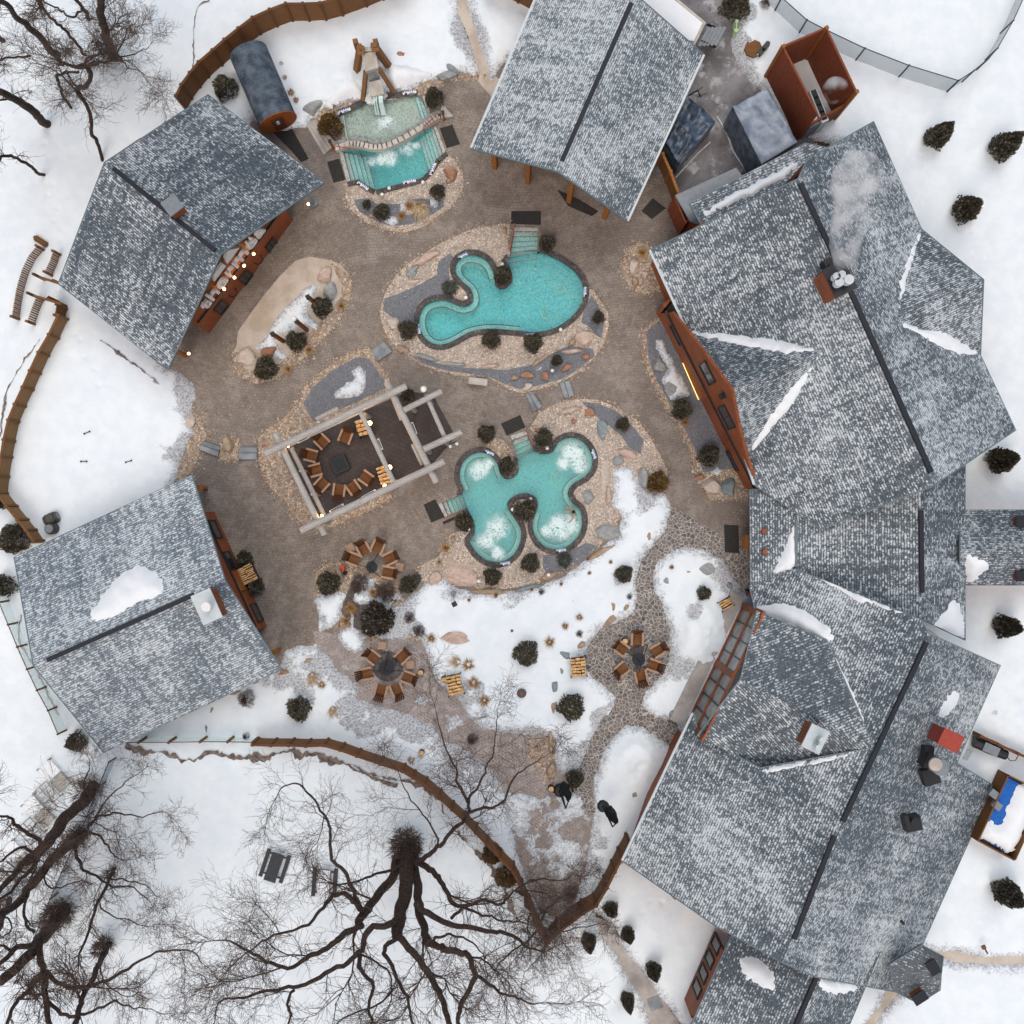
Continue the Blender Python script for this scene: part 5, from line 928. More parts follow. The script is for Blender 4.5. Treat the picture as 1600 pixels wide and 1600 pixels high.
for x, y in ((1279, 1152), (1273, 1164)): flue(B, P(x, y, 9.3), .17, .6, Rd)
m = MB(); c = P(1476, 1152, 7.6); m.box(c, (1.1, .9, 1.5), -.45, 0); m.box((c.x, c.y, c.z + .78), (1.2, 1.0, .1), -.45, 0); o = m.build('chimney', M['rust'], B); o.parent = R5
m = MB(); c = P(1455, 1190, 7.4); m.box(c, (1.0, .8, 1.0), -.45); m.box(P(1448, 1182, 7.2), (.5, 1.2, .6), -.1); m.box(P(1452, 1212, 6.6), (.9, .9, .6), .3); o = m.build('exhaust_box', M['dark'], B); o.parent = R5; m = MB(); m.cyl(P(1460, 1193, 7.7), .45, .9, 18, 0); m.cyl(P(1461, 1194, 8.6), .36, .1, 18, 1); o = m.build('exhaust_fan', [M['greymet'], M['paleconc']], B); o.parent = R5
m = MB(); m.box(P(1424, 1285, 6.5), (.9, .8, .7), .2); m.box(P(1416, 1283, 6.9), (.25, .8, .5), .3); m.cyl(P(1427, 1283, 6.8), .28, .4, 12); o = m.build('exhaust_box', M['dark'], B); o.parent = R5
for x, y in ((1408, 1439), (1004, 70)):
    m = MB(); pl_ = (R5p(1408, 1439) if x == 1408 else P(1003, 71, 5.5)); m.cyl((pl_.x, pl_.y, pl_.z - .2), .09, .6, 8); o = m.build('vent_pipe', M['dark'], B if x == 1408 else bpy.data.objects['timber_barn']); o.parent = R5 if x == 1408 else R2
    if x == 1004: o.location = OFF['restaurant_block'] * 0
# --- B6: lower wing at the bottom edge ---
B = thing('entrance_wing', 'lower wing at the bottom edge with a ridge and orange windowed west wall', 'building', (*P(1200, 1560)[:2], 0))
V = dict(a=P(1290, 1490, 6), b=P(1205, 1690, 6), c=P(1150, 1448, 3.4), d=P(1045, 1680, 3.4), e=P(1375, 1488, 3.4), f=P(1290, 1690, 3.4)); R6, bv6 = roof(B, V, [['a', 'b', 'd', 'c'], ['a', 'e', 'f', 'b']], 0, vent=[(P(1276, 1524, 6), P(1205, 1690, 6), .34)])
p, q = xy(P(1070, 1553)), xy(P(1114, 1452)); wall(B, p, q, bv6, default=3.1); q2 = Vector(p) + (Vector(p) - Vector(q)).normalized() * 4; kk = cam_side(p, q); wall(B, tuple(Vector(p) - kk * 1.2), p, None, ztop=2.6); wall(B, tuple(Vector(p) - kk * 1.2), tuple(q2 - kk * 1.2), bv6)
for x, y in ((1088, 1540), (1098, 1518), (1108, 1496), (1118, 1474)): s, z = onwall(p, q, x, y); window(B, p, q, s, 1.6, .62, 1.7, 0)
# --- B7: left lower cabin ---
B = thing('sauna_cabin', 'cabin at lower left with a pale capped chimney and large snow heap on its roof', 'building', (*P(230, 960)[:2], 0))
V = dict(A=P(300, 742, 3), F=P(352, 907, 6.3), D=P(440, 1046, 3), E=P(162, 1176, 3), K=P(52, 1040, 6.4), G=P(22, 871, 3)); R7, bv7 = roof(B, V, [['A', 'F', 'K', 'G'], ['F', 'D', 'E', 'K']], 4, vent=[(P(75, 1031, 6.4), P(304, 929, 6.3), .36)])
p, q = xy(P(337, 804)), xy(P(415, 973)); wall(B, p, q, bv7, default=3.0); u = (Vector(xy(V['K'])) - Vector(xy(V['F']))).normalized() * 10; wall(B, p, tuple(Vector(p) + u), bv7); wall(B, q, tuple(Vector(q) + u), bv7); wall(B, tuple(Vector(p) + u), tuple(Vector(q) + u), bv7)
for x, y in ((336, 827), (359, 876), (402, 957)): s, z = onwall(p, q, x, y); window(B, p, q, s, max(z, 1.0), 1.15, 1.3, 0)
s, z = onwall(p, q, 376, 916); m = MB(); c, sz, a = wbox(p, q, s, z, .6, .9, .08); m.box(c, sz, a); m.build('wall_plaque', M['amber'], B); ledge(B, p, q, 2.6)
chimbox(B, P(329, 946, 6.9), (1.0, 1.6, 1.3), .42, 'palemet', 'ceds', parent=R7); flue(B, P(327, 947, 7.8), .26, .5, R7, 'white')
for x, y in ((313, 762), (430, 1018)):
    t = thing('wall_lantern', 'small wooden lantern bracket at the %s front corner of the sauna cabin' % ('upper' if y < 800 else 'lower'), 'lantern', (*P(x, y)[:2], 0)); m = MB(); m.box(P(x, y, 1.2), (.2, .2, 2.4), .4); m.box(P(x, y, 2.5), (.3, .3, .2), .4); m.build('post', M['amber'], t)
for x, y, a_ in ((400, 1064, .35), (365, 1080, .3), (332, 1104, 1.2), (325, 1132, 1.4)):
    pass
# snow heaps on the roofs
for poly, bv, h, lb in (
 ([(1076, 518), (1150, 523), (1220, 533), (1262, 543), (1284, 548), (1240, 550), (1185, 545), (1120, 530)], bv3, .3, 'long white snow wedge in the upper valley of the west dormer'),
 ([(1282, 556), (1262, 590), (1240, 630), (1205, 670), (1170, 712), (1190, 672), (1225, 622), (1255, 585)], bv3, .3, 'white snow wedge in the lower valley of the west dormer'),
 ([(1440, 360), (1430, 395), (1415, 440), (1401, 490), (1408, 440), (1422, 395)], bv3, .15, 'thin snow line in the upper valley of the east dormer'),
 ([(1403, 503), (1440, 514), (1475, 520), (1505, 538), (1530, 554), (1490, 550), (1450, 530)], bv3, .3, 'white snow wedge in the lower valley of the east dormer'),
 ([(1098, 334), (1140, 305), (1190, 280), (1238, 256), (1245, 262), (1200, 292), (1140, 318), (1105, 337)], bvB, .3, 'long snow roll on the low strip roof beside the yard'),
 ([(1243, 806), (1243, 840), (1243, 884), (1210, 894), (1222, 865), (1232, 845)], bv4, .25, 'snow wedge beside the flashing of the link wing'),
 ([(1510, 870), (1530, 873), (1549, 882), (1535, 895), (1512, 911)], bv4b, .3, 'pointed snow heap on the roof of the side wing'),
 ([(1460, 980), (1480, 950), (1492, 936), (1504, 960), (1507, 998), (1480, 992)], bv4, .3, 'snow heap on the south east eave of the link wing'),
 ([(1180, 948), (1230, 945), (1270, 962), (1300, 990), (1290, 1008), (1262, 990), (1215, 972), (1185, 960)], bv5, .3, 'broad snow heap behind the cross gable'),
 ([(1262, 890), (1300, 905), (1340, 925), (1400, 948), (1433, 965), (1380, 950), (1320, 928)], bv5, .18, 'thin snow ridge along the top edge of the restaurant roof'),
 ([(1293, 1005), (1320, 1055), (1345, 1110), (1365, 1162), (1350, 1135), (1320, 1075)], bv5, .15, 'thin snow line in the north valley of the cross gable'),
 ([(1362, 1170), (1310, 1180), (1260, 1188), (1210, 1197), (1186, 1204), (1195, 1208), (1240, 1200), (1300, 1188)], bv5, .22, 'thin snow wedge in the south valley of the cross gable'),
 ([(1466, 1112), (1480, 1088), (1493, 1078), (1500, 1090), (1485, 1115), (1470, 1122)], bv5, .2, 'small snow patch near the ridge above the red chimney'),
 ([(1152, 940), (1175, 938), (1176, 955), (1160, 960), (1152, 953)], bv5, .2, 'small snow lump at the corner above the glass wall'),
 ([(1156, 1500), (1175, 1496), (1198, 1508), (1212, 1528), (1208, 1545), (1185, 1540), (1165, 1525)], bv6, .3, 'oval snow heap on the entrance wing roof'),
 ([(1280, 1532), (1310, 1533), (1343, 1541), (1330, 1550), (1300, 1552), (1282, 1542)], bv6, .25, 'snow heap on the right slope of the entrance wing'),
 ([(142, 960), (160, 930), (180, 905), (210, 885), (240, 890), (256, 912), (250, 930), (210, 945), (175, 965), (150, 972)], bv7, .35, 'large smooth snow heap on the lower left cabin roof')):
    drift(poly, bv, h, label=lb)
for poly, bv, lb in (([(1015, 395), (1040, 445), (1074, 516), (1071, 518), (1036, 448), (1012, 396)], bv3, 'a'),): pass

for root, pr, pts in (('main_lodge', R3, [(1015, 391, 3.5), (1073, 517, 3.55)]), ('main_lodge', R3, [(1164, 716, 3.5), (1178, 757, 3.5)]), ('restaurant_block', R5, [(1082, 1114, 3.3), (972, 1344, 3.0)]), ('timber_barn', R2, [(736, 231, 3.8), (856, -48, 3.8)]), ('timber_barn', R2, [(981, 345, 3.8), (1100, 86, 3.8)])):
    m = MB(); a, b = P(*pts[0]), P(*pts[1]); m.beam(a, b, .13, .12); g = m.build('gutter', M['palemet'], bpy.data.objects[root]); g.parent = pr
# ---------------- fences ----------------
def fence(name, label, pts, h=2.3, step=2.6, mat='fence', cat='fence', post='fence2', cap=True, out=1.0, slats=None, thick=.06, ends=False):
    ps = [P(*p) for p in pts]; t = thing(name, label, cat, (ps[0].x, ps[0].y, 0)); m = MB(); pm = []
    for i in range(len(ps) - 1):
        a, b = ps[i], ps[i + 1]
        if slats:
            L = (b - a).length; k = max(2, int(L / slats))
            for j in range(k):
                q = a.lerp(b, (j + .5) / k); m.box((q.x, q.y, h / 2), (slats * .8, thick, h), math.atan2(b.y - a.y, b.x - a.x), j % 2)
        else:
            m.beam((a.x, a.y, h * .5 + .05), (b.x, b.y, h * .5 + .05), thick, h - .1, ext=.02)
        k = max(1, round((b - a).length / step))
        for j in range(k): pm.append((a.lerp(b, j / k), math.atan2(b.y - a.y, b.x - a.x)))
        if cap: m.beam((a.x, a.y, h + .03), (b.x, b.y, h + .03), .16, .05, 1, ext=.03)
    pm.append((ps[-1], pm[-1][1])); m.build('panel', [M[mat], M[post]], t)
    if slats: pm = [pm[0], pm[-1]]
    for q, a in pm: k = MB(); k.box((q.x, q.y, h / 2 + .06), (.15, .2, h + .14), a); k.build('post', M[post], t)
    return t
fence('board_fence', 'tall curved brown board fence sweeping across the top left snow', [(294, 174), (302, 157), (315, 139), (328, 123), (349, 105), (367, 89), (388, 72), (409, 56), (435, 44), (459, 35), (485, 35), (511, 34), (537, 27), (574, 13), (600, 2), (650, -14)])
fence('board_fence', 'short brown board fence ending at the left eave of the timber barn', [(760, -14), (790, 0), (810, 8), (832, 19)])
fence('board_fence', 'long slatted fence running down the left side of the snow field', [(109, 500), (95, 530), (79, 557), (66, 585), (55, 610), (43, 636), (33, 660), (26, 690), (22, 715), (18, 745), (15, 771), (30, 791), (47, 812), (60, 828), (72, 845)], 1.6, mat='dockf', post='fence')
fence('board_fence', 'brown board fence below the garden, curving down to the big bare trees', [(407, 1152), (435, 1153), (462, 1153), (488, 1154), (515, 1153), (540, 1160), (565, 1169), (600, 1181), (634, 1192), (650, 1202), (668, 1213), (690, 1232), (709, 1250), (727, 1266), (745, 1285), (762, 1303), (782, 1324), (802, 1345), (815, 1372), (827, 1398), (840, 1428), (850, 1448)], 2.0)
fence('board_fence', 'brown board fence rising from the fence corner to the restaurant wall', [(852, 1452), (870, 1433), (890, 1417), (908, 1404), (927, 1393), (943, 1366), (955, 1342), (965, 1322), (977, 1300)])
fence('slat_screen', 'detached bent slatted screen standing in the snow, farthest left', [(71, 392), (58, 408), (49, 427), (43, 446), (39, 462), (33, 500)], 1.15, mat='dock', post='fence', slats=.125, cap=False)
fence('slat_screen', 'short slatted screen touching the left corner of the lettered spa cabin', [(97, 400), (92, 415), (84, 432)], 1.2, mat='dock', post='fence', slats=.125, cap=False)
fence('slat_screen', 'short slatted screen hanging down below the gate beam', [(71, 470), (64, 488), (57, 508)], 1.2, mat='dock', post='fence', slats=.125, cap=False)
fence('slat_screen', 'low wooden screen joining the slatted fence to its top end', [(95, 474), (107, 484), (104, 500)], 1.6, mat='fence', post='fence2', cap=False)
for a, b, lb in (((62, 433), (93, 443), 'upper weathered beam of the little gateway left of the cabin'), ((53, 462), (96, 475), 'lower weathered beam of the little gateway left of the cabin')):
    t = thing('gate_beam', lb, 'beam', (*P(*a)[:2], 0)); m = MB(); m.beam(P(*a, 2.0), P(*b, 2.0), .14, .2); m.build('beam', M['fence'], t)
    for q in (a, b): m = MB(); c = P(*q, 1); m.box((c.x, c.y, .95), (.14, .14, 1.9)); m.build('post', M['fence2'], t)
m = MB(); m.beam(P(56, 372, .3), P(73, 383, .3), .35, .3); m.beam(P(55, 371, .3), P(75, 384, .3), .2, .45); tag(m.build('wood_trough', M['fence'], loc=P(65, 378)), 'dark log lying in the snow above the detached slatted screen', 'log')
def rail_fence(name, label, pts, h, mat, post, cat='fence', postr=.05, lean=0):
    ps = [P(*p) for p in pts]; t = thing(name, label, cat, (ps[0].x, ps[0].y, 0))
    for i in range(len(ps) - 1):
        a, b = ps[i], ps[i + 1]; m = MB(); L = (b - a).length; m.add([(a.x, a.y, .1), (b.x, b.y, .1), (b.x, b.y, h), (a.x, a.y, h)], [(0, 1, 2, 3)]); m.uv[0] = [(0, 0), (L, 0), (L, h), (0, h)]
        m.add([(a.x + .012, a.y + .012, .1), (b.x + .012, b.y + .012, .1), (b.x + .012, b.y + .012, h), (a.x + .012, a.y + .012, h)], [(3, 2, 1, 0)]); m.uv[1] = [(0, h), (L, h), (L, 0), (0, 0)]
        m.build('panel', M[mat], t); m = MB(); m.tube([(a.x, a.y, h), (b.x, b.y, h)], .03, 5); m.build('top_rail', M[post], t)
    for q in ps: m = MB(); m.cyl((q.x, q.y, 0), postr, h + .08, 6); m.build('post', M[post], t)
    return t
rail_fence('chain_fence', 'chain link fence across the snow field at top right', [(1190, 3), (1209, 20), (1247, 54), (1274, 68), (1335, 97), (1402, 123), (1477, 146)], 1.9, 'chain', 'dark')
rail_fence('chain_fence', 'chain link fence running up to the top right corner', [(1477, 146), (1500, 131), (1523, 112), (1536, 97), (1560, 55), (1585, 0), (1596, -20)], 1.9, 'chain', 'dark')
rail_fence('chain_fence', 'chain link fence passing under the trees at lower left', [(184, 1182), (168, 1220), (150, 1265), (132, 1308), (112, 1350), (94, 1392), (70, 1450), (40, 1520)], 1.4, 'chain', 'dark')
rail_fence('glass_fence', 'pale glass panel fence beside the left wall of the sauna cabin', [(8, 905), (17, 938), (31, 972), (45, 1006), (60, 1040), (75, 1072), (92, 1103), (107, 1139)], 1.5, 'glass', 'fence2', postr=.06)
rail_fence('glass_fence', 'pale glass panel fence along the snow below the sauna cabin', [(190, 1152), (231, 1151), (277, 1151), (325, 1150), (367, 1150), (405, 1151)], 1.6, 'glass', 'fence', postr=.1)
# ---------------- pergola ----------------
pg = thing('log_pergola', 'grey log pergola frame over the dark fire pit terrace', 'pergola', (*P(560, 715)[:2], 0))
def log(a, b, r, name='beam'): m = MB(); a, b = Vector(a), Vector(b); m.tube([a, a.lerp(b, .33), a.lerp(b, .66), b], [r, r * .97, r * 1.02, r * .95], 10); return m.build(name, M['logw'], pg)
HB = 3.4
for a, b, z, r in (((414, 709), (635, 603), HB, .21), ((430, 677), (507, 836), HB - .36, .19), ((470, 829), (694, 721), HB, .21), ((604, 597), (682, 754), HB - .37, .2), ((562, 641), (616, 755), HB - .1, .15), ((631, 641), (690, 611), HB - .3, .18), ((665, 616), (698, 690), HB - .6, .14), ((662, 702), (721, 675), HB - .3, .2),
                ((494, 655), (528, 638), HB - .45, .14), ((612, 616), (628, 656), HB - .75, .15), ((645, 694), (660, 726), HB - .75, .13), ((455, 700), (510, 812), HB - 1.3, .14), ((454, 695), (560, 645), HB - 1.2, .1)):
    log(P(*a, z), P(*b, z), r)
for x, y in ((440, 696), (500, 815), (612, 614), (671, 733), (566, 645), (614, 752), (641, 634), (668, 622), (694, 688), (665, 702)):
    c = P(x, y, HB - .3); log((c.x, c.y, 0), (c.x, c.y, HB - .3), .15, 'post')
for x, y in ((468, 735), (486, 772)): c = P(x, y, 2.6); log((c.x, c.y, 0), (c.x, c.y, 2.3), .11, 'post')
def heater(px, py, ang, L=1.0, lb=''):
    c = P(px, py, 2.75); t = thing('heater', lb, 'heater', c, 'white bar heaters under the pergola beams'); d = Vector((math.cos(ang), math.sin(ang), 0)) * L / 2; m = MB(); m.beam(c - d, c + d, .13, .1); m.build('heater_bar', M['white'], t); m = MB(); m.beam(c - d * .8 + Vector((0, 0, .1)), c + d * .8 + Vector((0, 0, .1)), .05, .08); m.build('bracket', M['dark'], t)
for x, y, a, L, lb in ((522, 663, .45, .95, 'white bar heater on the upper beam nearest the middle lamp'), (474, 687, .45, .75, 'white bar heater on the upper beam near the left corner'), (647, 669, -1.2, .75, 'white bar heater inside the small right bay'), (594, 694, -1.2, .7, 'white bar heater on the inner cross beam'), (576, 772, .5, .95, 'white bar heater on the lower beam, right one'), (526, 794, .5, .95, 'white bar heater on the lower beam, left one')): heater(x, y, a, L, lb)
for x, y, r, e, lb in ((450, 697, .08, 9, 'small lit bulb at the left corner of the pergola'), (546, 650, .07, 8, 'small lit bulb under the middle of the upper pergola beam'), (578, 661, .13, 34, 'bright lit bulb beside the upper firewood rack'), (609, 730, .13, 34, 'bright lit bulb beside the lower firewood rack'), (601, 759, .1, 18, 'lit bulb on the lower pergola beam below the firewood rack'), (503, 806, .09, 14, 'lit bulb at the bottom corner of the pergola')):
    c = P(x, y, 2.9); t = thing('pendant_lamp', lb, 'lamp', c, 'warm bulbs of the pergola'); bulb(t, c, r, e); m = MB(); m.cyl((c.x, c.y, c.z + r), .04, .25, 6); m.build('socket', M['dark'], t)
t = thing('pole_lamp', 'white globe on a post at the top of the small right pergola bay', 'lamp', (*P(662, 608)[:2], 0)); c = P(662, 608, 3.3); m = MB(); m.cyl((c.x, c.y, 0), .05, 3.2, 8); m.build('post', M['greymet'], t); m = MB(); m.add([(c.x + a * .2, c.y + b * .2, 3.35 + d * .2) for a, b, d in ICO[2][0]], ICO[2][1]); m.build('globe', M['glow'], t, smooth=True)
m = MB(); c = P(701, 695, 2.4); m.tube([c, c + Vector((.5, .2, .1))], .03); t = thing('speaker_pair', 'pair of small white spot lamps on the right pergola corner', 'lamp', (c.x, c.y, 2.4)); m.build('bracket', M['dark'], t)
for dx in (.1, .5): m = MB(); m.box((c.x + dx, c.y - .15 + dx * .4, 2.5), (.16, .16, .16), .3); m.build('lamp_head', M['white'], t)
fb = thing('square_fire_pit', 'dark square fire pit in the middle of the pergola terrace', 'fire pit', (*P(532, 726)[:2], 0)); c = P(532, 726); m = MB(); m.box((c.x, c.y, .17), (1.0, 1.0, .34), .42); m.build('base', M['dark'], fb); m = MB(); m.box((c.x, c.y, .36), (.7, .7, .04), .42); m.cyl((c.x, c.y, .36), .16, .06, 14); m.build('burner', M['vent'], fb)
# ---------------- chairs ----------------
CH = thing('garden_chair', 'x', 'chair', (0, 0, 0)); m = MB()
for k in range(6): y = .30 - k * .11; m.box((0, y, .38 - k * .022), (.52, .10, .03))
m.build('seat', M['chairw'], CH); m = MB()
for k in range(5): x = -.22 + k * .11; m.beam((x * .9, -.28, .26), (x * 1.25, -.62, 1.0 + (.07 if k in (1, 2, 3) else 0)), .1, .025)
m.beam((-.28, -.5, .72), (.28, -.5, .72), .04, .05); m.build('backrest', M['chairb'], CH)  # shadow on the backrest is put into its darker brown
for s in (-1, 1):
    m = MB(); m.box((s * .34, 0, .6), (.13, .74, .03)); m.box((s * .34, .32, .6), (.15, .14, .034)); m.build('armrest', M['charm'], CH)
    m = MB(); m.box((s * .31, .28, .3), (.05, .1, .6)); m.build('leg', M['chairw'], CH); m = MB(); m.beam((s * .29, .3, .32), (s * .29, -.5, .03), .04, .1); m.build('leg', M['chairw'], CH)
PC = Placer(CH); sp8 = ['north', 'north east', 'east', 'south east', 'south', 'south west', 'west', 'north west']
def ring_chairs(cx, cy, pts, where, grp, z=0):
    o = P(cx, cy)
    def brg(q): c = P(q[0], q[1], .3); return math.degrees(math.atan2(c.x - o.x, c.y - o.y)) % 360
    for k, (x, y) in enumerate(sorted(pts, key=brg)):
        c = P(x, y, .3); d = Vector((o.x - c.x, o.y - c.y)); a = math.atan2(d.y, d.x) - math.pi / 2 + random.Random(x * 31 + y).uniform(-.16, .16)
        PC((c.x, c.y, z), a, 1.0, 'brown garden chair, %s clockwise from north, by %s' % (['first', 'second', 'third', 'fourth', 'fifth', 'sixth', 'seventh', 'eighth'][k], where), grp)
ring_chairs(583, 885, [(569, 858), (591, 855), (553, 873), (610, 872), (607, 894)], 'the bowl below the pergola', 'chairs round the tripod fire bowl')
ring_chairs(606, 1041, [(583, 1026), (629, 1025), (573, 1052), (596, 1078), (621, 1077), (638, 1058)], 'the reddish pavement fire pit', 'chairs round the reddish pavement fire pit')
ring_chairs(995, 1026, [(995, 998), (971, 1013), (1027, 1015), (971, 1045), (1001, 1056), (1021, 1039)], 'the flagstone fire bowl', 'chairs on the flagstone circle', .02)
ring_chairs(532, 726, [(504, 690), (541, 683), (487, 712), (494, 735), (504, 757), (531, 766), (553, 762), (573, 747)], 'the square pergola fire pit', 'chairs under the pergola', .01)
# small tables and stumps
ST = thing('side_table', 'x', 'side table', (0, 0, 0)); m = MB()
for k in range(4): m.box((0, -.18 + k * .12, .42), (.5, .11, .03))
m.build('table_top', M['charm'], ST)
for sx, sy in ((1, 1), (1, -1), (-1, 1), (-1, -1)): m = MB(); m.box((sx * .2, sy * .18, .2), (.05, .05, .4)); m.build('leg', M['chairw'], ST)
PT = Placer(ST)
for x, y, a, lb in ((547, 856, .4, 'low square table beside the left chairs of the tripod fire bowl'), (624, 886, -.2, 'low square table right of the tripod fire bowl chairs'), (641, 1039, .1, 'low square table right of the reddish pavement fire pit'), (597, 1009, -.1, 'low square table above the reddish pavement fire pit')): c = P(x, y, .4); PT((c.x, c.y, 0), a, 1, lb, 'low side tables')
SM = MB(); SM.tube([(0, 0, 0), (0, 0, .2), (0, 0, .42)], [.2, .17, .18], 12); SM.tube([(0, 0, .42), (0, 0, .425)], [.16, .01], 12, 1); so2 = SM.build('tree_stump', [M['bark'], M['firew']]); tag(so2, 'x', 'stump'); PS = Placer(so2)
for x, y, lb in ((658, 1050, 'round wood stump right of the fire pit chairs on the reddish pavement'), (976, 1001, 'round wood stump between two chairs on the flagstones'), (659, 1175, 'brown stump in the snow above the curved board fence'), (694, 1061, 'small stump left of the firewood stack beside the big snow garden'), (861, 1231, 'cut stump beside the long flat boulder at the lower garden')): c = P(x, y, .3); PS((c.x, c.y, snow_z(c.x, c.y)), 0, 1, lb, 'cut stumps')
# fire bowls with tripods
def firebowl(px, py, lb, legs, r=.36, ash=False):
    c = P(px, py); t = thing('fire_bowl', lb, 'fire bowl', (c.x, c.y, 0)); m = MB(); n = 20; m.tube([(c.x, c.y, .35), (c.x, c.y, .42), (c.x, c.y, .62), (c.x, c.y, .64)], [.08, r * .6, r, r], n, cap=True); m.tube([(c.x, c.y, .645), (c.x, c.y, .6)], [r * .9, .02], n, 1); m.build('bowl', [M['dark'], M['vent']], t)
    top = Vector((c.x, c.y, 1.9))
    for a in legs: m = MB(); f = Vector((c.x + math.cos(a) * 1.05, c.y + math.sin(a) * 1.05, 0)); m.tube([f, top], .022, 6); m.build('leg', M['dark'], t)
    m = MB(); m.tube([top, (c.x, c.y, .7)], .012, 4); m.build('chain', M['dark'], t)
firebowl(583, 885, 'round dark fire bowl hanging from a tripod below the pergola', (1.15, 3.0, 5.4)); firebowl(606, 1041, 'wide dark fire bowl with tripod on the reddish pavement', (1.5, 3.4, 6.0), .5); firebowl(996, 1028, 'dark fire bowl with tripod on the flagstone circle', (2.6, .9, 4.8), .42)
m = MB(); c = P(606, 1041); m.cyl((c.x, c.y, .0), .95, .04, 24); tag(m.build('ash_ring', M['ash'], loc=(c.x, c.y, 0)), 'dark round ash ring under the fire bowl on the reddish pavement', 'ash ring'); m = MB(); c = P(993, 1012); m.cyl((c.x, c.y, .012), .55, .03, 20); tag(m.build('ash_ring', M['ash'], loc=(c.x, c.y, 0)), 'dark round ash patch above the flagstone fire bowl', 'ash ring')
# firewood racks
def woodrack(px, py, ang, L, W_, lb, nx=3, ny=4, hgt_=.9):
    c = P(px, py, hgt_); t = thing('firewood_rack', lb, 'firewood', (c.x, c.y, 0)); r = random.Random(int(px)); ca, sa = math.cos(ang), math.sin(ang)
    def tr(x, y, z): return Vector((c.x + x * ca - y * sa, c.y + x * sa + y * ca, z))
    for sx in (-1, 1):
        for sy in (-1, 1): m = MB(); q = tr(sx * W_ * .55, sy * L * .52, 0); m.box((q.x, q.y, hgt_ * .5), (.06, .06, hgt_), ang); m.build('rack_post', M['dark'], t)
    m = MB(); q = tr(0, 0, 0); m.box((q.x, q.y, hgt_ * .42), (W_ * .9, L * .96, hgt_ * .8), ang); m.build('log_stack', M['bark'], t)
    rows = ny
    for i in range(rows):
        for j in range(nx):
            y0 = (-.5 + (i + .5) / rows) * L; x0 = (-.5 + (j + .5) / nx) * W_; lw = W_ / nx * r.uniform(.8, 1.1); lt = L / rows * r.uniform(.8, 1.0); z = hgt_ * .84 + r.uniform(0, .12)
            a = tr(x0 - lw / 2, y0 + r.uniform(-.03, .03), z); b = tr(x0 + lw / 2, y0 + r.uniform(-.03, .03), z + r.uniform(-.05, .05)); m = MB(); m.tube([a, b], [lt / 2 * r.uniform(.85, 1.1)] * 2, 5); m.build('log', M['firew'], t)
woodrack(385, 898, .45, 1.1, 1.0, 'heaped split firewood between two dark bushes at the sauna cabin wall', 2, 9)
woodrack(567, 667, .3, 1.05, .8, 'stacked firewood beside the upper bright pergola bulb', 3, 4); woodrack(600, 742, .3, 1.2, .75, 'stacked firewood beside the lower bright pergola bulb', 3, 5)
woodrack(710, 1071, .2, 1.25, .9, 'stacked light firewood at the edge of the snow garden above the bare tree', 3, 6); woodrack(904, 1043, .1, 1.15, .9, 'stacked light firewood left of the flagstone chairs', 3, 6); woodrack(1135, 944, .5, .6, .75, 'small pile of light firewood beside the glazed corner', 1, 4, .7)
# mats, slabs, benches
def slab(name, label, cat, pts, z0, z1, mat, group=None):
    q = w2(pts); c = (sum(p[0] for p in q) / len(q), sum(p[1] for p in q) / len(q), 0); m = MB(); m.prism(q, z0, z1); o = m.build(name, M[mat], loc=c); return tag(o, label, cat, group)
for pts, lb in ((zA([(500, 965), (572, 945), (610, 1070), (538, 1088)]), 'dark mat at the left stairs of the turquoise pool'), (zA([(1170, 765), (1245, 742), (1290, 858), (1212, 882)]), 'dark mat at the right stairs of the turquoise pool'), (zA([(180, 790), (280, 745), (390, 945), (345, 965), (290, 900), (250, 860)]), 'long dark mat running from the barrel sauna door'),
                (zB([(834, 0), (1010, 0), (1010, 82), (832, 76)]), 'dark mat above the stairs of the large hot pool'), (zC([(620, 160), (735, 108), (766, 182), (655, 232)]), 'dark mat above the north stairs of the puzzle pool'), (zC([(160, 642), (228, 610), (285, 715), (206, 750)]), 'dark mat left of the west stairs of the puzzle pool'),
                (zK([(1110, 75), (1195, 80), (1200, 245), (1115, 240)]), 'dark mat before the door of the link wing'), (zN([(10, 1255), (75, 1180), (155, 1240), (70, 1305)]), 'dark mat at the corner between barn and main lodge'), (zJ([(1490, 440), (1560, 410), (1600, 385), (1600, 410), (1500, 455)]), 'thin dark strip beside the west stairs'), ([(870, 296), (905, 312), (935, 330), (925, 338), (888, 322)], 'dark mat under the front edge of the barn roof')):
    slab('door_mat', lb, 'mat', pts, .0, .03, 'mat', 'dark entrance mats')
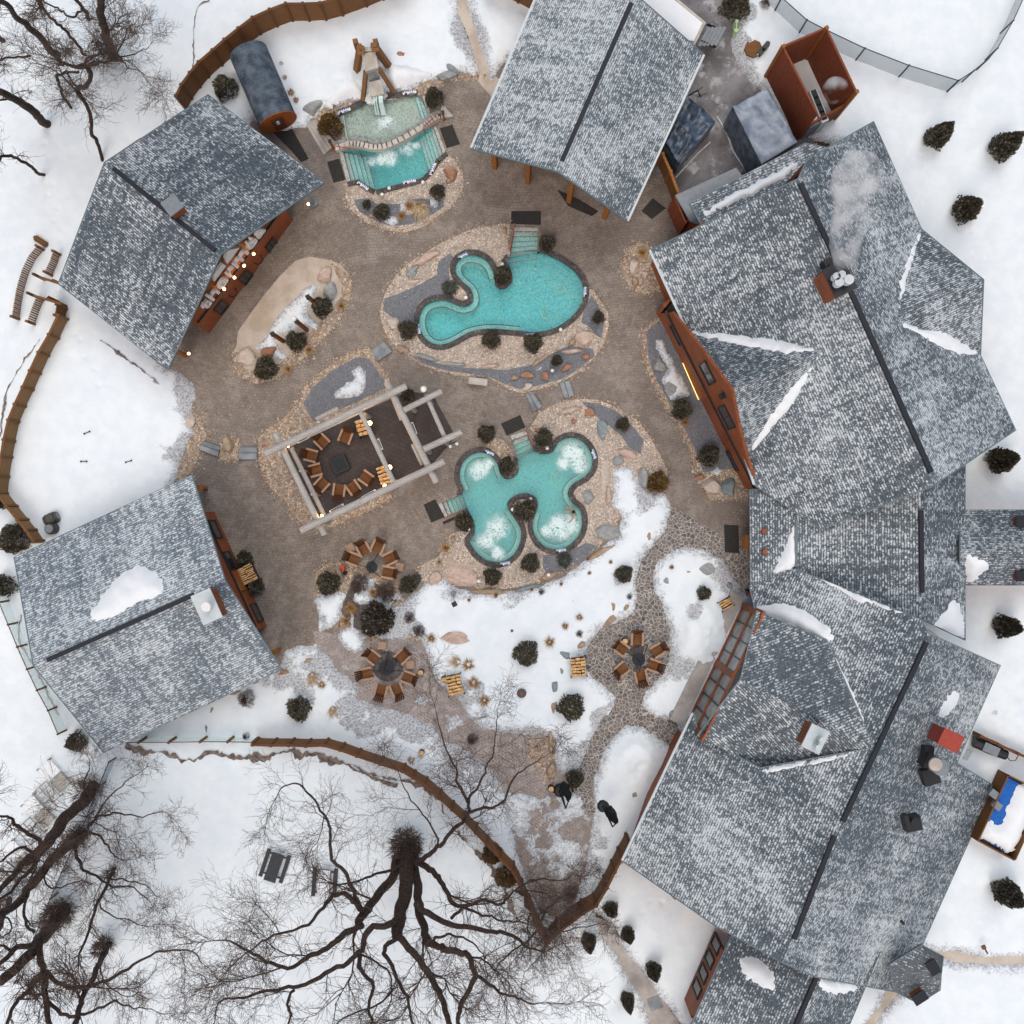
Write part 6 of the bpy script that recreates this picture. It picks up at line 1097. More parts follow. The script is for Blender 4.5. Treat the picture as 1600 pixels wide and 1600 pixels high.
for pts, lb in ((zD([(1140, 755), (1220, 705), (1268, 762), (1185, 820)]), 'grey stone step pair above the pergola'), (zE([(1205, 1290), (1310, 1325), (1305, 1385), (1195, 1345)]), 'grey stone steps left of the small boulder island'), (zE([(1425, 1330), (1530, 1330), (1535, 1400), (1425, 1402)]), 'grey stone steps right of the small boulder island'), (zB([(920, 1090), (960, 1075), (1015, 1165), (965, 1195)]), 'grey stone steps between the two pool islands, left one'), (zB([(1120, 1018), (1180, 1012), (1205, 1100), (1150, 1115)]), 'grey stone steps between the two pool islands, right one')):
    q = [Vector(v) for v in w2(pts)]; c = sum(q, Vector((0, 0))) / 4; t = thing('stone_steps', lb, 'steps', (c.x, c.y, 0), 'grey stone steps'); e01 = (q[1] - q[0]).length > (q[2] - q[1]).length
    for a, b in ((0, .47), (.5, 1)):
        k = [q[0].lerp(q[3], a), q[1].lerp(q[2], a), q[1].lerp(q[2], b), q[0].lerp(q[3], b)] if e01 else [q[0].lerp(q[1], a), q[0].lerp(q[1], b), q[3].lerp(q[2], b), q[3].lerp(q[2], a)]
        m = MB(); m.prism([tuple(v) for v in k], 0, .12 if a == 0 else .24); m.build('step', M['stepst'], t)
t = thing('bench', 'white stone bench at the edge of the large pool island', 'bench', (*P(747, 596)[:2], 0)); c = P(747, 596, .45); m = MB(); m.box((c.x, c.y, .42), (1.15, .42, .1), -.12); m.build('seat', M['paleconc'], t)
for s in (-.4, .4): m = MB(); m.box((c.x + s, c.y - s * .12, .19), (.16, .34, .36), -.12); m.build('leg', M['paleconc'], t)
# picnic tables
def picnic(px, py, a, lb, snowy=False):
    PNc = P(px, py, .7); t = thing('picnic_table', lb, 'picnic table', (PNc.x, PNc.y, 0)); ca, sa = math.cos(a), math.sin(a)
    def bx(x, y, z, s, nm, mt='navyw'): m = MB(); m.box((PNc.x + x * ca - y * sa, PNc.y + x * sa + y * ca, z), s, a); return m.build(nm, M[mt], t)
    bx(0, 0, .74, (1.8, .75, .05), 'table_top'); bx(0, .66, .45, (1.8, .24, .05), 'bench_seat'); bx(0, -.66, .45, (1.8, .24, .05), 'bench_seat')
    for x in (-.65, .65): bx(x, 0, .38, (.08, 1.4, .08), 'leg_frame'); bx(x, 0, .2, (.08, .5, .7), 'leg_frame')
    if snowy: bx(0, 0, .8, (1.75, .72, .08), 'snow_layer', 'drift')
picnic(428, 1355, 1.25, 'dark grey picnic table standing alone in the snow'); picnic(506, 1381, 1.5, 'snow covered picnic table under the twigs of the big tree', True)
def cratebed(px, py, a, lb):
    c = P(px, py, .5); t = thing('climbing_frame', lb, 'wooden frame', (c.x, c.y, 0)); ca, sa = math.cos(a), math.sin(a)
    def W(x, y, z): return (c.x + x * ca - y * sa, c.y + x * sa + y * ca, z)
    m = MB()
    for k in range(5): m.beam(W(-1.0, -1.0 + k * .32, .75), W(.15, -1.0 + k * .32, .75), .06, .06)
    for k in range(3): m.beam(W(-1.0 + k * .57, -1.0, .78), W(-1.0 + k * .57, .28, .78), .06, .06)
    m.build('grid_top', M['conc'], t); m = MB(); m.box(W(.6, .65, .5), (1.0, 1.0, .06), a); m.build('snowy_deck', M['drift'], t); m = MB(); m.box(W(.62, -.35, .35), (.9, .9, .5), a); m.build('box_seat', M['logw'], t)
    for x, y in ((-1, -1), (-1, .28), (.15, -1), (.15, 1.15), (1.1, 1.15), (1.1, -.8)): m = MB(); m.beam(W(x, y, 0), W(x, y, .75), .07, .07); m.build('post', M['conc'], t)
cratebed(77, 1226, .75, 'pale wooden frame with a barred grid beside the lower left snow, upper one'); cratebed(52, 1282, .75, 'wooden frame with a barred grid half hidden by branches'); cratebed(20, 1352, .75, 'wooden frame with a barred grid at the left edge under the big branches')
# folded cantilever umbrellas
def umbrella(px, py, tip, wing, lb):
    c = P(px, py); t = thing('folded_umbrella', lb, 'umbrella', (c.x, c.y, 0)); bz = P(*tip, 3.2)
    m = MB(); m.tube([(c.x, c.y, .0), (c.x, c.y, .2), (c.x, c.y, .3)], [.42, .42, .3], 10); m.build('base', M['dark'], t)
    m = MB(); a = Vector((c.x, c.y, .3)); b = Vector((bz.x, bz.y, 3.2)); s = Vector((.07, 0, 0)); m.tube([a - s, b], .04, 6); m.tube([a + s, b], .04, 6); m.build('mast', M['black'], t)
    g = P(*wing[0], 1.2); h_ = P(*wing[1], 3.1); m = MB(); r = random.Random(int(px)); n = 14; ax = (h_ - g)
    pts = []; rsz = []
    for i in range(6): f = i / 5; pts.append(g + ax * f); rsz.append([.22, .34, .3, .26, .18, .08][i])
    m.tube(pts, rsz, 9); m.v = [(x + r.uniform(-.07, .07), y + r.uniform(-.07, .07), z) for x, y, z in m.v]; m.build('canopy', M['black'], t); m = MB(); m.beam(b, h_, .06, .06); m.build('arm', M['black'], t)
umbrella(875, 1234, (884, 1263), ((880, 1226), (889, 1250)), 'folded black umbrella beside the round bush at the end of the flagstone path'); umbrella(943, 1258, (957, 1292), ((951, 1264), (963, 1286)), 'folded black umbrella standing in the snow near the restaurant wall')
# pool person
per = thing('person', 'dark haired bather sitting in the lower right bubbling lobe with arms raised', 'person', (*P(895, 800, 0)[:2], -.4))
def skinfig(V, E, R, name, mat, parent, root=0, lv=2):
    me = bpy.data.meshes.new(name); me.from_pydata([tuple(v) for v in V], E, []); o = bpy.data.objects.new(name, me); C.objects.link(o); md = o.modifiers.new('s', 'SKIN'); sv = me.skin_vertices[0].data
    for i, r in enumerate(R): sv[i].radius = (r, r) if not isinstance(r, tuple) else r
    sv[root].use_root = True; o.modifiers.new('u', 'SUBSURF').levels = lv; bpy.context.view_layer.update(); nm = bpy.data.meshes.new_from_object(o.evaluated_get(bpy.context.evaluated_depsgraph_get())); bpy.data.objects.remove(o); nm.name = name
    nm.materials.clear(); nm.materials.append(mat); nm.polygons.foreach_set('use_smooth', [True] * len(nm.polygons)); n = bpy.data.objects.new(name, nm); C.objects.link(n); n.parent = parent; return n
# local: pelvis at origin, facing west-south-west (-x)
BV = [(0, 0, 0), (.02, 0, .22), (.03, 0, .42), (.02, 0, .52), (0, 0, .60), (-.02, 0, .72), (.0, .19, .42), (-.12, .34, .34), (-.34, .36, .40), (-.42, .35, .42), (.0, -.19, .42), (-.10, -.38, .34), (-.28, -.50, .38), (-.36, -.54, .40), (-.05, .10, -.02), (-.45, .16, .0), (-.55, .17, -.38), (-.66, .17, -.42), (-.05, -.10, -.02), (-.45, -.16, .0), (-.55, -.17, -.38), (-.66, -.17, -.42)]
BE = [(0, 1), (1, 2), (2, 3), (3, 4), (4, 5), (2, 6), (6, 7), (7, 8), (8, 9), (2, 10), (10, 11), (11, 12), (12, 13), (0, 14), (14, 15), (15, 16), (16, 17), (0, 18), (18, 19), (19, 20), (20, 21)]
BR = [(.15, .12), (.14, .11), (.16, .11), .055, .085, .10, .065, .048, .036, .028, .065, .048, .036, .028, .09, .065, .045, .035, .09, .065, .045, .035]
fig = skinfig(BV, BE, BR, 'body', M['skin'], per)
m = MB(); vs, fs = ICO[3]; m.add([(x * .115 + .025, y * .105, z * .13 + .70) for x, y, z in vs if True], fs); m.build('hair', M['hair'], per, smooth=True).location = (0, 0, 0)
for o in per.children:
    if o.name.startswith('hair'):
        for v in o.data.vertices: v.co = Vector(v.co) + OFF[per.name] if False else v.co
m = MB()
for s, (hx, hy, hz) in ((1, BV[9]), (-1, BV[13])):
    for k in range(4): m.tube([(hx, hy + (k - 1.5) * .018, hz), (hx - .05, hy + (k - 1.5) * .024, hz + .015), (hx - .085 + abs(k - 1.5) * .01, hy + (k - 1.5) * .026, hz)], [.011, .009, .007], 5)
    m.tube([(hx + .01, hy - s * .03, hz), (hx - .03, hy - s * .065, hz)], [.011, .008], 5)
m.v = [tuple(Vector(v) + OFF[per.name]) for v in m.v]; o = m.build('fingers', M['skin'], per, smooth=True)
hair = [o for o in per.children if o.name.startswith('hair')][0]
for v in hair.data.vertices: v.co = Vector(v.co) + OFF[per.name]
per.rotation_euler = (0, 0, .3)
# ---------------- boulders ----------------
def boulder(px, py, rx, ry, rot, hz, mi, lb, z=None, flat=.5):
    c = P(px, py, hz * .5); sz_ = max(0, snow_z(c.x, c.y) - .12) if z is None else z; m = MB(); m.rock((c.x, c.y, sz_), rx * .04, ry * .04, hz, rot, int(px * 7 + py), 3, flat=flat, amp=.28); o = m.build('boulder', RK[mi], loc=(c.x, c.y, sz_), smooth=False); return tag(o, lb, 'boulder')
for a in [
 (541, 107, 14, 8, .9, .5, 0, 'pinkish boulder left of the waterfall chute top'), (515, 137, 18, 8, .9, .4, 0, 'long flat grey pink boulder lying in the snow left of the waterfall'), (486, 168, 18, 13, .3, .6, 1, 'large grey boulder beside the barrel sauna'), (622, 84, 22, 7, -.1, .4, 4, 'flat jagged rust pink slab right of the waterfall chute top'),
 (700, 104, 22, 8, -.35, .3, 5, 'curved grey slab half buried in snow near the sand path'), (697, 118, 18, 9, 0, .4, 1, 'grey boulder at the lower end of the curved snow slab'), (706, 270, 12, 12, .5, .5, 4, 'rust brown boulder on the gravel right of the turquoise pool'), (700, 283, 4, 6, -.2, .3, 2, 'small orange stone under the rust brown boulder'), (580, 337, 5, 4, 0, .25, 2, 'small square ochre stone on the slate of the waterfall bed'),
 (506, 430, 14, 13, .6, .55, 0, 'round pink boulder at the top of the sand bed'), (515, 456, 11, 15, -.3, .5, 1, 'grey boulder below the pink one on the sand bed'), (387, 559, 20, 17, -.3, .6, 3, 'large pale rough boulder at the lower end of the sand bed'), (421, 551, 12, 10, .7, .6, 4, 'small pink orange boulder beside the large pale one'), (532, 485, 5, 6, 0, .2, 2, 'ochre grass stone at the right edge of the sand bed'),
 (668, 402, 26, 8, .6, .5, 0, 'long pinkish driftwood shaped boulder at the top left of the big pool island'), (643, 424, 14, 7, .6, .4, 1, 'grey boulder below the long pink one'), (648, 441, 9, 4, .3, .3, 3, 'small pale wedge stone on the big pool island'), (614, 504, 16, 10, -.5, .4, 3, 'flat pale pink boulder at the left tip of the big pool island'), (788, 360, 5, 7, 0, .3, 2, 'small ochre stone left of the hot pool stairs'),
 (910, 527, 19, 15, .2, .7, 0, 'big layered pink boulder at the right of the big pool island'), (893, 535, 7, 8, -.7, .5, 2, 'tan stone leaning on the big layered boulder'), (893, 549, 17, 5, .1, .3, 0, 'long flat pink slab below the big layered boulder'), (845, 562, 22, 4, .55, .25, 2, 'thin tan ledge stone on the lower island edge'), (765, 572, 17, 4, .05, .3, 0, 'flat pink ledge stone above the white bench'), (712, 569, 22, 3.5, -.1, .2, 1, 'thin grey ledge stone left of the flat pink one'), (668, 560, 17, 4, -.35, .25, 1, 'dark grey ledge stone at the lower left of the island'), (630, 545, 12, 7, -.6, .3, 2, 'tan stone at the lower left rim of the big pool island'),
 (885, 574, 12, 6, .5, .35, 4, 'rust coloured slab beside the small bush on the island'), (852, 587, 7, 11, .3, .35, 4, 'upright rust brown slab at the lower island edge'), (825, 586, 13, 7, 0, .3, 4, 'broad rust stone with pebbles at the lower island edge'), (803, 590, 8, 6, 0, .3, 2, 'ochre stone left of the broad rust stone'), (915, 557, 9, 5, .3, .3, 4, 'small rust stone near the right island rim'), (825, 604, 9, 6, .3, .3, 3, 'pale stone group at the bottom tip of the island'),
 (989, 415, 8, 14, -.2, .5, 3, 'tall pale stone in the small bed at the lodge corner'), (993, 440, 7, 8, .3, .4, 2, 'ochre stone in the small bed at the lodge corner'), (1008, 428, 6, 7, 0, .4, 3, 'small white stone in the small bed at the lodge corner'), (1006, 400, 10, 12, 0, .2, 2, 'mossy brown mound in the small bed at the lodge corner'), (356, 698, 10, 14, .1, .6, 2, 'rounded ochre boulder between the two grey step pairs'),
 (297, 660, 9, 17, -.1, .35, 3, 'pale flat rock at the snow edge on the left of the courtyard'), (1033, 571, 11, 13, 0, .3, 1, 'round grey stone disc in the slate bed along the lodge'), (1047, 607, 12, 11, 0, .3, 1, 'second round grey stone in the lodge bed'), (1115, 760, 18, 13, -.2, .6, 3, 'broad pale boulder at the bottom of the lodge bed'), (1095, 745, 8, 6, 0, .3, 4, 'small rust stone at the lower rim of the lodge bed'), (1140, 763, 14, 17, .2, .7, 5, 'dark shaded boulder against the lodge wall'),
 (889, 641, 20, 5, .25, .3, 0, 'long low pink stone at the top of the puzzle pool island'), (923, 645, 11, 7, -.2, .3, 4, 'rust orange stone at the top of the puzzle pool island'), (897, 658, 5, 5, 0, .3, 4, 'small rust stone on the gravel above the puzzle pool'), (941, 673, 10, 20, .1, .4, 5, 'long grey green boulder right of the puzzle pool'), (980, 708, 23, 8, -.35, .4, 0, 'long pink slab above the snow at the puzzle pool'), (968, 721, 11, 9, 0, .4, 1, 'round grey boulder above the snow patch'), (1007, 746, 10, 19, .2, .6, 1, 'tall grey boulder beside the brown bush'),
 (945, 745, 9, 22, -.2, .3, 3, 'pale pink slab right of the upper right pool lobe'), (951, 775, 6, 18, .05, .35, 0, 'narrow upright pink slab at the snow edge'), (919, 777, 11, 13, 0, .35, 1, 'round grey boulder on the gravel right of the puzzle pool'), (948, 832, 22, 16, -.2, .3, 1, 'large flat grey flagstone below the snow at the puzzle pool'), (935, 865, 26, 6, .5, .4, 2, 'long narrow tan log shaped rock along the snow edge'), (858, 900, 18, 6, .35, .4, 2, 'tan ledge rock below the small grey bush'), (722, 898, 28, 20, -.6, .35, 0, 'very large flat pink slab left of the snow garden'), (680, 904, 14, 12, 0, .3, 0, 'square flat pink slab left of the very large one'), (766, 925, 34, 6, -.05, .4, 2, 'long tan ledge rock under the lower left pool lobe'), (826, 918, 24, 4, .2, .35, 5, 'dark narrow ledge rock right of the long tan one'), (652, 891, 8, 3.5, .3, .3, 2, 'small brown stone row left of the pink slabs'),
 (842, 673, 6, 5, 0, .3, 4, 'small orange stone beside the north stairs of the puzzle pool'), (708, 843, 4, 6, 0, .3, 2, 'small ochre stone left of the lower left pool lobe'), (716, 996, 27, 12, -.2, .6, 0, 'large pink brown boulder in the middle of the snow garden'), (1013, 838, 6, 8, .5, .3, 2, 'small brown rock in the snow near the flagstone path'), (959, 947, 5, 9, .1, .4, 2, 'upright tan rock above the flagstone circle'), (978, 949, 9, 5, .5, .35, 2, 'tan rock right of the upright one'), (952, 970, 16, 6, .7, .4, 2, 'long tan rock leading to the flagstone circle'), (907, 1007, 10, 6, .4, .4, 2, 'brown boulder at the left rim of the flagstone circle'),
 (884, 1024, 11, 10, .5, .5, 5, 'grey green boulder above the firewood stack'), (878, 1047, 4, 11, -.1, .35, 5, 'narrow dark stone beside the firewood stack'), (867, 1072, 9, 14, 0, .6, 5, 'tall grey green boulder in the snow garden'), (865, 1104, 5, 14, -.1, .5, 2, 'narrow tan rock below the grey green boulder'), (1042, 907, 8, 7, .3, .35, 1, 'grey brown rock in the snow by the curved path'), (1074, 894, 10, 6, 0, .35, 2, 'tan hollow rock in the snow mound'), (1107, 892, 18, 12, -.1, .45, 1, 'large grey layered boulder in the snow mound'), (1139, 915, 6, 8, 0, .4, 5, 'dark rock at the right end of the snow mound'), (1050, 1116, 8, 9, -.4, .4, 5, 'dark rock beside the glazed corner'),
 (531, 903, 6, 14, .4, .3, 2, 'flat tan boulder under the red canister'), (618, 943, 11, 4, .4, .35, 2, 'ochre stone above the dark bush in the lower bed'), (527, 978, 4, 9, -.5, .3, 2, 'brown leaning rock at the left of the lower bed'), (481, 1032, 11, 6, .5, .4, 2, 'tan rock in the snow below the courtyard corner'), (443, 1050, 9, 6, .3, .4, 4, 'rust brown rock at the sauna cabin corner'), (400, 1065, 12, 4, .4, .5, 2, 'long brown stone at the sauna cabin eave'), (364, 1083, 12, 4, .4, .5, 2, 'second long brown stone at the sauna cabin eave'), (332, 1108, 4, 10, -.4, .5, 5, 'narrow dark stone pointing out of the snow below the cabin'), (323, 1138, 3.5, 8, .1, .5, 5, 'small dark stone in the snow above the glass fence'),
 (861, 1160, 4.5, 20, 0, .5, 2, 'tall thin tan stone at the right of the reddish pavement'), (860, 1205, 8, 17, -.15, .5, 2, 'long brown boulder with a cut stump below it'), (993, 1240, 7, 10, -.4, .5, 2, 'orange brown rock at the restaurant wall'), (972, 1345, 8, 12, -.6, .4, 0, 'pinkish stone heap against the last fence panel'), (110, 68, 8, 6, 0, .5, 1, 'brown stone between the trees at upper left'), (92, 167, 7, 5, 0, .4, 1, 'grey brown stone below the second tree pit'), (178, 620, 40, .8, 0, .02, 1, 'x'),
 (182, 558, 22, 3, -.8, .35, 1, 'long thin dark rock edge by the lower eave of the lettered spa cabin'), (215, 578, 14, 2.5, -.65, .3, 1, 'short thin rock edge following the first by the cabin eave'), (244, 598, 13, 3.5, -.62, .35, 1, 'third thin rock edge near the cabin corner'), (188, 667, 4, 6, 0, .2, 3, 'pale flat stone in the left snow field'), (176, 699, 4.5, 3, .2, .25, 4, 'uppermost of three small tan stones in the left snow field'), (177, 714, 4, 6, 0, .25, 4, 'middle one of three small tan stones in the left snow field'), (168, 729, 6, 4, 0, .25, 4, 'lowest of three small tan stones in the left snow field')]:
    if a[7] != 'x': boulder(*a)
# ---------------- evergreens ----------------
def foliage_mesh(kind, seed, nl, mat):
    r = random.Random(seed); m = MB(); lob = [(r.uniform(0, 6.28), r.uniform(.75, 1.08)) for _ in range(9)]
    def rad_(a, h):
        return 1 + .10 * math.sin(3 * a + lob[0][0]) + .09 * math.sin(5 * a + lob[1][0] + 3 * h) + .06 * math.sin(9 * a + lob[2][0] + 5 * h)
    for k in range(nl):
        a = r.uniform(0, 6.283); h = r.random()
        if kind == 'cone': prof = (1 - h) ** .8 * (1 if h > .08 else .7 + h * 4)
        elif kind == 'bush': prof = math.sqrt(max(0, 1 - (h * .95) ** 2.2))
        else: prof = (1 - (max(0, h - .15) / .85) ** 1.7) * min(1, .55 + h * 3)
        rr = prof * rad_(a, h) * (r.random() ** .38); p = Vector((math.cos(a) * rr, math.sin(a) * rr, h)); o = Vector((math.cos(a), math.sin(a), .5 + .6 * h)).normalized()
        d = (o + Vector((r.uniform(-.6, .6), r.uniform(-.6, .6), r.uniform(-.4, .5)))).normalized(); L = r.uniform(.11, .24) * (1.3 if kind == 'heath' else 1); s = d.cross(Vector((r.uniform(-1, 1), r.uniform(-1, 1), 1))).normalized() * L * (.30 if kind != 'heath' else .06)
        m.add([p - s, p + s, p + d * L + s * .2, p + d * L - s * .2], [(0, 1, 2, 3)])
        m.add([p + d * L * .2, p + d * L * .5 + s * 1.6 + o * .04, p + d * L * .95], [(0, 1, 2)])
    st = MB(); st.tube([(0, 0, -.1), (0, 0, .3), (0, 0, .8)], [.07, .06, .02], 6)
    return m, st
def shrubproto(name, kind, seed, nl, mat, cat):
    t = thing(name, 'x', cat, (0, 0, 0)); m, st = foliage_mesh(kind, seed, nl, mat); m.build('foliage', M[mat], t); st.build('stem', M['bark'], t); return Placer(t)
BU = [shrubproto('evergreen_bush', 'bush', s, 1500, 'ever', 'bush') for s in (1, 2, 3)]; BD = shrubproto('dark_bush', 'bush', 9, 2600, 'ever2', 'bush'); BG = shrubproto('grey_bush', 'bush', 11, 900, 'everg', 'bush'); BB = shrubproto('brown_bush', 'bush', 12, 1500, 'brownf', 'bush'); BH = shrubproto('heath_shrub', 'heath', 13, 1500, 'heath', 'shrub'); CO = [shrubproto('small_conifer', 'oval', s, 2600, 'ever', 'conifer') for s in (21, 22)]
bush_list = [
 (352, 138, 19, 0, 1.3, 'bush between the curved fence and the barrel sauna'), (678, 153, 15, 1, 1.2, 'bush right of the upper waterfall pool steps'), (597, 331, 13, 2, .9, 'larger of two bushes on the slate below the turquoise pool'), (573, 320, 7, 0, .6, 'smaller of two bushes on the slate below the turquoise pool'), (684, 300, 12, 1, .9, 'bush beside dry grass right of the waterfall bed'),
 (855, 380, 13, 2, 1.0, 'round bush right of the hot pool stairs'), (785, 431, 14, 0, 1.0, 'bush in the notch between stairs and round lobe of the big pool'), (637, 515, 15, 1, 1.0, 'bush at the left end of the big pool'), (768, 530, 15, 2, 1.0, 'bush under the middle of the big pool'), (833, 536, 15, 0, 1.0, 'bush under the right part of the big pool'), (935, 496, 10, 1, .8, 'small bush at the right rim of the big pool island'), (870, 563, 9, 2, .8, 'small green brown bush among rust slabs on the island'),
 (503, 480, 16, 0, 1.1, 'upper bush of the sand bed by the tall post'), (463, 533, 16, 1, 1.1, 'middle bush of the sand bed'), (415, 575, 18, 2, 1.2, 'lowest bush of the sand bed'), (637, 617, 11, 1, .8, 'dark bush outside the top right beam of the pergola'),
 (760, 677, 14, 0, 1.0, 'bush on the pavement left of the puzzle pool north stairs'), (850, 684, 15, 1, 1.0, 'bush right of the puzzle pool north stairs'), (792, 727, 13, 2, 1.0, 'bush in the top notch of the puzzle pool'), (725, 816, 14, 0, 1.0, 'bush beside the west stairs of the puzzle pool'), (820, 797, 17, 1, 1.1, 'bush in the centre finger between the lower pool lobes'), (829, 880, 15, 2, 1.0, 'bush below the gap between the two lower lobes'), (769, 901, 14, 0, 1.0, 'bush under the lower left pool lobe'), (973, 663, 11, 1, .8, 'small bush on the slate at the right of the puzzle pool island'),
 (975, 897, 14, 2, 1.0, 'bush in the snow left of the curved flagstone path'), (1099, 927, 12, 0, .9, 'bush on the snow mound near the glazed corner'), (1065, 640, 16, 1, 1.0, 'bush in the middle of the lodge bed'), (1108, 713, 17, 2, 1.1, 'bush near the lower end of the lodge bed'), (513, 911, 18, 0, 1.2, 'bush at the left of the lower bed beside the flat boulder'), (637, 914, 14, 1, 1.0, 'bush right of the tripod fire bowl'),
 (822, 1021, 20, 2, 1.2, 'wide round bush alone in the middle of the snow garden'), (892, 1105, 21, 0, 1.3, 'large bush in the snow left of the flagstone junction'), (467, 1107, 19, 1, 1.3, 'bush alone in the snow above the board fence'), (898, 1217, 14, 2, 1.2, 'bush at the end of the flagstone path beside a folded umbrella'), (1150, 8, 22, 0, 1.8, 'dark shrub at the top edge beside the yard'), (120, 1158, 15, 1, 1.4, 'shrub at the bottom corner of the sauna cabin'),
 (382, 872, 12, 0, .9, 'upper of two bushes beside the heaped firewood'), (400, 916, 12, 1, .9, 'lower of two bushes beside the heaped firewood'), (22, 842, 24, 2, 1.5, 'wide dark bush left of the slatted fence end'), (8, 915, 17, 0, 1.4, 'dark bush at the left edge above the glass fence'), (4, 785, 10, 1, 1.4, 'small dark bush at the left edge beside the slatted fence')]
for x, y, r, k, hh, lb in bush_list:
    c = P(x, y, hh * .45); z = max(0, snow_z(c.x, c.y) - .1); BU[k]((c.x, c.y, z), (x * 13 + y) % 6.28, (r * .04 * .93, r * .04 * .93, hh), 'dark green ' + lb, 'round evergreen bushes')
for x, y, r, hh, lb in ((588, 968, 24, 1.5, 'very dark spiky bush above the reddish pavement fire pit'),): c = P(x, y, .6); BD((c.x, c.y, .05), .3, (r * .04, r * .04, hh), lb)
for x, y, r, hh, lb in ((703, 450, 12, .6, 'grey green bush in the bend of the big pool'), (882, 875, 11, .6, 'grey green bush below the lower right pool lobe'), (650, 905, 8, .3, 'flat grey plant beside the pink slabs')): c = P(x, y, .3); BG((c.x, c.y, 0), 1, (r * .04, r * .04, hh), lb, 'grey green bushes')
for x, y, r, hh, lb in ((515, 194, 16, 1.4, 'brown green cedar bush left of the waterfall pool'), (1028, 753, 15, 1.0, 'brown green bush right of the tall grey boulder'), (634, 1307, 17, .8, 'x'), (770, 1335, 14, 1.5, 'brown shrub growing over the board fence, upper one'), (792, 1370, 16, 1.5, 'brown shrub growing over the board fence, lower one')):
    if lb != 'x': c = P(x, y, hh / 2); BB((c.x, c.y, 0), 2, (r * .04, r * .045, hh), lb, 'brown green bushes')
for x, y, r, hh, lb in ((385, 1092, 14, .8, 'grey bare shrub in the snow below the sauna cabin'), (562, 912, 15, .7, 'reddish bare shrub in the lower bed, left one'), (603, 925, 15, .7, 'reddish bare shrub in the lower bed, right one'), (640, 965, 9, .5, 'sparse bare shrub right of the very dark bush'), (655, 985, 10, .4, 'low grey twiggy shrub above the pavement rim'), (905, 990, 7, .4, 'small twiggy shrub near dry grass in the snow garden'), (800, 985, 5, .3, 'tiny brown shrub above the wide round bush'), (738, 1155, 9, .6, 'twiggy brown shrub near the stump by the fence'), (983, 932, 5, .4, 'small dark twiggy shrub by the upright tan rock'), (846, 925, 5, .35, 'tiny brown shrub under the dark ledge rock'), (1195, 8, 9, .6, 'bare shrub at the top right of the yard'), (893, 1395, 11, 1.2, 'twiggy grey shrub leaning on the last fence corner'), (385, 1150, 6, .7, 'thin bare shrub poking through the glass fence')):
    c = P(x, y, hh / 2); BH((c.x, c.y, .05), x % 6, (r * .04, r * .04, hh), lb, 'bare twiggy shrubs')
for i, (x, y, r, hh, lb) in enumerate(((1455, 222, 15, 3.0, 'small conifer in the right snow field, uppermost left'), (1556, 239, 17, 3.2, 'small conifer at the top right edge of the snow field'), (1500, 334, 17, 2.6, 'small conifer alone beside the lodge east eave'), (1552, 720, 17, 3.0, 'small conifer half under the south east roof corner of the lodge'), (1560, 976, 15, 2.8, 'small conifer below the side wing at the right edge'), (1560, 1385, 17, 3.0, 'small conifer right of the restaurant east eave'),
   (953, 1415, 10, 1.6, 'small conifer closest to the fence corner, topmost of the row'), (979, 1452, 9, 2.0, 'small conifer second in the row beside the concrete path'), (918, 1462, 10, 2.4, 'small conifer left of the concrete path by the fence corner'), (1018, 1507, 10, 2.2, 'small conifer between the concrete path and entrance wing'), (978, 1553, 9, 2.4, 'small conifer nearest the bottom edge left of the path'))):
    c = P(x, y); CO[i % 2]((c.x, c.y, .1), x % 6, (r * .044, r * .044, hh * .9), lb, 'small conifers in the snow')
# dry grasses
def tuft(seed, lean=(0, 0), n=150):
    r = random.Random(seed); m = MB()
    for k in range(n):
        a = r.uniform(0, 6.283); b = Vector((math.cos(a) * .12 * r.random(), math.sin(a) * .12 * r.random(), 0)); L = r.uniform(.6, 1.1); o = Vector((math.cos(a) + lean[0], math.sin(a) + lean[1], 0)) * r.uniform(.3, .95); s = Vector((-math.sin(a), math.cos(a), 0)) * .018
        p1 = b + o * .45 * L + Vector((0, 0, .5 * L)); p2 = b + o * L + Vector((0, 0, .45 * L * r.uniform(.4, 1.2))); m.add([b - s, b + s, p1 + s, p1 - s], [(0, 1, 2, 3)]); m.add([p1 - s, p1 + s, p2], [(0, 1, 2)])
    return m
def tproto(seed, lean, mat): o = tuft(seed, lean).build('dry_grass_tuft', M[mat]); tag(o, 'x', 'ornamental grass'); return Placer(o)
TG = [tproto(1, (0, 0), 'grass'), tproto(2, (-.8, .1), 'grass2'), tproto(3, (.1, -.9), 'grass2')]
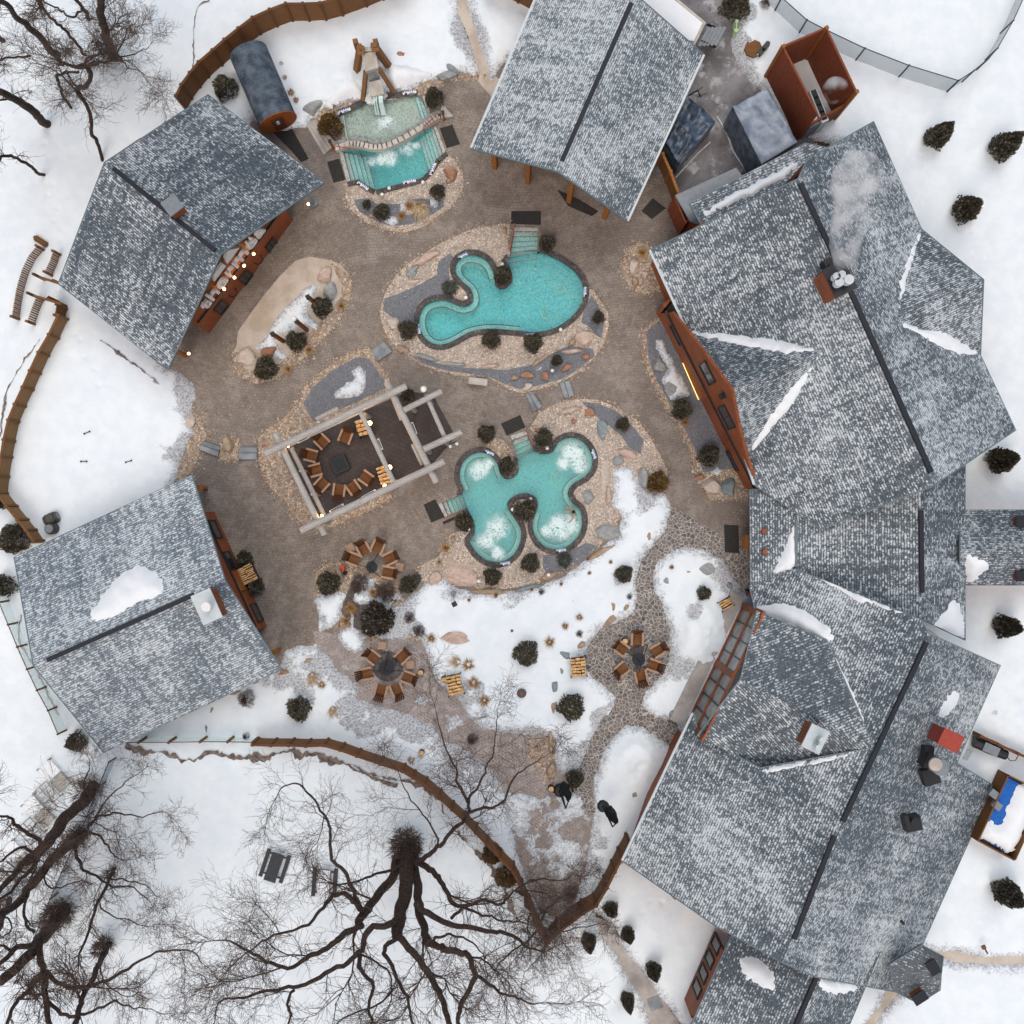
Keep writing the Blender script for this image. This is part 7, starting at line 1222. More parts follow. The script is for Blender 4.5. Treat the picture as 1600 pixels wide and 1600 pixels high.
for x, y, r, k, lb in ((859, 1003, 10, 0, 'golden dry grass tuft, lowest of three in the snow right of the round bush'), (883, 978, 7, 0, 'golden dry grass tuft in the middle of three near the flagstone circle'), (905, 964, 7, 0, 'golden dry grass tuft, uppermost of three near the flagstone circle'), (674, 997, 9, 0, 'golden dry grass tuft left of the large pink brown boulder'), (732, 1038, 12, 0, 'dry grass ring below the large pink brown boulder'), (718, 1034, 12, 1, 'pale grass combed sideways below the large boulder'), (740, 1066, 12, 0, 'golden grass right of the firewood stack'), (757, 1094, 11, 0, 'golden grass above the bare tree twigs'), (643, 1187, 8, 0, 'golden grass tuft at the board fence bend'),
   (548, 950, 12, 0, 'golden grass arc above the left snow lumps'), (541, 970, 9, 0, 'brown grass at the foot of the left snow lump'), (583, 925, 9, 0, 'green golden spiky grass in the lower bed'), (488, 1052, 13, 2, 'pale fallen grass in the snow left of the reddish path'), (503, 1069, 8, 0, 'small golden grass left of the reddish path'), (520, 1105, 11, 2, 'pale fallen grass stem near the board fence'), (655, 318, 18, 2, 'tall pale grass spreading down on the waterfall bed'), (640, 322, 12, 0, 'golden grass left of the snow on the waterfall bed'), (628, 338, 9, 0, 'golden grass beside the lower snow patch of the waterfall bed'), (662, 325, 11, 2, 'pale grass between the two snow patches of the waterfall bed'), (651, 333, 7, 0, 'small golden grass under the snow patch of the waterfall bed'),
   (534, 478, 8, 0, 'golden grass at the right rim of the sand bed'), (484, 547, 9, 0, 'golden grass right of the middle bush of the sand bed'), (451, 577, 9, 0, 'golden grass right of the lowest bush of the sand bed'), (697, 856, 10, 0, 'rusty grass at the left gravel tip of the puzzle pool'), (686, 877, 8, 2, 'pale grass above the square pink slab'), (1070, 660, 9, 0, 'rusty grass below the bush of the lodge bed'), (455, 145, 7, 0, 'brown grass right of the barrel sauna door'), (448, 122, 5, 1, 'thin pale grass along the barrel sauna side'), (463, 157, 6, 0, 'rusty grass between the barrel sauna and the grey boulder'), (1003, 395, 10, 0, 'yellow brown grass at the top of the corner bed'), (440, 100, 4, 0, 'tiny grass at the upper flank of the barrel sauna'),
   (918, 873, 4, 0, 'tiny tuft right of the small bush under the long rock'), (831, 921, 4, 0, 'tiny tuft under the dark ledge rock'), (775, 930, 5, 0, 'tiny tuft below the long tan ledge rock'), (733, 937, 4, 0, 'tiny tuft below the very large pink slab'), (877, 912, 4, 0, 'tiny tuft below the tan ledge rock'), (921, 895, 4, 0, 'tiny tuft near the middle of the upper snow garden'), (954, 878, 4, 0, 'tiny tuft below the end of the long rock'), (1049, 886, 5, 0, 'tiny tuft on the snow mound by the path')):
    c = P(x, y, .2); TG[k]((c.x, c.y, snow_z(c.x, c.y) * .6), x % 3 if k == 0 else 0, (r * .052, r * .052, .45 + r * .01), lb, 'dry grass tufts')
# moss strip round the sand bed, top edge
# ---------------- bare trees ----------------
def baretree(name, label, base, limbs, seed, dens=1.0, twl=2.2, burr=0, grp=None, r_min=.35):
    """limbs: (points[(px,py,z)], r0, r1, is_trunk)"""
    r = random.Random(seed); bz = P(*base); t = thing(name, label, 'tree', (bz.x, bz.y, 0), grp); tr = MB(); br = MB(); tw = MB()
    def smooth(pts, rs):
        o = []; q = []
        for i in range(len(pts) - 1):
            p0, p1, p2, p3 = pts[max(i - 1, 0)], pts[i], pts[i + 1], pts[min(i + 2, len(pts) - 1)]
            for k in range(5): u = k / 5; o.append(.5 * (2 * p1 + (p2 - p0) * u + (2 * p0 - 5 * p1 + 4 * p2 - p3) * u * u + (3 * p1 - p0 - 3 * p2 + p3) * u ** 3)); q.append(rs[i] + (rs[i + 1] - rs[i]) * u)
        o.append(pts[-1]); q.append(rs[-1]); return o, q
    def grow(p, d, L, rad_, lev):
        n = 5 if lev < 2 else 3; pts = [p]; rs = [rad_]; q = p.copy(); dd = d.copy(); st = L / n
        for i in range(n):
            dd = (dd + Vector((r.gauss(0, .28), r.gauss(0, .28), r.gauss(.03, .16)))).normalized(); q = q + dd * st; pts.append(q.copy()); rs.append(max(.006, rad_ * (1 - .75 * (i + 1) / n)))
            if lev < 3:
                for _ in range(2 if lev < 2 else (1 if r.random() < .6 else 0)):
                    a = Vector((r.gauss(0, 1), r.gauss(0, 1), r.gauss(.1, .6))); a = (a - dd * a.dot(dd)).normalized(); nd = (dd * r.uniform(.6, 1.1) + a * r.uniform(.5, .9)).normalized(); grow(q - dd * st * r.random(), nd, L * r.uniform(.4, .68), max(.007, rad_ * .5), lev + 1)
        (br if lev < 1 else tw).tube(pts, rs, 4 if lev < 1 else 3, cap=False)
    for pts, r0, r1, trunk in limbs:
        r0 *= .95 if trunk else 1.0; r1 *= 1.0 if trunk else 1.05; W = [P(*q) for q in pts]; n = len(W); rs = [r0 + (r1 - r0) * (i / (n - 1)) for i in range(n)]
        W, rs = smooth(W, rs); jv = Vector((0, 0, 0)); jit = []
        for w_, rr in zip(W, rs): jv = jv * .78 + Vector((r.gauss(0, 1), r.gauss(0, 1), r.gauss(0, 1))) * .05; jit.append(w_ + jv); rs[len(jit) - 1] = rr * r.uniform(.94, 1.06)
        jit[0] = W[0]
        (tr if trunk else br).tube(jit, rs, 10 if r0 > .2 else 7)
        for i in range(1, len(jit)):
            seg = (jit[i] - jit[i - 1]); L = seg.length; f = i / len(jit)
            if (trunk and f < r_min) or (r0 > .09 and f < .3): continue
            if r.random() < L * .17 * dens and .04 < rs[i] < .25 and f > .15:
                d = seg.normalized(); a = Vector((r.gauss(0, 1), r.gauss(0, 1), r.gauss(.1, .4))); a = (a - d * a.dot(d)).normalized(); grow(jit[i - 1], (d * r.uniform(.4, 1) + a).normalized(), twl * r.uniform(1.5, 2.3), min(.07, rs[i] * .5), 0)
            cnt = L * dens * (1.0 if rs[i] < .1 else .3 if f > .15 else .1); k = int(cnt) + (1 if r.random() < cnt % 1 else 0)
            for _ in range(k):
                d = seg.normalized(); a = Vector((r.gauss(0, 1), r.gauss(0, 1), r.gauss(.15, .6))); a = (a - d * a.dot(d)).normalized(); nd = (d * r.uniform(.3, 1.0) + a).normalized(); grow(jit[i - 1].lerp(jit[i], r.random()), nd, twl * r.uniform(.5, 1.25), min(rs[i] * .4, .035), 1)
        if rs[-1] < .07: grow(jit[-1], (jit[-1] - jit[-2]).normalized(), twl * 1.3, rs[-1] * .9, 0)
    if burr:
        for _ in range(int(burr * 2.2)):
            a = r.uniform(0, 6.28); rb = limbs[0][1] * r.uniform(.6, 1.75); q = bz + Vector((math.cos(a) * rb, math.sin(a) * rb, r.uniform(.1, 2.0))); d = Vector((math.cos(a + r.gauss(0, .9)), math.sin(a + r.gauss(0, .9)), r.uniform(-.2, 1.2))).normalized(); L = r.uniform(.15, .5); k_ = Vector((r.gauss(0, .12), r.gauss(0, .12), .1)); tw.tube([q, q + d * L * .5 + k_ * .5, q + d * L + k_], [.018, .014, .008], 3, cap=False)
    if tr.v: tr.build('trunk', M['bark'], t, smooth=True)
    if br.v: br.build('branches', M['bark'], t, smooth=True)
    if tw.v: tw.build('twigs', M['twig'], t)
    return t
zT = lambda x, y: (340 + x / S5, 1100 + y / S5)
def lz(f, pts, z0, z1): n = len(pts); return [(*f(*p), z0 + (z1 - z0) * i / (n - 1)) for i, p in enumerate(pts)]
big = [(lz(zT, [(955, 690), (948, 780), (935, 880), (915, 1000), (900, 1100), (895, 1170)], 0, 8.5), .52, .3, True), (lz(zT, [(910, 760), (870, 850), (800, 950), (740, 1040), (718, 1110)], .6, 8), .3, .22, True), (lz(zT, [(985, 760), (992, 880), (1005, 1000), (1025, 1110), (1045, 1190)], .6, 8.5), .3, .2, True),
 (lz(zT, [(718, 1110), (640, 1150), (560, 1200), (450, 1262), (380, 1320), (250, 1290), (140, 1230), (60, 1180)], 8, 13), .19, .04, False), (lz(zT, [(895, 1085), (820, 1110), (740, 1150), (710, 1240), (640, 1310), (500, 1370), (390, 1425), (260, 1432), (100, 1470), (0, 1490)], 8, 13), .2, .04, False), (lz(zT, [(740, 1040), (680, 990), (610, 940), (560, 955), (520, 1010), (430, 1100), (280, 1160), (150, 1225)], 7, 12), .16, .04, False),
 (lz(zT, [(720, 1040), (690, 960), (650, 860), (580, 775), (560, 660), (545, 580), (470, 460), (390, 405), (300, 425)], 7, 12), .13, .03, False), (lz(zT, [(930, 800), (820, 850), (720, 880), (600, 900)], 3, 6), .1, .04, False), (lz(zT, [(990, 780), (1060, 830), (1110, 870), (1160, 960), (1220, 1010), (1350, 980), (1430, 1000), (1490, 940), (1590, 880)], 2.5, 10), .2, .03, False),
 (lz(zT, [(990, 1000), (1080, 1060), (1200, 1092), (1350, 1120), (1450, 1160), (1530, 1215), (1620, 1245)], 7, 12), .2, .04, False), (lz(zT, [(985, 800), (1040, 770), (1100, 715), (1165, 640), (1240, 560), (1250, 480), (1300, 400), (1350, 300), (1385, 200), (1400, 60)], 3, 9), .16, .02, False), (lz(zT, [(1240, 560), (1340, 515), (1430, 490), (1475, 380), (1540, 320), (1620, 270)], 6, 9), .1, .02, False), (lz(zT, [(1250, 490), (1195, 400), (1180, 300), (1120, 160), (1085, 30)], 6.5, 9.5), .09, .02, False), (lz(zT, [(1100, 700), (1040, 570), (960, 440), (900, 330)], 5, 8), .06, .02, False),
 (lz(zT, [(895, 1170), (845, 1230), (880, 1300), (920, 1400), (960, 1500), (990, 1620)], 8.5, 12), .13, .06, False), (lz(zT, [(900, 1160), (990, 1270), (1070, 1370), (1125, 1470), (1150, 1620)], 8.5, 11), .2, .14, False), (lz(zT, [(1045, 1190), (1110, 1215), (1190, 1225), (1260, 1270), (1285, 1350), (1255, 1430), (1220, 1510), (1210, 1620)], 8.5, 12), .2, .1, False), (lz(zT, [(1285, 1350), (1390, 1395), (1450, 1440), (1520, 1480), (1620, 1500)], 10, 13), .1, .03, False),
 (lz(zT, [(710, 1245), (720, 1320), (770, 1400), (745, 1500), (770, 1620)], 9, 12), .13, .06, False), (lz(zT, [(712, 1250), (800, 1290), (860, 1350), (880, 1450)], 9, 12), .07, .03, False), (lz(zT, [(385, 1430), (350, 1500), (360, 1570), (330, 1640)], 11, 13), .08, .04, False), (lz(zT, [(1170, 1070), (1230, 1010), (1320, 1050), (1420, 1075), (1560, 1100)], 8, 11), .1, .03, False), (lz(zT, [(880, 1420), (800, 1500), (650, 1560), (560, 1640)], 11, 13), .06, .03, False), (lz(zT, [(1050, 1200), (1100, 1170), (1180, 1160), (1250, 1180), (1340, 1260)], 8.5, 12), .09, .03, False)]
baretree('bare_oak', 'largest bare tree at the bottom centre with sprawling dark limbs', (637, 1312), big, 1, 1.0, 2.0, 420)
zU = lambda x, y: (x / S5, 1100 + y / S5)
baretree('bare_oak', 'bare tree with a thick leaning trunk just below the sauna cabin', (145, 1228), [(lz(zU, [(468, 400), (400, 500), (300, 620), (220, 710), (150, 780)], 0, 9), .42, .26, True), (lz(zU, [(430, 450), (420, 380), (445, 320)], 2, 4), .08, .03, False), (lz(zU, [(220, 710), (180, 670), (100, 620), (40, 585), (-20, 570)], 7, 11), .14, .05, False), (lz(zU, [(150, 780), (90, 830), (0, 950), (-40, 1000)], 9, 12), .2, .1, False), (lz(zU, [(200, 740), (150, 840), (90, 900), (10, 960)], 8, 12), .12, .06, False), (lz(zU, [(170, 740), (100, 720), (0, 790)], 8, 11), .1, .05, False)], 2, .9, 1.8, 160)
baretree('bare_oak', 'bare tree with a round twiggy base and long right hand twigs, lower left group', (130, 1300), [(lz(zU, [(415, 640), (340, 710), (210, 850), (110, 980), (0, 1080)], 0, 11), .34, .18, True), (lz(zU, [(440, 620), (490, 580), (580, 560), (690, 562), (800, 535)], 2, 6), .09, .02, False), (lz(zU, [(450, 600), (500, 520), (580, 430), (700, 345)], 2, 6), .07, .02, False), (lz(zU, [(450, 640), (520, 680), (570, 740), (620, 790)], 2, 6), .08, .02, False), (lz(zU, [(380, 690), (400, 790), (430, 850), (540, 890), (650, 905), (760, 990)], 2, 7), .12, .02, False), (lz(zU, [(210, 850), (260, 920), (380, 890), (440, 900)], 7, 9), .06, .02, False)], 3, 1.0, 1.7, 200)
baretree('bare_oak', 'bare tree with the widest twiggy trunk base in the lower left group', (102, 1418), [(lz(zU, [(330, 1010), (250, 1110), (200, 1170), (120, 1270), (0, 1390)], 0, 9), .45, .24, True), (lz(zU, [(210, 1160), (205, 1300), (215, 1440), (250, 1620)], 5, 9), .22, .14, True), (lz(zU, [(225, 1340), (300, 1405), (450, 1412), (600, 1350), (690, 1310), (800, 1250), (950, 1250), (1000, 1310)], 6, 10), .14, .02, False), (lz(zU, [(225, 1480), (340, 1550), (450, 1540), (560, 1495), (650, 1520), (780, 1530)], 7, 10), .12, .02, False), (lz(zU, [(170, 1200), (60, 1240), (-30, 1320)], 7, 10), .18, .1, False), (lz(zU, [(200, 1350), (130, 1440), (60, 1520), (30, 1640)], 6, 10), .14, .08, False), (lz(zU, [(170, 1140), (120, 1060), (140, 930), (180, 820)], 6, 9), .1, .05, False), (lz(zU, [(60, 1250), (-10, 1200)], 8, 10), .1, .05, False)], 4, 1.0, 1.8, 380)
baretree('bare_oak', 'slender bare tree leaning left of the middle, lower left group', (183, 1354), [(lz(zU, [(585, 815), (530, 910), (470, 1060), (390, 1250)], 0, 9), .13, .06, True), (lz(zU, [(545, 880), (600, 870), (700, 900), (790, 960)], 2, 6), .06, .02, False), (lz(zU, [(500, 1000), (600, 1060), (740, 1110)], 4, 7), .05, .02, False)], 5, .9, 1.4, 60)
baretree('bare_oak', 'bare tree near the bottom edge, right side of the lower left group', (171, 1466), [(lz(zU, [(550, 1180), (500, 1280), (450, 1400), (410, 1500), (380, 1620)], 0, 9), .2, .14, True), (lz(zU, [(480, 1300), (520, 1380), (600, 1450)], 3, 6), .06, .03, False)], 6, .9, 1.6, 200)
baretree('bare_oak', 'bare tree at the left edge of the lower left group', (15, 1404), [(lz(zU, [(50, 970), (20, 1060), (-40, 1180)], 0, 8), .2, .14, True), (lz(zU, [(30, 1050), (60, 1120), (20, 1160)], 4, 7), .06, .03, False)], 7, .6, 1.5, 80)
zV = lambda x, y: (x / S4, y / S4)
TG_ = 'bare trees at upper left'
baretree('bare_tree', 'bare tree with a straight dark trunk running to the top left corner', (91, 90), [(lz(zV, [(350, 345), (270, 280), (180, 170), (90, 85), (0, -10)], 0, 11), .24, .13, True), (lz(zV, [(350, 360), (370, 390), (460, 405), (510, 400)], 1, 2), .07, .05, False), (lz(zV, [(300, 300), (280, 200), (260, 140)], 2, 5), .04, .02, False), (lz(zV, [(180, 330), (60, 340), (0, 365), (-40, 380)], 4, 7), .07, .04, False)], 8, .8, 1.5, 20, TG_)
baretree('bare_tree', 'bare tree with a thick trunk and dense twig fan at its foot, above the cabin', (178, 88), [(lz(zV, [(685, 345), (650, 270), (620, 190), (600, 90), (605, -20)], 0, 10), .3, .19, True), (lz(zV, [(640, 300), (560, 330), (480, 370), (430, 390)], 1.5, 4), .07, .03, False), (lz(zV, [(690, 350), (790, 310), (880, 280)], .5, 3), .05, .02, False), (lz(zV, [(690, 340), (740, 230), (800, 160)], 1, 4), .05, .02, False), (lz(zV, [(700, 360), (760, 400), (820, 420)], .5, 2.5), .05, .02, False), (lz(zV, [(600, 300), (570, 260), (590, 210)], 2, 4), .04, .02, False)], 9, 1.1, 1.5, 120, TG_)
baretree('bare_tree', 'small dark trunk at the top edge between two larger trees', (142, 31), [(lz(zV, [(540, 120), (490, 60), (430, -10)], 0, 5), .13, .1, True), (lz(zV, [(480, 70), (430, 100), (380, 70), (330, 30), (240, -10)], 3, 6), .07, .04, False)], 10, .7, 1.3, 0, TG_)
baretree('bare_tree', 'thin bare tree leaning up left, second from the left', (138, 88), [(lz(zV, [(525, 335), (460, 270), (390, 190), (300, 100), (240, 50), (190, -20)], 0, 10), .1, .07, True)], 11, .6, 1.2, 0, TG_)
baretree('bare_tree', 'thick leaning trunk with a pale band at the left edge', (78, 195), [(lz(zV, [(300, 745), (220, 685), (140, 630), (60, 585), (-20, 540)], 0, 8), .27, .2, True), (lz(zV, [(60, 585), (0, 620), (-40, 700)], 5, 8), .06, .04, False)], 12, .9, 1.8, 0, TG_, .5)
baretree('bare_tree', 'lower leaning thin trunk at the left edge above the slatted screens', (76, 276), [(lz(zV, [(290, 1055), (200, 1010), (120, 960), (50, 930), (-20, 950)], 0, 6), .11, .08, True)], 13, .7, 1.5, 0, TG_, .55)
baretree('bare_tree', 'crooked bare tree rising behind the back gable of the lettered spa cabin', (163, 258), [(lz(zV, [(622, 975), (580, 860), (545, 760), (520, 620), (465, 540), (475, 510), (540, 480), (520, 410)], 0, 10), .11, .13, True), (lz(zV, [(515, 410), (450, 405), (370, 390), (350, 360)], 10, 11), .08, .06, False), (lz(zV, [(515, 405), (560, 385), (640, 375), (700, 340)], 10, 11), .09, .05, False), (lz(zV, [(500, 400), (520, 360), (600, 320), (680, 300)], 10, 11.5), .08, .04, False), (lz(zV, [(700, 350), (800, 380), (900, 520)], 11, 12), .03, .015, False)], 14, .5, 1.5, 0, TG_, .8)
baretree('bare_tree', 'small hooked bare tree between the second trunk and the cabin', (113, 172), [(lz(zV, [(430, 660), (375, 575), (340, 490), (350, 450), (400, 430), (470, 415)], 0, 7), .1, .07, True)], 15, .8, 1.4, 0, TG_, .6)
baretree('bare_tree', 'cut off trunk stub at the left edge of the photo, topmost', (5, 62), [(lz(zV, [(20, 245), (-30, 215), (-80, 190)], 0, 4), .17, .14, True)], 16, .6, 1.3, 0, TG_, .9)
zW = lambda x, y: (740 + x / S5, 1100 + y / S5)
baretree('bare_tree', 'bare tree growing at the corner of the board fence', (848, 1460), [(lz(zW, [(345, 1150), (310, 1060), (260, 980), (215, 930)], 0, 4), .2, .08, True), (lz(zW, [(330, 1110), (400, 1010), (460, 950), (540, 900)], 1, 5), .07, .02, False), (lz(zW, [(240, 900), (330, 865), (440, 862), (520, 850)], 2, 5), .06, .02, False), (lz(zW, [(260, 930), (350, 940), (430, 970)], 2, 4), .05, .02, False), (lz(zW, [(350, 1130), (450, 1140), (560, 1110), (660, 1090)], .5, 4), .05, .02, False), (lz(zW, [(320, 1130), (250, 1200), (180, 1230), (120, 1300)], 1, 5), .07, .03, False), (lz(zW, [(345, 1160), (330, 1240), (250, 1330)], 1, 4), .05, .02, False)], 17, 1.2, 1.5, 60)
# ---------------- barrel sauna ----------------
fa, bk = P(432, 186, 0), P(392, 84, 0)
t = thing('barrel_sauna', 'barrel sauna with a frosted corrugated arch roof and orange round front', 'sauna', (*P(418, 140)[:2], 0)); R_ = 1.05
A = P(433, 186, 1.0); Bb = P(393, 92, 1.0); ax = (Bb - A); ax.z = 0; Ls = ax.length; ax.normalize(); sd = Vector((-ax.y, ax.x, 0)); m = MB()
def arc(o, r, a): return o + sd * math.cos(a) * r + Vector((0, 0, math.sin(a) * r))
n = 24; A0 = A + Vector((0, 0, .3)); B0 = Bb + Vector((0, 0, .3))
k = 56
for i in range(n):
    a0, a1 = math.pi * (-.08 + 1.16 * i / n), math.pi * (-.08 + 1.16 * (i + 1) / n)
    for j in range(k):
        rr = [R_ + .08 + (.05 if (jj % 2) else 0) for jj in (j, j + 1)]; p0 = A0 - ax * .35 + ax * (Ls + .7) * j / k; p1 = A0 - ax * .35 + ax * (Ls + .7) * (j + 1) / k
        m.add([arc(p0, rr[0], a0), arc(p0, rr[0], a1), arc(p1, rr[1], a1), arc(p1, rr[1], a0)], [(0, 1, 2, 3)])
ro = m.build('roof', M['corr'], t); 
bvs = BVHTree.FromPolygons([Vector(v) for v in m.v], m.f)
m = MB(); m.tube([A0 - ax * .3, B0 + ax * .3], [R_ + .0] * 2, 32); m.tube([A0 - ax * .36, A0 - ax * .3], [R_ + .16] * 2, 32); m.build('barrel', M['ceds2'], t)
m = MB(); m.box(A0 - ax * .42 + Vector((0, 0, -.05)), (.7, .08, 1.5), math.atan2(sd.y, sd.x)); d_ = m.build('door', M['chairb'], t); m = MB(); m.box(A0 - ax * .48 + Vector((0, 0, .25)), (.18, .06, .4), math.atan2(sd.y, sd.x)); h_ = m.build('window', M['palemet'], t); h_.parent = d_
for f in (.1, .5, .9): m = MB(); c = A + ax * Ls * f; m.box((c.x, c.y, .12), (1.7, .2, .3), math.atan2(sd.y, sd.x)); m.build('cradle', M['bark'], t)
# ---------------- waterfall chute ----------------
t = thing('waterfall_chute', 'stepped stone water chute held by brown timber beams above the upper pool', 'waterfall', (*P(588, 120)[:2], 0))
def zX(x, y): return (540 + x / 10.67, 50 + y / 10.67)
for q, z0, z1, nm in ((((265, 365), (490, 320), (548, 590), (330, 660)), 2.3, 2.1, 'chute'), (((350, 655), (545, 620), (560, 750), (380, 795)), 1.9, 1.2, 'chute_step'), (((380, 840), (590, 790), (645, 1030), (430, 1080)), 1.3, 1.1, 'chute'), (((290, 255), (440, 240), (455, 310), (300, 330)), 2.3, 2.3, 'chute_head')):
    zs = (z0, z0, z1, z1); vs = [P(*zX(*p), z) for p, z in zip(q, zs)]; m = MB(); m.add(vs + [v - Vector((0, 0, .35)) for v in vs], [(3, 2, 1, 0), (4, 5, 6, 7), (0, 1, 5, 4), (1, 2, 6, 5), (2, 3, 7, 6), (3, 0, 4, 7)]); m.build(nm, M['palegl'] if nm == 'chute_step' else M['paleconc'], t)
for a, b, z0, z1, w_ in (((250, 240), (175, 700), 2.7, .2, .38), ((465, 210), (720, 570), 2.7, .3, .38), ((340, 640), (290, 1130), 1.8, .2, .24), ((560, 610), (800, 1000), 1.8, .2, .24), ((250, 230), (265, 380), 2.6, 2.4, .4), ((460, 200), (510, 330), 2.6, 2.4, .4)):
    m = MB(); m.beam(P(*zX(*a), z0), P(*zX(*b), z1), w_, .3); m.build('timber_beam', M['chairw2'], t)
for a, b in (((210, 300), (250, 700)), ((540, 300), (590, 560))): m = MB(); p = P(*zX(*a), 1.2); m.box((p.x, p.y, 1.2), (.3, .3, 2.4), .2); m.build('post', M['chairw2'], t)
m = MB(); p0 = P(*zX(540, 1060), 1.0); r = random.Random(2)
for i in range(9): o_ = Vector((r.uniform(-.28, .28), 0, 0)); m.tube([p0 + o_, p0 + o_ + Vector((0, -.35, -.15)), p0 + o_ * 1.2 + Vector((.05, -.8, -.95))], [.05, .045, .06], 5)
tag(m.build('falling_water', M['fallw'], loc=p0), 'thin white streams falling from the stone chute into the pale pool', 'water', kind='stuff')
m = MB(); rr_ = random.Random(8)
for i in range(10): p = P(*zX(rr_.uniform(340, 640), rr_.uniform(1010, 1120)), .3); m.rock((p.x, p.y, .1), .3, .22, .3, rr_.random() * 3, i, 2)
tag(m.build('ice_cap', M['drift']), 'lumpy ice and snow round the lip of the stone chute', 'ice', kind='stuff')
for q, lb in ((zA([(580, 460), (650, 445), (715, 470), (730, 540), (700, 590), (600, 600), (540, 640), (500, 640), (520, 570)]), 'snow pillow left of the chute foot'), (zA([(845, 470), (880, 530), (930, 530), (1040, 490), (1130, 450), (1000, 400), (880, 380)]), 'snow bank right of the chute foot')): drift(q, None, .5, label=lb, base=.15)
for x, y, lb in ((516, 222, 'small wooden post lamp left of the waterfall pools'), (692, 177, 'small wooden post lamp right of the waterfall pools')):
    t = thing('post_lamp', lb, 'lamp', (*P(x, y + 8)[:2], 0)); c = P(x, y, 1.1); m = MB(); m.box((c.x, c.y, .6), (.14, .14, 1.2), .2); m.build('post', M['amber'], t); m = MB(); m.box((c.x, c.y, 1.25), (.2, .2, .12), .2); m.build('lamp_cap', M['dark'], t)
def post(px, py, tx, ty, h, lb, wd=.2, mat='rustw', cap=None):
    a = P(px, py); b = P(tx, ty, h); t = thing('wooden_post', lb, 'post', (a.x, a.y, 0)); m = MB(); m.beam(a, b, wd, wd); m.build('shaft', M[mat], t); m = MB(); m.box(b, (wd + .06, wd + .06, .12), .5); m.build('post_cap', M['bark'], t)
    if cap: m = MB(); m.add([(b.x + cap[0] + x * .17, b.y + cap[1] + y * .17, b.z + .1 + z * .17) for x, y, z in ICO[2][0]], ICO[2][1]); m.build('globe', M['glow'], t, smooth=True)
post(494, 475, 481, 464, 2.3, 'brown wooden post beside the upper bush of the sand bed'); post(480, 516, 463, 502, 2.6, 'brown wooden post with a white globe in the middle of the sand bed', cap=(-.12, .15)); post(444, 534, 426, 522, 2.4, 'brown wooden post at the lower left of the sand bed')
for a, b, lb in (((492, 461), (478, 469), 'x'),): pass
# lights in the beds (white globes)
for x, y, lb in ((785, 413, 'small white globe above the bush in the big pool notch'), (728, 465, 'small white globe in the bend of the big pool'), (876, 515, 'small white globe under the right rim of the big pool'), (863, 579, 'small white globe on the lower island slate'), (661, 285, 'small white globe right below the turquoise pool'), (597, 304, 'small white globe at the lower left rim of the turquoise pool'), (608, 294, 'tiny white globe at the bottom rim of the turquoise pool'), (829, 780, 'small white globe at the top of the centre finger of the puzzle pool'), (855, 700, 'small white globe under the bush right of the north stairs'), (732, 827, 'small white globe under the bush by the west stairs'), (801, 796, 'small white globe left of the centre finger bush'), (748, 908, 'small blue grey globe on the lower left slab edge'), (857, 898, 'small blue grey globe below the grey bush'), (728, 375, 'x')):
    if lb == 'x': continue
    c = P(x, y, .25); t = thing('globe_light', lb, 'lamp', (c.x, c.y, 0), 'small globe lights in the planting'); m = MB(); m.cyl((c.x, c.y, 0), .03, .2, 6); m.build('stem', M['dark'], t); m = MB(); m.add([(c.x + a * .12, c.y + b * .12, .27 + d * .12) for a, b, d in ICO[2][0]], ICO[2][1]); m.build('globe', M['glow'], t, smooth=True)
# lamp in the snow garden, small objects
t = thing('garden_lamp', 'lamp with dark box head in the snow garden below the large pink slab', 'lamp', (*P(708, 928)[:2], 0)); c = P(708, 927, .3); b = P(710, 944, 1.6); m = MB(); m.tube([(c.x, c.y, 0), (c.x, c.y, .5)], .16, 8); m.tube([(c.x, c.y, .3), b], .025, 5); m.build('stem', M['greymet'], t); m = MB(); m.box(b, (.3, .3, .16), .5); m.build('lamp_head', M['dark'], t)

for x, y, a, lb, up_ in ((81, 810, .4, 'dark barrel lying on its side in the snow above the sauna cabin', False), (83, 826, 0, 'dark barrel standing upright beside the lying one', True)):
    c = P(x, y, .4); t = thing('wooden_barrel', lb, 'barrel', (c.x, c.y, 0)); m = MB(); d = Vector((math.cos(a), math.sin(a), 0)) * .45 if not up_ else Vector((0, 0, .45)); o_ = Vector((c.x, c.y, .45 if not up_ else .55)); m.tube([o_ - d, o_ - d * .5, o_, o_ + d * .5, o_ + d], [.28, .34, .36, .34, .28], 14); m.build('body', M['greyw'], t)
    for f in (-.6, .6): m = MB(); m.tube([o_ + d * (f - .06), o_ + d * (f + .06)], [.35, .35], 14); m.build('hoop', M['dark'], t)
    m = MB(); m.tube([o_ + d, o_ + d * 1.02], [.25, .2], 14); m.build('lid', M['greymet'], t)
for x, y, a, lb in ((131, 721, 0, 'small black barbell shaped peg in the left snow field, left one'), (201, 721, .3, 'small black barbell shaped peg in the left snow field, right one'), (136, 676, .4, 'tiny grey marker in the left snow field')):
    c = P(x, y, .3); d = Vector((math.cos(a), math.sin(a), 0)) * .18; m = MB(); q = Vector((c.x, c.y, .32)); m.beam(q - d, q + d, .04, .04); m.box(q - d, (.07, .1, .07), a); m.box(q + d, (.07, .1, .07), a); tag(m.build('ground_peg', M['dark'], loc=c), lb, 'peg')
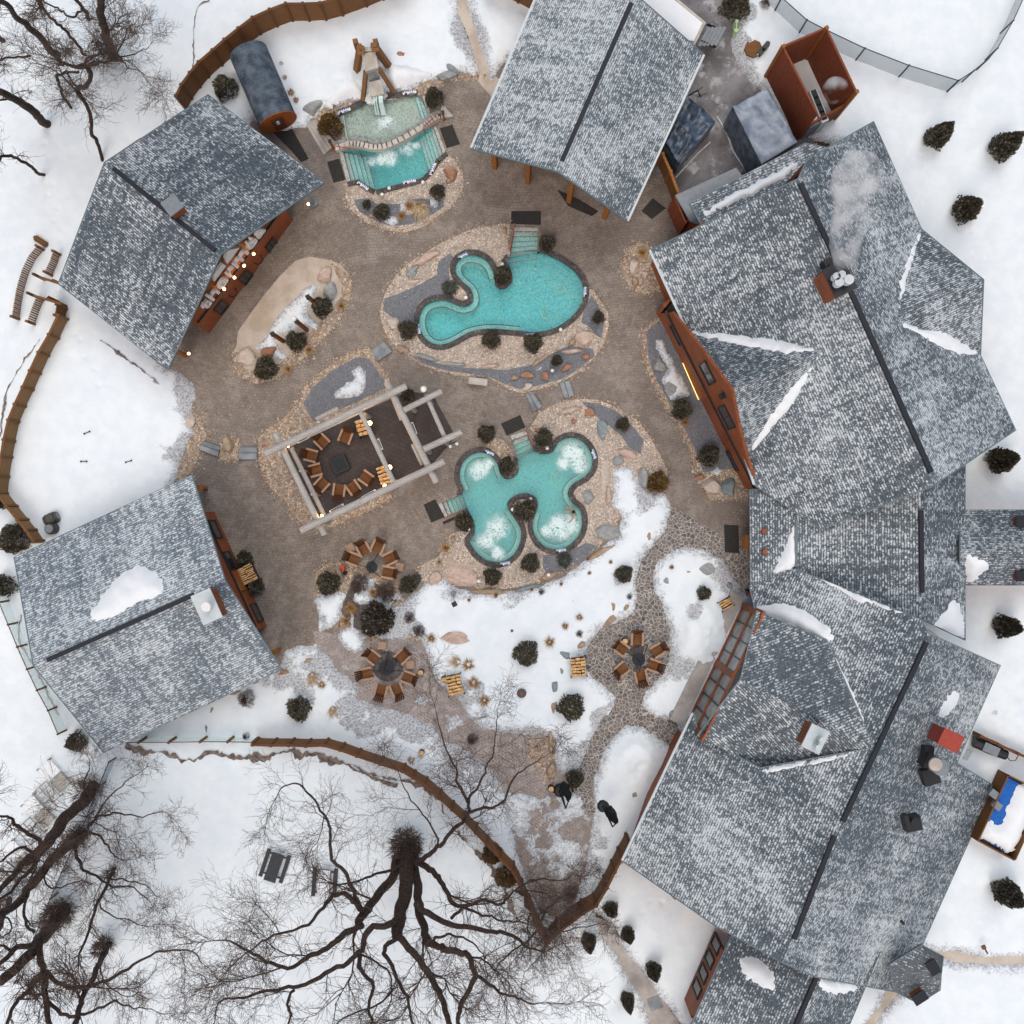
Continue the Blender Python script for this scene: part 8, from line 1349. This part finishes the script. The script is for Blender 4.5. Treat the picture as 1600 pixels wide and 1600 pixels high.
t = thing('canister', 'small bright red canister with a black round lid on the flat tan boulder', 'canister', (*P(535, 892)[:2], .2)); c = P(535, 890, .5); m = MB(); m.tube([(c.x, c.y + .12, .3), (c.x, c.y - .1, .3)], [.16, .13], 9); m.box((c.x - .02, c.y + .18, .36), (.2, .16, .14), .5); m.build('body', M['red'], t); m = MB(); m.cyl((c.x + .14, c.y - .22, .2), .12, .32, 14); m.build('lid', M['black'], t)
c = P(840, 1140, .2)
t = thing('stone_urn', 'small round dark planter ring in the snow above the bare tree', 'planter', (*P(815, 1083)[:2], 0)); c = P(815, 1083, .3); m = MB(); m.tube([(c.x, c.y, .1), (c.x, c.y, .35), (c.x, c.y, .5)], [.22, .3, .26], 14); m.build('bowl', M['greyw'], t); m = MB(); m.cyl((c.x, c.y, .48), .1, .05, 10); m.build('plug', M['amber'], t)
# ---------------- service yard ----------------
def tarp(name, label, pts, zt, mat, seams, zb=0, sag=.18, mat2='tarpd'):
    q = [P(*p, zt) for p in pts]; c = sum(q, Vector()) / 4; t = thing(name, label, 'covered stack', (c.x, c.y, 0)); m = MB(); n = 18; g = []
    for i in range(n + 1):
        for j in range(n + 1):
            a, b = i / n, j / n; p = q[0].lerp(q[1], a).lerp(q[3].lerp(q[2], a), b); e = min(a, 1 - a, b, 1 - b); z = float(fbm(np.array([p.x * 1.6]), np.array([p.y * 1.6]), 3, 2)[0]) * sag * 2 + (-.12 if e < .02 else 0)
            fold = sag * .5 * (abs(((a * 2.0) % 1) - .5) + abs(((b * 4.0) % 1) - .5)); g.append((p.x, p.y, zt + z + fold))
    m.add(g, [(i * (n + 1) + j, (i + 1) * (n + 1) + j, (i + 1) * (n + 1) + j + 1, i * (n + 1) + j + 1) for i in range(n) for j in range(n)]); top = m.build('cover_top', M[mat], t, smooth=True)
    m = MB()
    for i in range(4):
        a, b = q[i], q[(i + 1) % 4]; k = 14; r = random.Random(i)
        for j in range(k):
            u, v = a.lerp(b, j / k), a.lerp(b, (j + 1) / k); o0 = (u - c).normalized() * (.06 * (j % 2)); o1 = (v - c).normalized() * (.06 * ((j + 1) % 2)); m.add([(u.x + o0.x, u.y + o0.y, zb), (v.x + o1.x, v.y + o1.y, zb), (v.x, v.y, zt - .05), (u.x, u.y, zt - .05)], [(0, 1, 2, 3)])
    m.build('cover_side', M[mat2], t)
    return t
tarp('tarp_stack', 'large block under a grey blue quilted tarp in the yard', [(1145, 166), (1200, 137), (1246, 222), (1190, 256)], 3.0, 'tarp', 4)
tarp('tarp_stack', 'dark plastic sheeting bundle beside the right eave of the barn', [(1040, 226), (1075, 150), (1118, 190), (1062, 256)], 1.9, 'tarpd', 3, sag=.5)
m = MB(); m.tube([P(1120, 182, .05), P(1135, 205, .05), P(1145, 235, .05), P(1166, 268, .05)], .05, 5); m.tube([P(1110, 222, .05), P(1090, 240, .05), P(1055, 278, .05)], .05, 5); tag(m.build('plastic_hem', M['palemet']), 'pale folded plastic edges lying on the yard beside the sheeting', 'plastic sheet', kind='stuff')
# open topped timber enclosure with machinery
t = thing('plant_enclosure', 'tall rust brown boarded enclosure with open top behind the tarp block', 'enclosure', (*P(1270, 150)[:2], 0)); he = 4.2
cs = [P(1195, 122), P(1265, 62), P(1262, 62), P(1262, 62)]
e = [xy(P(1195, 122)), xy(P(1258, 95)), xy(P(1302, 188)), xy(P(1245, 220))]; 
for p, q in ((e[0], e[3]), (e[0], e[1]), (e[1], e[2])): wall(t, p, q, None, ztop=he, mat='ceds3', name='panel_wall', thick=.12)
wall(t, e[3], e[2], None, ztop=2.4, mat='ceds3', name='panel_wall', thick=.12)
for p in e[:3]: m = MB(); m.box((p[0], p[1], he / 2 + .1), (.2, .2, he + .3), .5); m.build('post', M['amber'], t)
m = MB(); m.prism([xy(P(1205, 128)), xy(P(1256, 100)), xy(P(1296, 184)), xy(P(1248, 212))], .01, .03); tag(m.build('enclosure_floor', M['yard']), kind='structure')
for x, y, lb in ((1240, 140, 'upper grey air unit inside the boarded enclosure'),): 
    t = thing('air_unit', lb, 'air conditioner', (*P(x, y)[:2], 0)); m = MB(); c = P(x, y, 1.3); m.box((c.x, c.y, .65), (1.0, .9, 1.3), -.45); m.build('casing', M['greymet'], t); m = MB(); m.cyl((c.x, c.y, 1.3), .36, .05, 18); m.build('fan', M['dark'], t); m = MB(); m.box((c.x, c.y, 1.38), (.95, .3, .06), -.45); m.build('snow_layer', M['drift'], t)
for a, b, wd, hh, lb, mt in (((1256, 150), (1274, 196), .7, 2.0, 'long grey duct unit in the boarded enclosure', 'greymet'), ((1270, 140), (1290, 190), .45, 2.2, 'long pale framed chiller in the boarded enclosure', 'palemet')):
    A_, B_ = P(*a, hh), P(*b, hh); t = thing('duct_unit', lb, 'machine', (*((A_ + B_) / 2)[:2], 0)); m = MB(); m.beam((A_.x, A_.y, hh * .5), (B_.x, B_.y, hh * .5), wd, hh); m.build('casing', M[mt], t); m = MB()
    for k in range(4): p = A_.lerp(B_, .15 + k * .22); m.box((p.x, p.y, hh + .03), (wd * .7, .55, .06), math.atan2((B_ - A_).y, (B_ - A_).x) + math.pi / 2)
    m.build('grille_set', M['vent'] if mt == 'palemet' else M['palemet'], t)
m = MB(); c = P(1100, 150, .9); t = thing('pipe_frame', 'dark bent metal frame with pale poles beside the barn eave', 'frame', (*P(1092, 148)[:2], 0)); m.tube([P(1075, 150, .9), P(1090, 141, .9), P(1095, 152, .9)], .06, 5); m.build('frame_tube', M['dark'], t); m = MB(); m.tube([P(1090, 151, .6), P(1104, 146, .6)], .035, 5); m.tube([P(1088, 143, .6), P(1098, 136, .6)], .035, 5); m.build('pole', M['fence'], t)
t = thing('water_tank', 'octagonal brown manhole cover on the dirty snow in the yard', 'cover', (*P(1177, 76)[:2], 0)); c = P(1177, 76, .5); m = MB(); m.cyl((c.x, c.y, 0), .56, .55, 8); m.build('lid', M['fence'], t); m = MB(); m.box(P(1192, 78, .5), (.3, .9, .5), -.7); m.box(P(1196, 74, .6), (.2, .5, .7), -.6); m.build('valve_box', M['dark'], t); m = MB(); m.box(P(1185, 84, .55), (.12, .35, .3), -.6); m.build('valve', M['greygreen'], t)
t = thing('gas_meter', 'small pale green meter pipes beside the dark shrub at the top of the yard', 'meter', (*P(1151, 38)[:2], 0)); m = MB(); c = P(1151, 34, .8); m.cyl((c.x, c.y, 0), .12, .9, 8); m.cyl((c.x, c.y - .45, 0), .14, .7, 8); m.tube([(c.x, c.y, .8), (c.x, c.y - .45, .7)], .05, 6); m.build('pipes', M['lime'], t)
t = fence('yard_fence', 'narrow brown board fence between the barn corner and the main lodge', [(1028, 258), (1040, 285), (1052, 318)], 2.0, mat='fence', post='amber', step=1.5)
t = thing('yard_gate', 'rust brown gate panel against the lodge north corner', 'gate', (*P(1060, 345)[:2], 0)); wall(t, xy(P(1043, 328)), xy(P(1060, 368)), None, ztop=2.6, mat='ceds3', name='panel_wall', thick=.1); wall(t, xy(P(1060, 366)), xy(P(1085, 350)), None, ztop=2.4, mat='ceds3', name='panel_wall', thick=.1)
# ---------------- east yard: blue tarp pen, grill ----------------
t = thing('tarp_pen', 'wooden pen holding a blue edged tarp heaped with snow at the right edge', 'pen', (*P(1555, 1275)[:2], 0)); pc = [xy(P(x, y)) for x, y in ((1510, 1300), (1566, 1330), (1612, 1228), (1556, 1200))]
for i in range(4): wall(t, pc[i], pc[(i + 1) % 4], None, ztop=1.6, mat='fence', name='side_wall', thick=.08)
m = MB(); m.prism([tuple(Vector(v)) for v in offset(pc, -.35)], .3, 1.2); m.build('tarp', M['blue'], t); drift([(1519, 1297), (1545, 1312), (1568, 1320), (1584, 1288), (1603, 1245), (1606, 1228), (1578, 1218), (1562, 1250), (1548, 1280), (1530, 1274)], None, .3, label='snow heap filling the blue tarp', base=1.22)
m = MB(); 
for x, y, a in ((1552, 1240, .9), (1557, 1258, .9)): m.box(P(x, y, 1.4), (.45, .55, .3), a)
t2 = m.build('grey_crate', M['greymet'], loc=P(1555, 1250)); tag(t2, 'two grey crates stacked end to end on the blue tarp', 'crates')
t = thing('grill', 'black barrel grill with a grey lid plate standing in the snow by the east fence', 'grill', (*P(1545, 1170)[:2], 0)); a, b = P(1522, 1160, .9), P(1572, 1180, .9); m = MB(); m.tube([a, a.lerp(b, .5), b], [.3, .34, .3], 12); m.build('body', M['dark'], t); m = MB(); m.box(P(1549, 1171, 1.25), (1.0, .55, .05), -.42); m.build('lid_plate', M['greymet'], t)
for f in (.1, .9): m = MB(); p = a.lerp(b, f); m.box((p.x, p.y, .4), (.08, .4, .8), -.42); m.build('leg', M['dark'], t)
m = MB(); m.tube([b + Vector((math.cos(k) * .35 + .35, math.sin(k) * .35, .1)) for k in (-3, -2, -1, 0, 1)], .03, 5); m.build('hoop_handle', M['dark'], t)
fence('board_fence', 'thin brown rail fence at the right edge beside the grill', [(1518, 1143), (1545, 1156), (1575, 1170), (1606, 1184)], 1.2, mat='fence', post='fence2')
slab('metal_plate', 'grey metal plate in the snow beside the restaurant east wall', 'plate', [(1508, 1168), (1516, 1172), (1508, 1186), (1500, 1183)], .3, .36, 'palemet'); slab('hatch_cover', 'dark grey square drain cover on the concrete path at the bottom', 'cover', zQ([(865, 1475), (925, 1455), (950, 1515), (885, 1540)]), .004, .03, 'stepst')
slab('gravel_heap', 'x', 'x', [(1, 1), (2, 1), (2, 2)], -9, -8.9, 'conc'); bpy.data.objects.remove(bpy.data.objects['gravel_heap'])
c = P(1540, 1510); t = thing('path_lamp', 'small brown path lamp beside the tan path at lower right', 'lamp', (*P(1537, 1479)[:2], 0)); m = MB(); a = P(1537, 1479, .2); b = P(1543, 1490, .9); m.tube([a, b], .05, 6); m.build('stem', M['fence2'], t); m = MB(); m.box(P(1537, 1480, .7), (.25, .2, .15), .4); m.build('lamp_head', M['fence'], t)
# ---------------- steam ----------------
def steam(path, label, rs, z0, z1):
    W = [P(x, y, z0 + (z1 - z0) * i / (len(path) - 1)) for i, (x, y) in enumerate(path)]; m = MB(); m.tube(W, rs, 12); o = m.build('steam', M['steam'], smooth=True); tag(o, label, 'steam', kind='stuff'); return o
steam([(1322, 440), (1322, 415), (1320, 385), (1328, 350), (1338, 320), (1342, 290), (1335, 255), (1325, 240)], 'white steam drifting from the lodge chimney', [.25, .6, .8, 1.0, 1.3, 1.5, 1.1, .3], 11.2, 14)
steam([(1285, 158), (1297, 148), (1306, 135), (1300, 125)], 'puff of steam over the boarded enclosure', [.2, .65, .7, .2], 4.8, 6.5)
steam([(1280, 218), (1300, 212), (1322, 210), (1338, 222)], 'faint steam over the north roof corner of the lodge', [.2, .5, .5, .2], 6.5, 7.5)
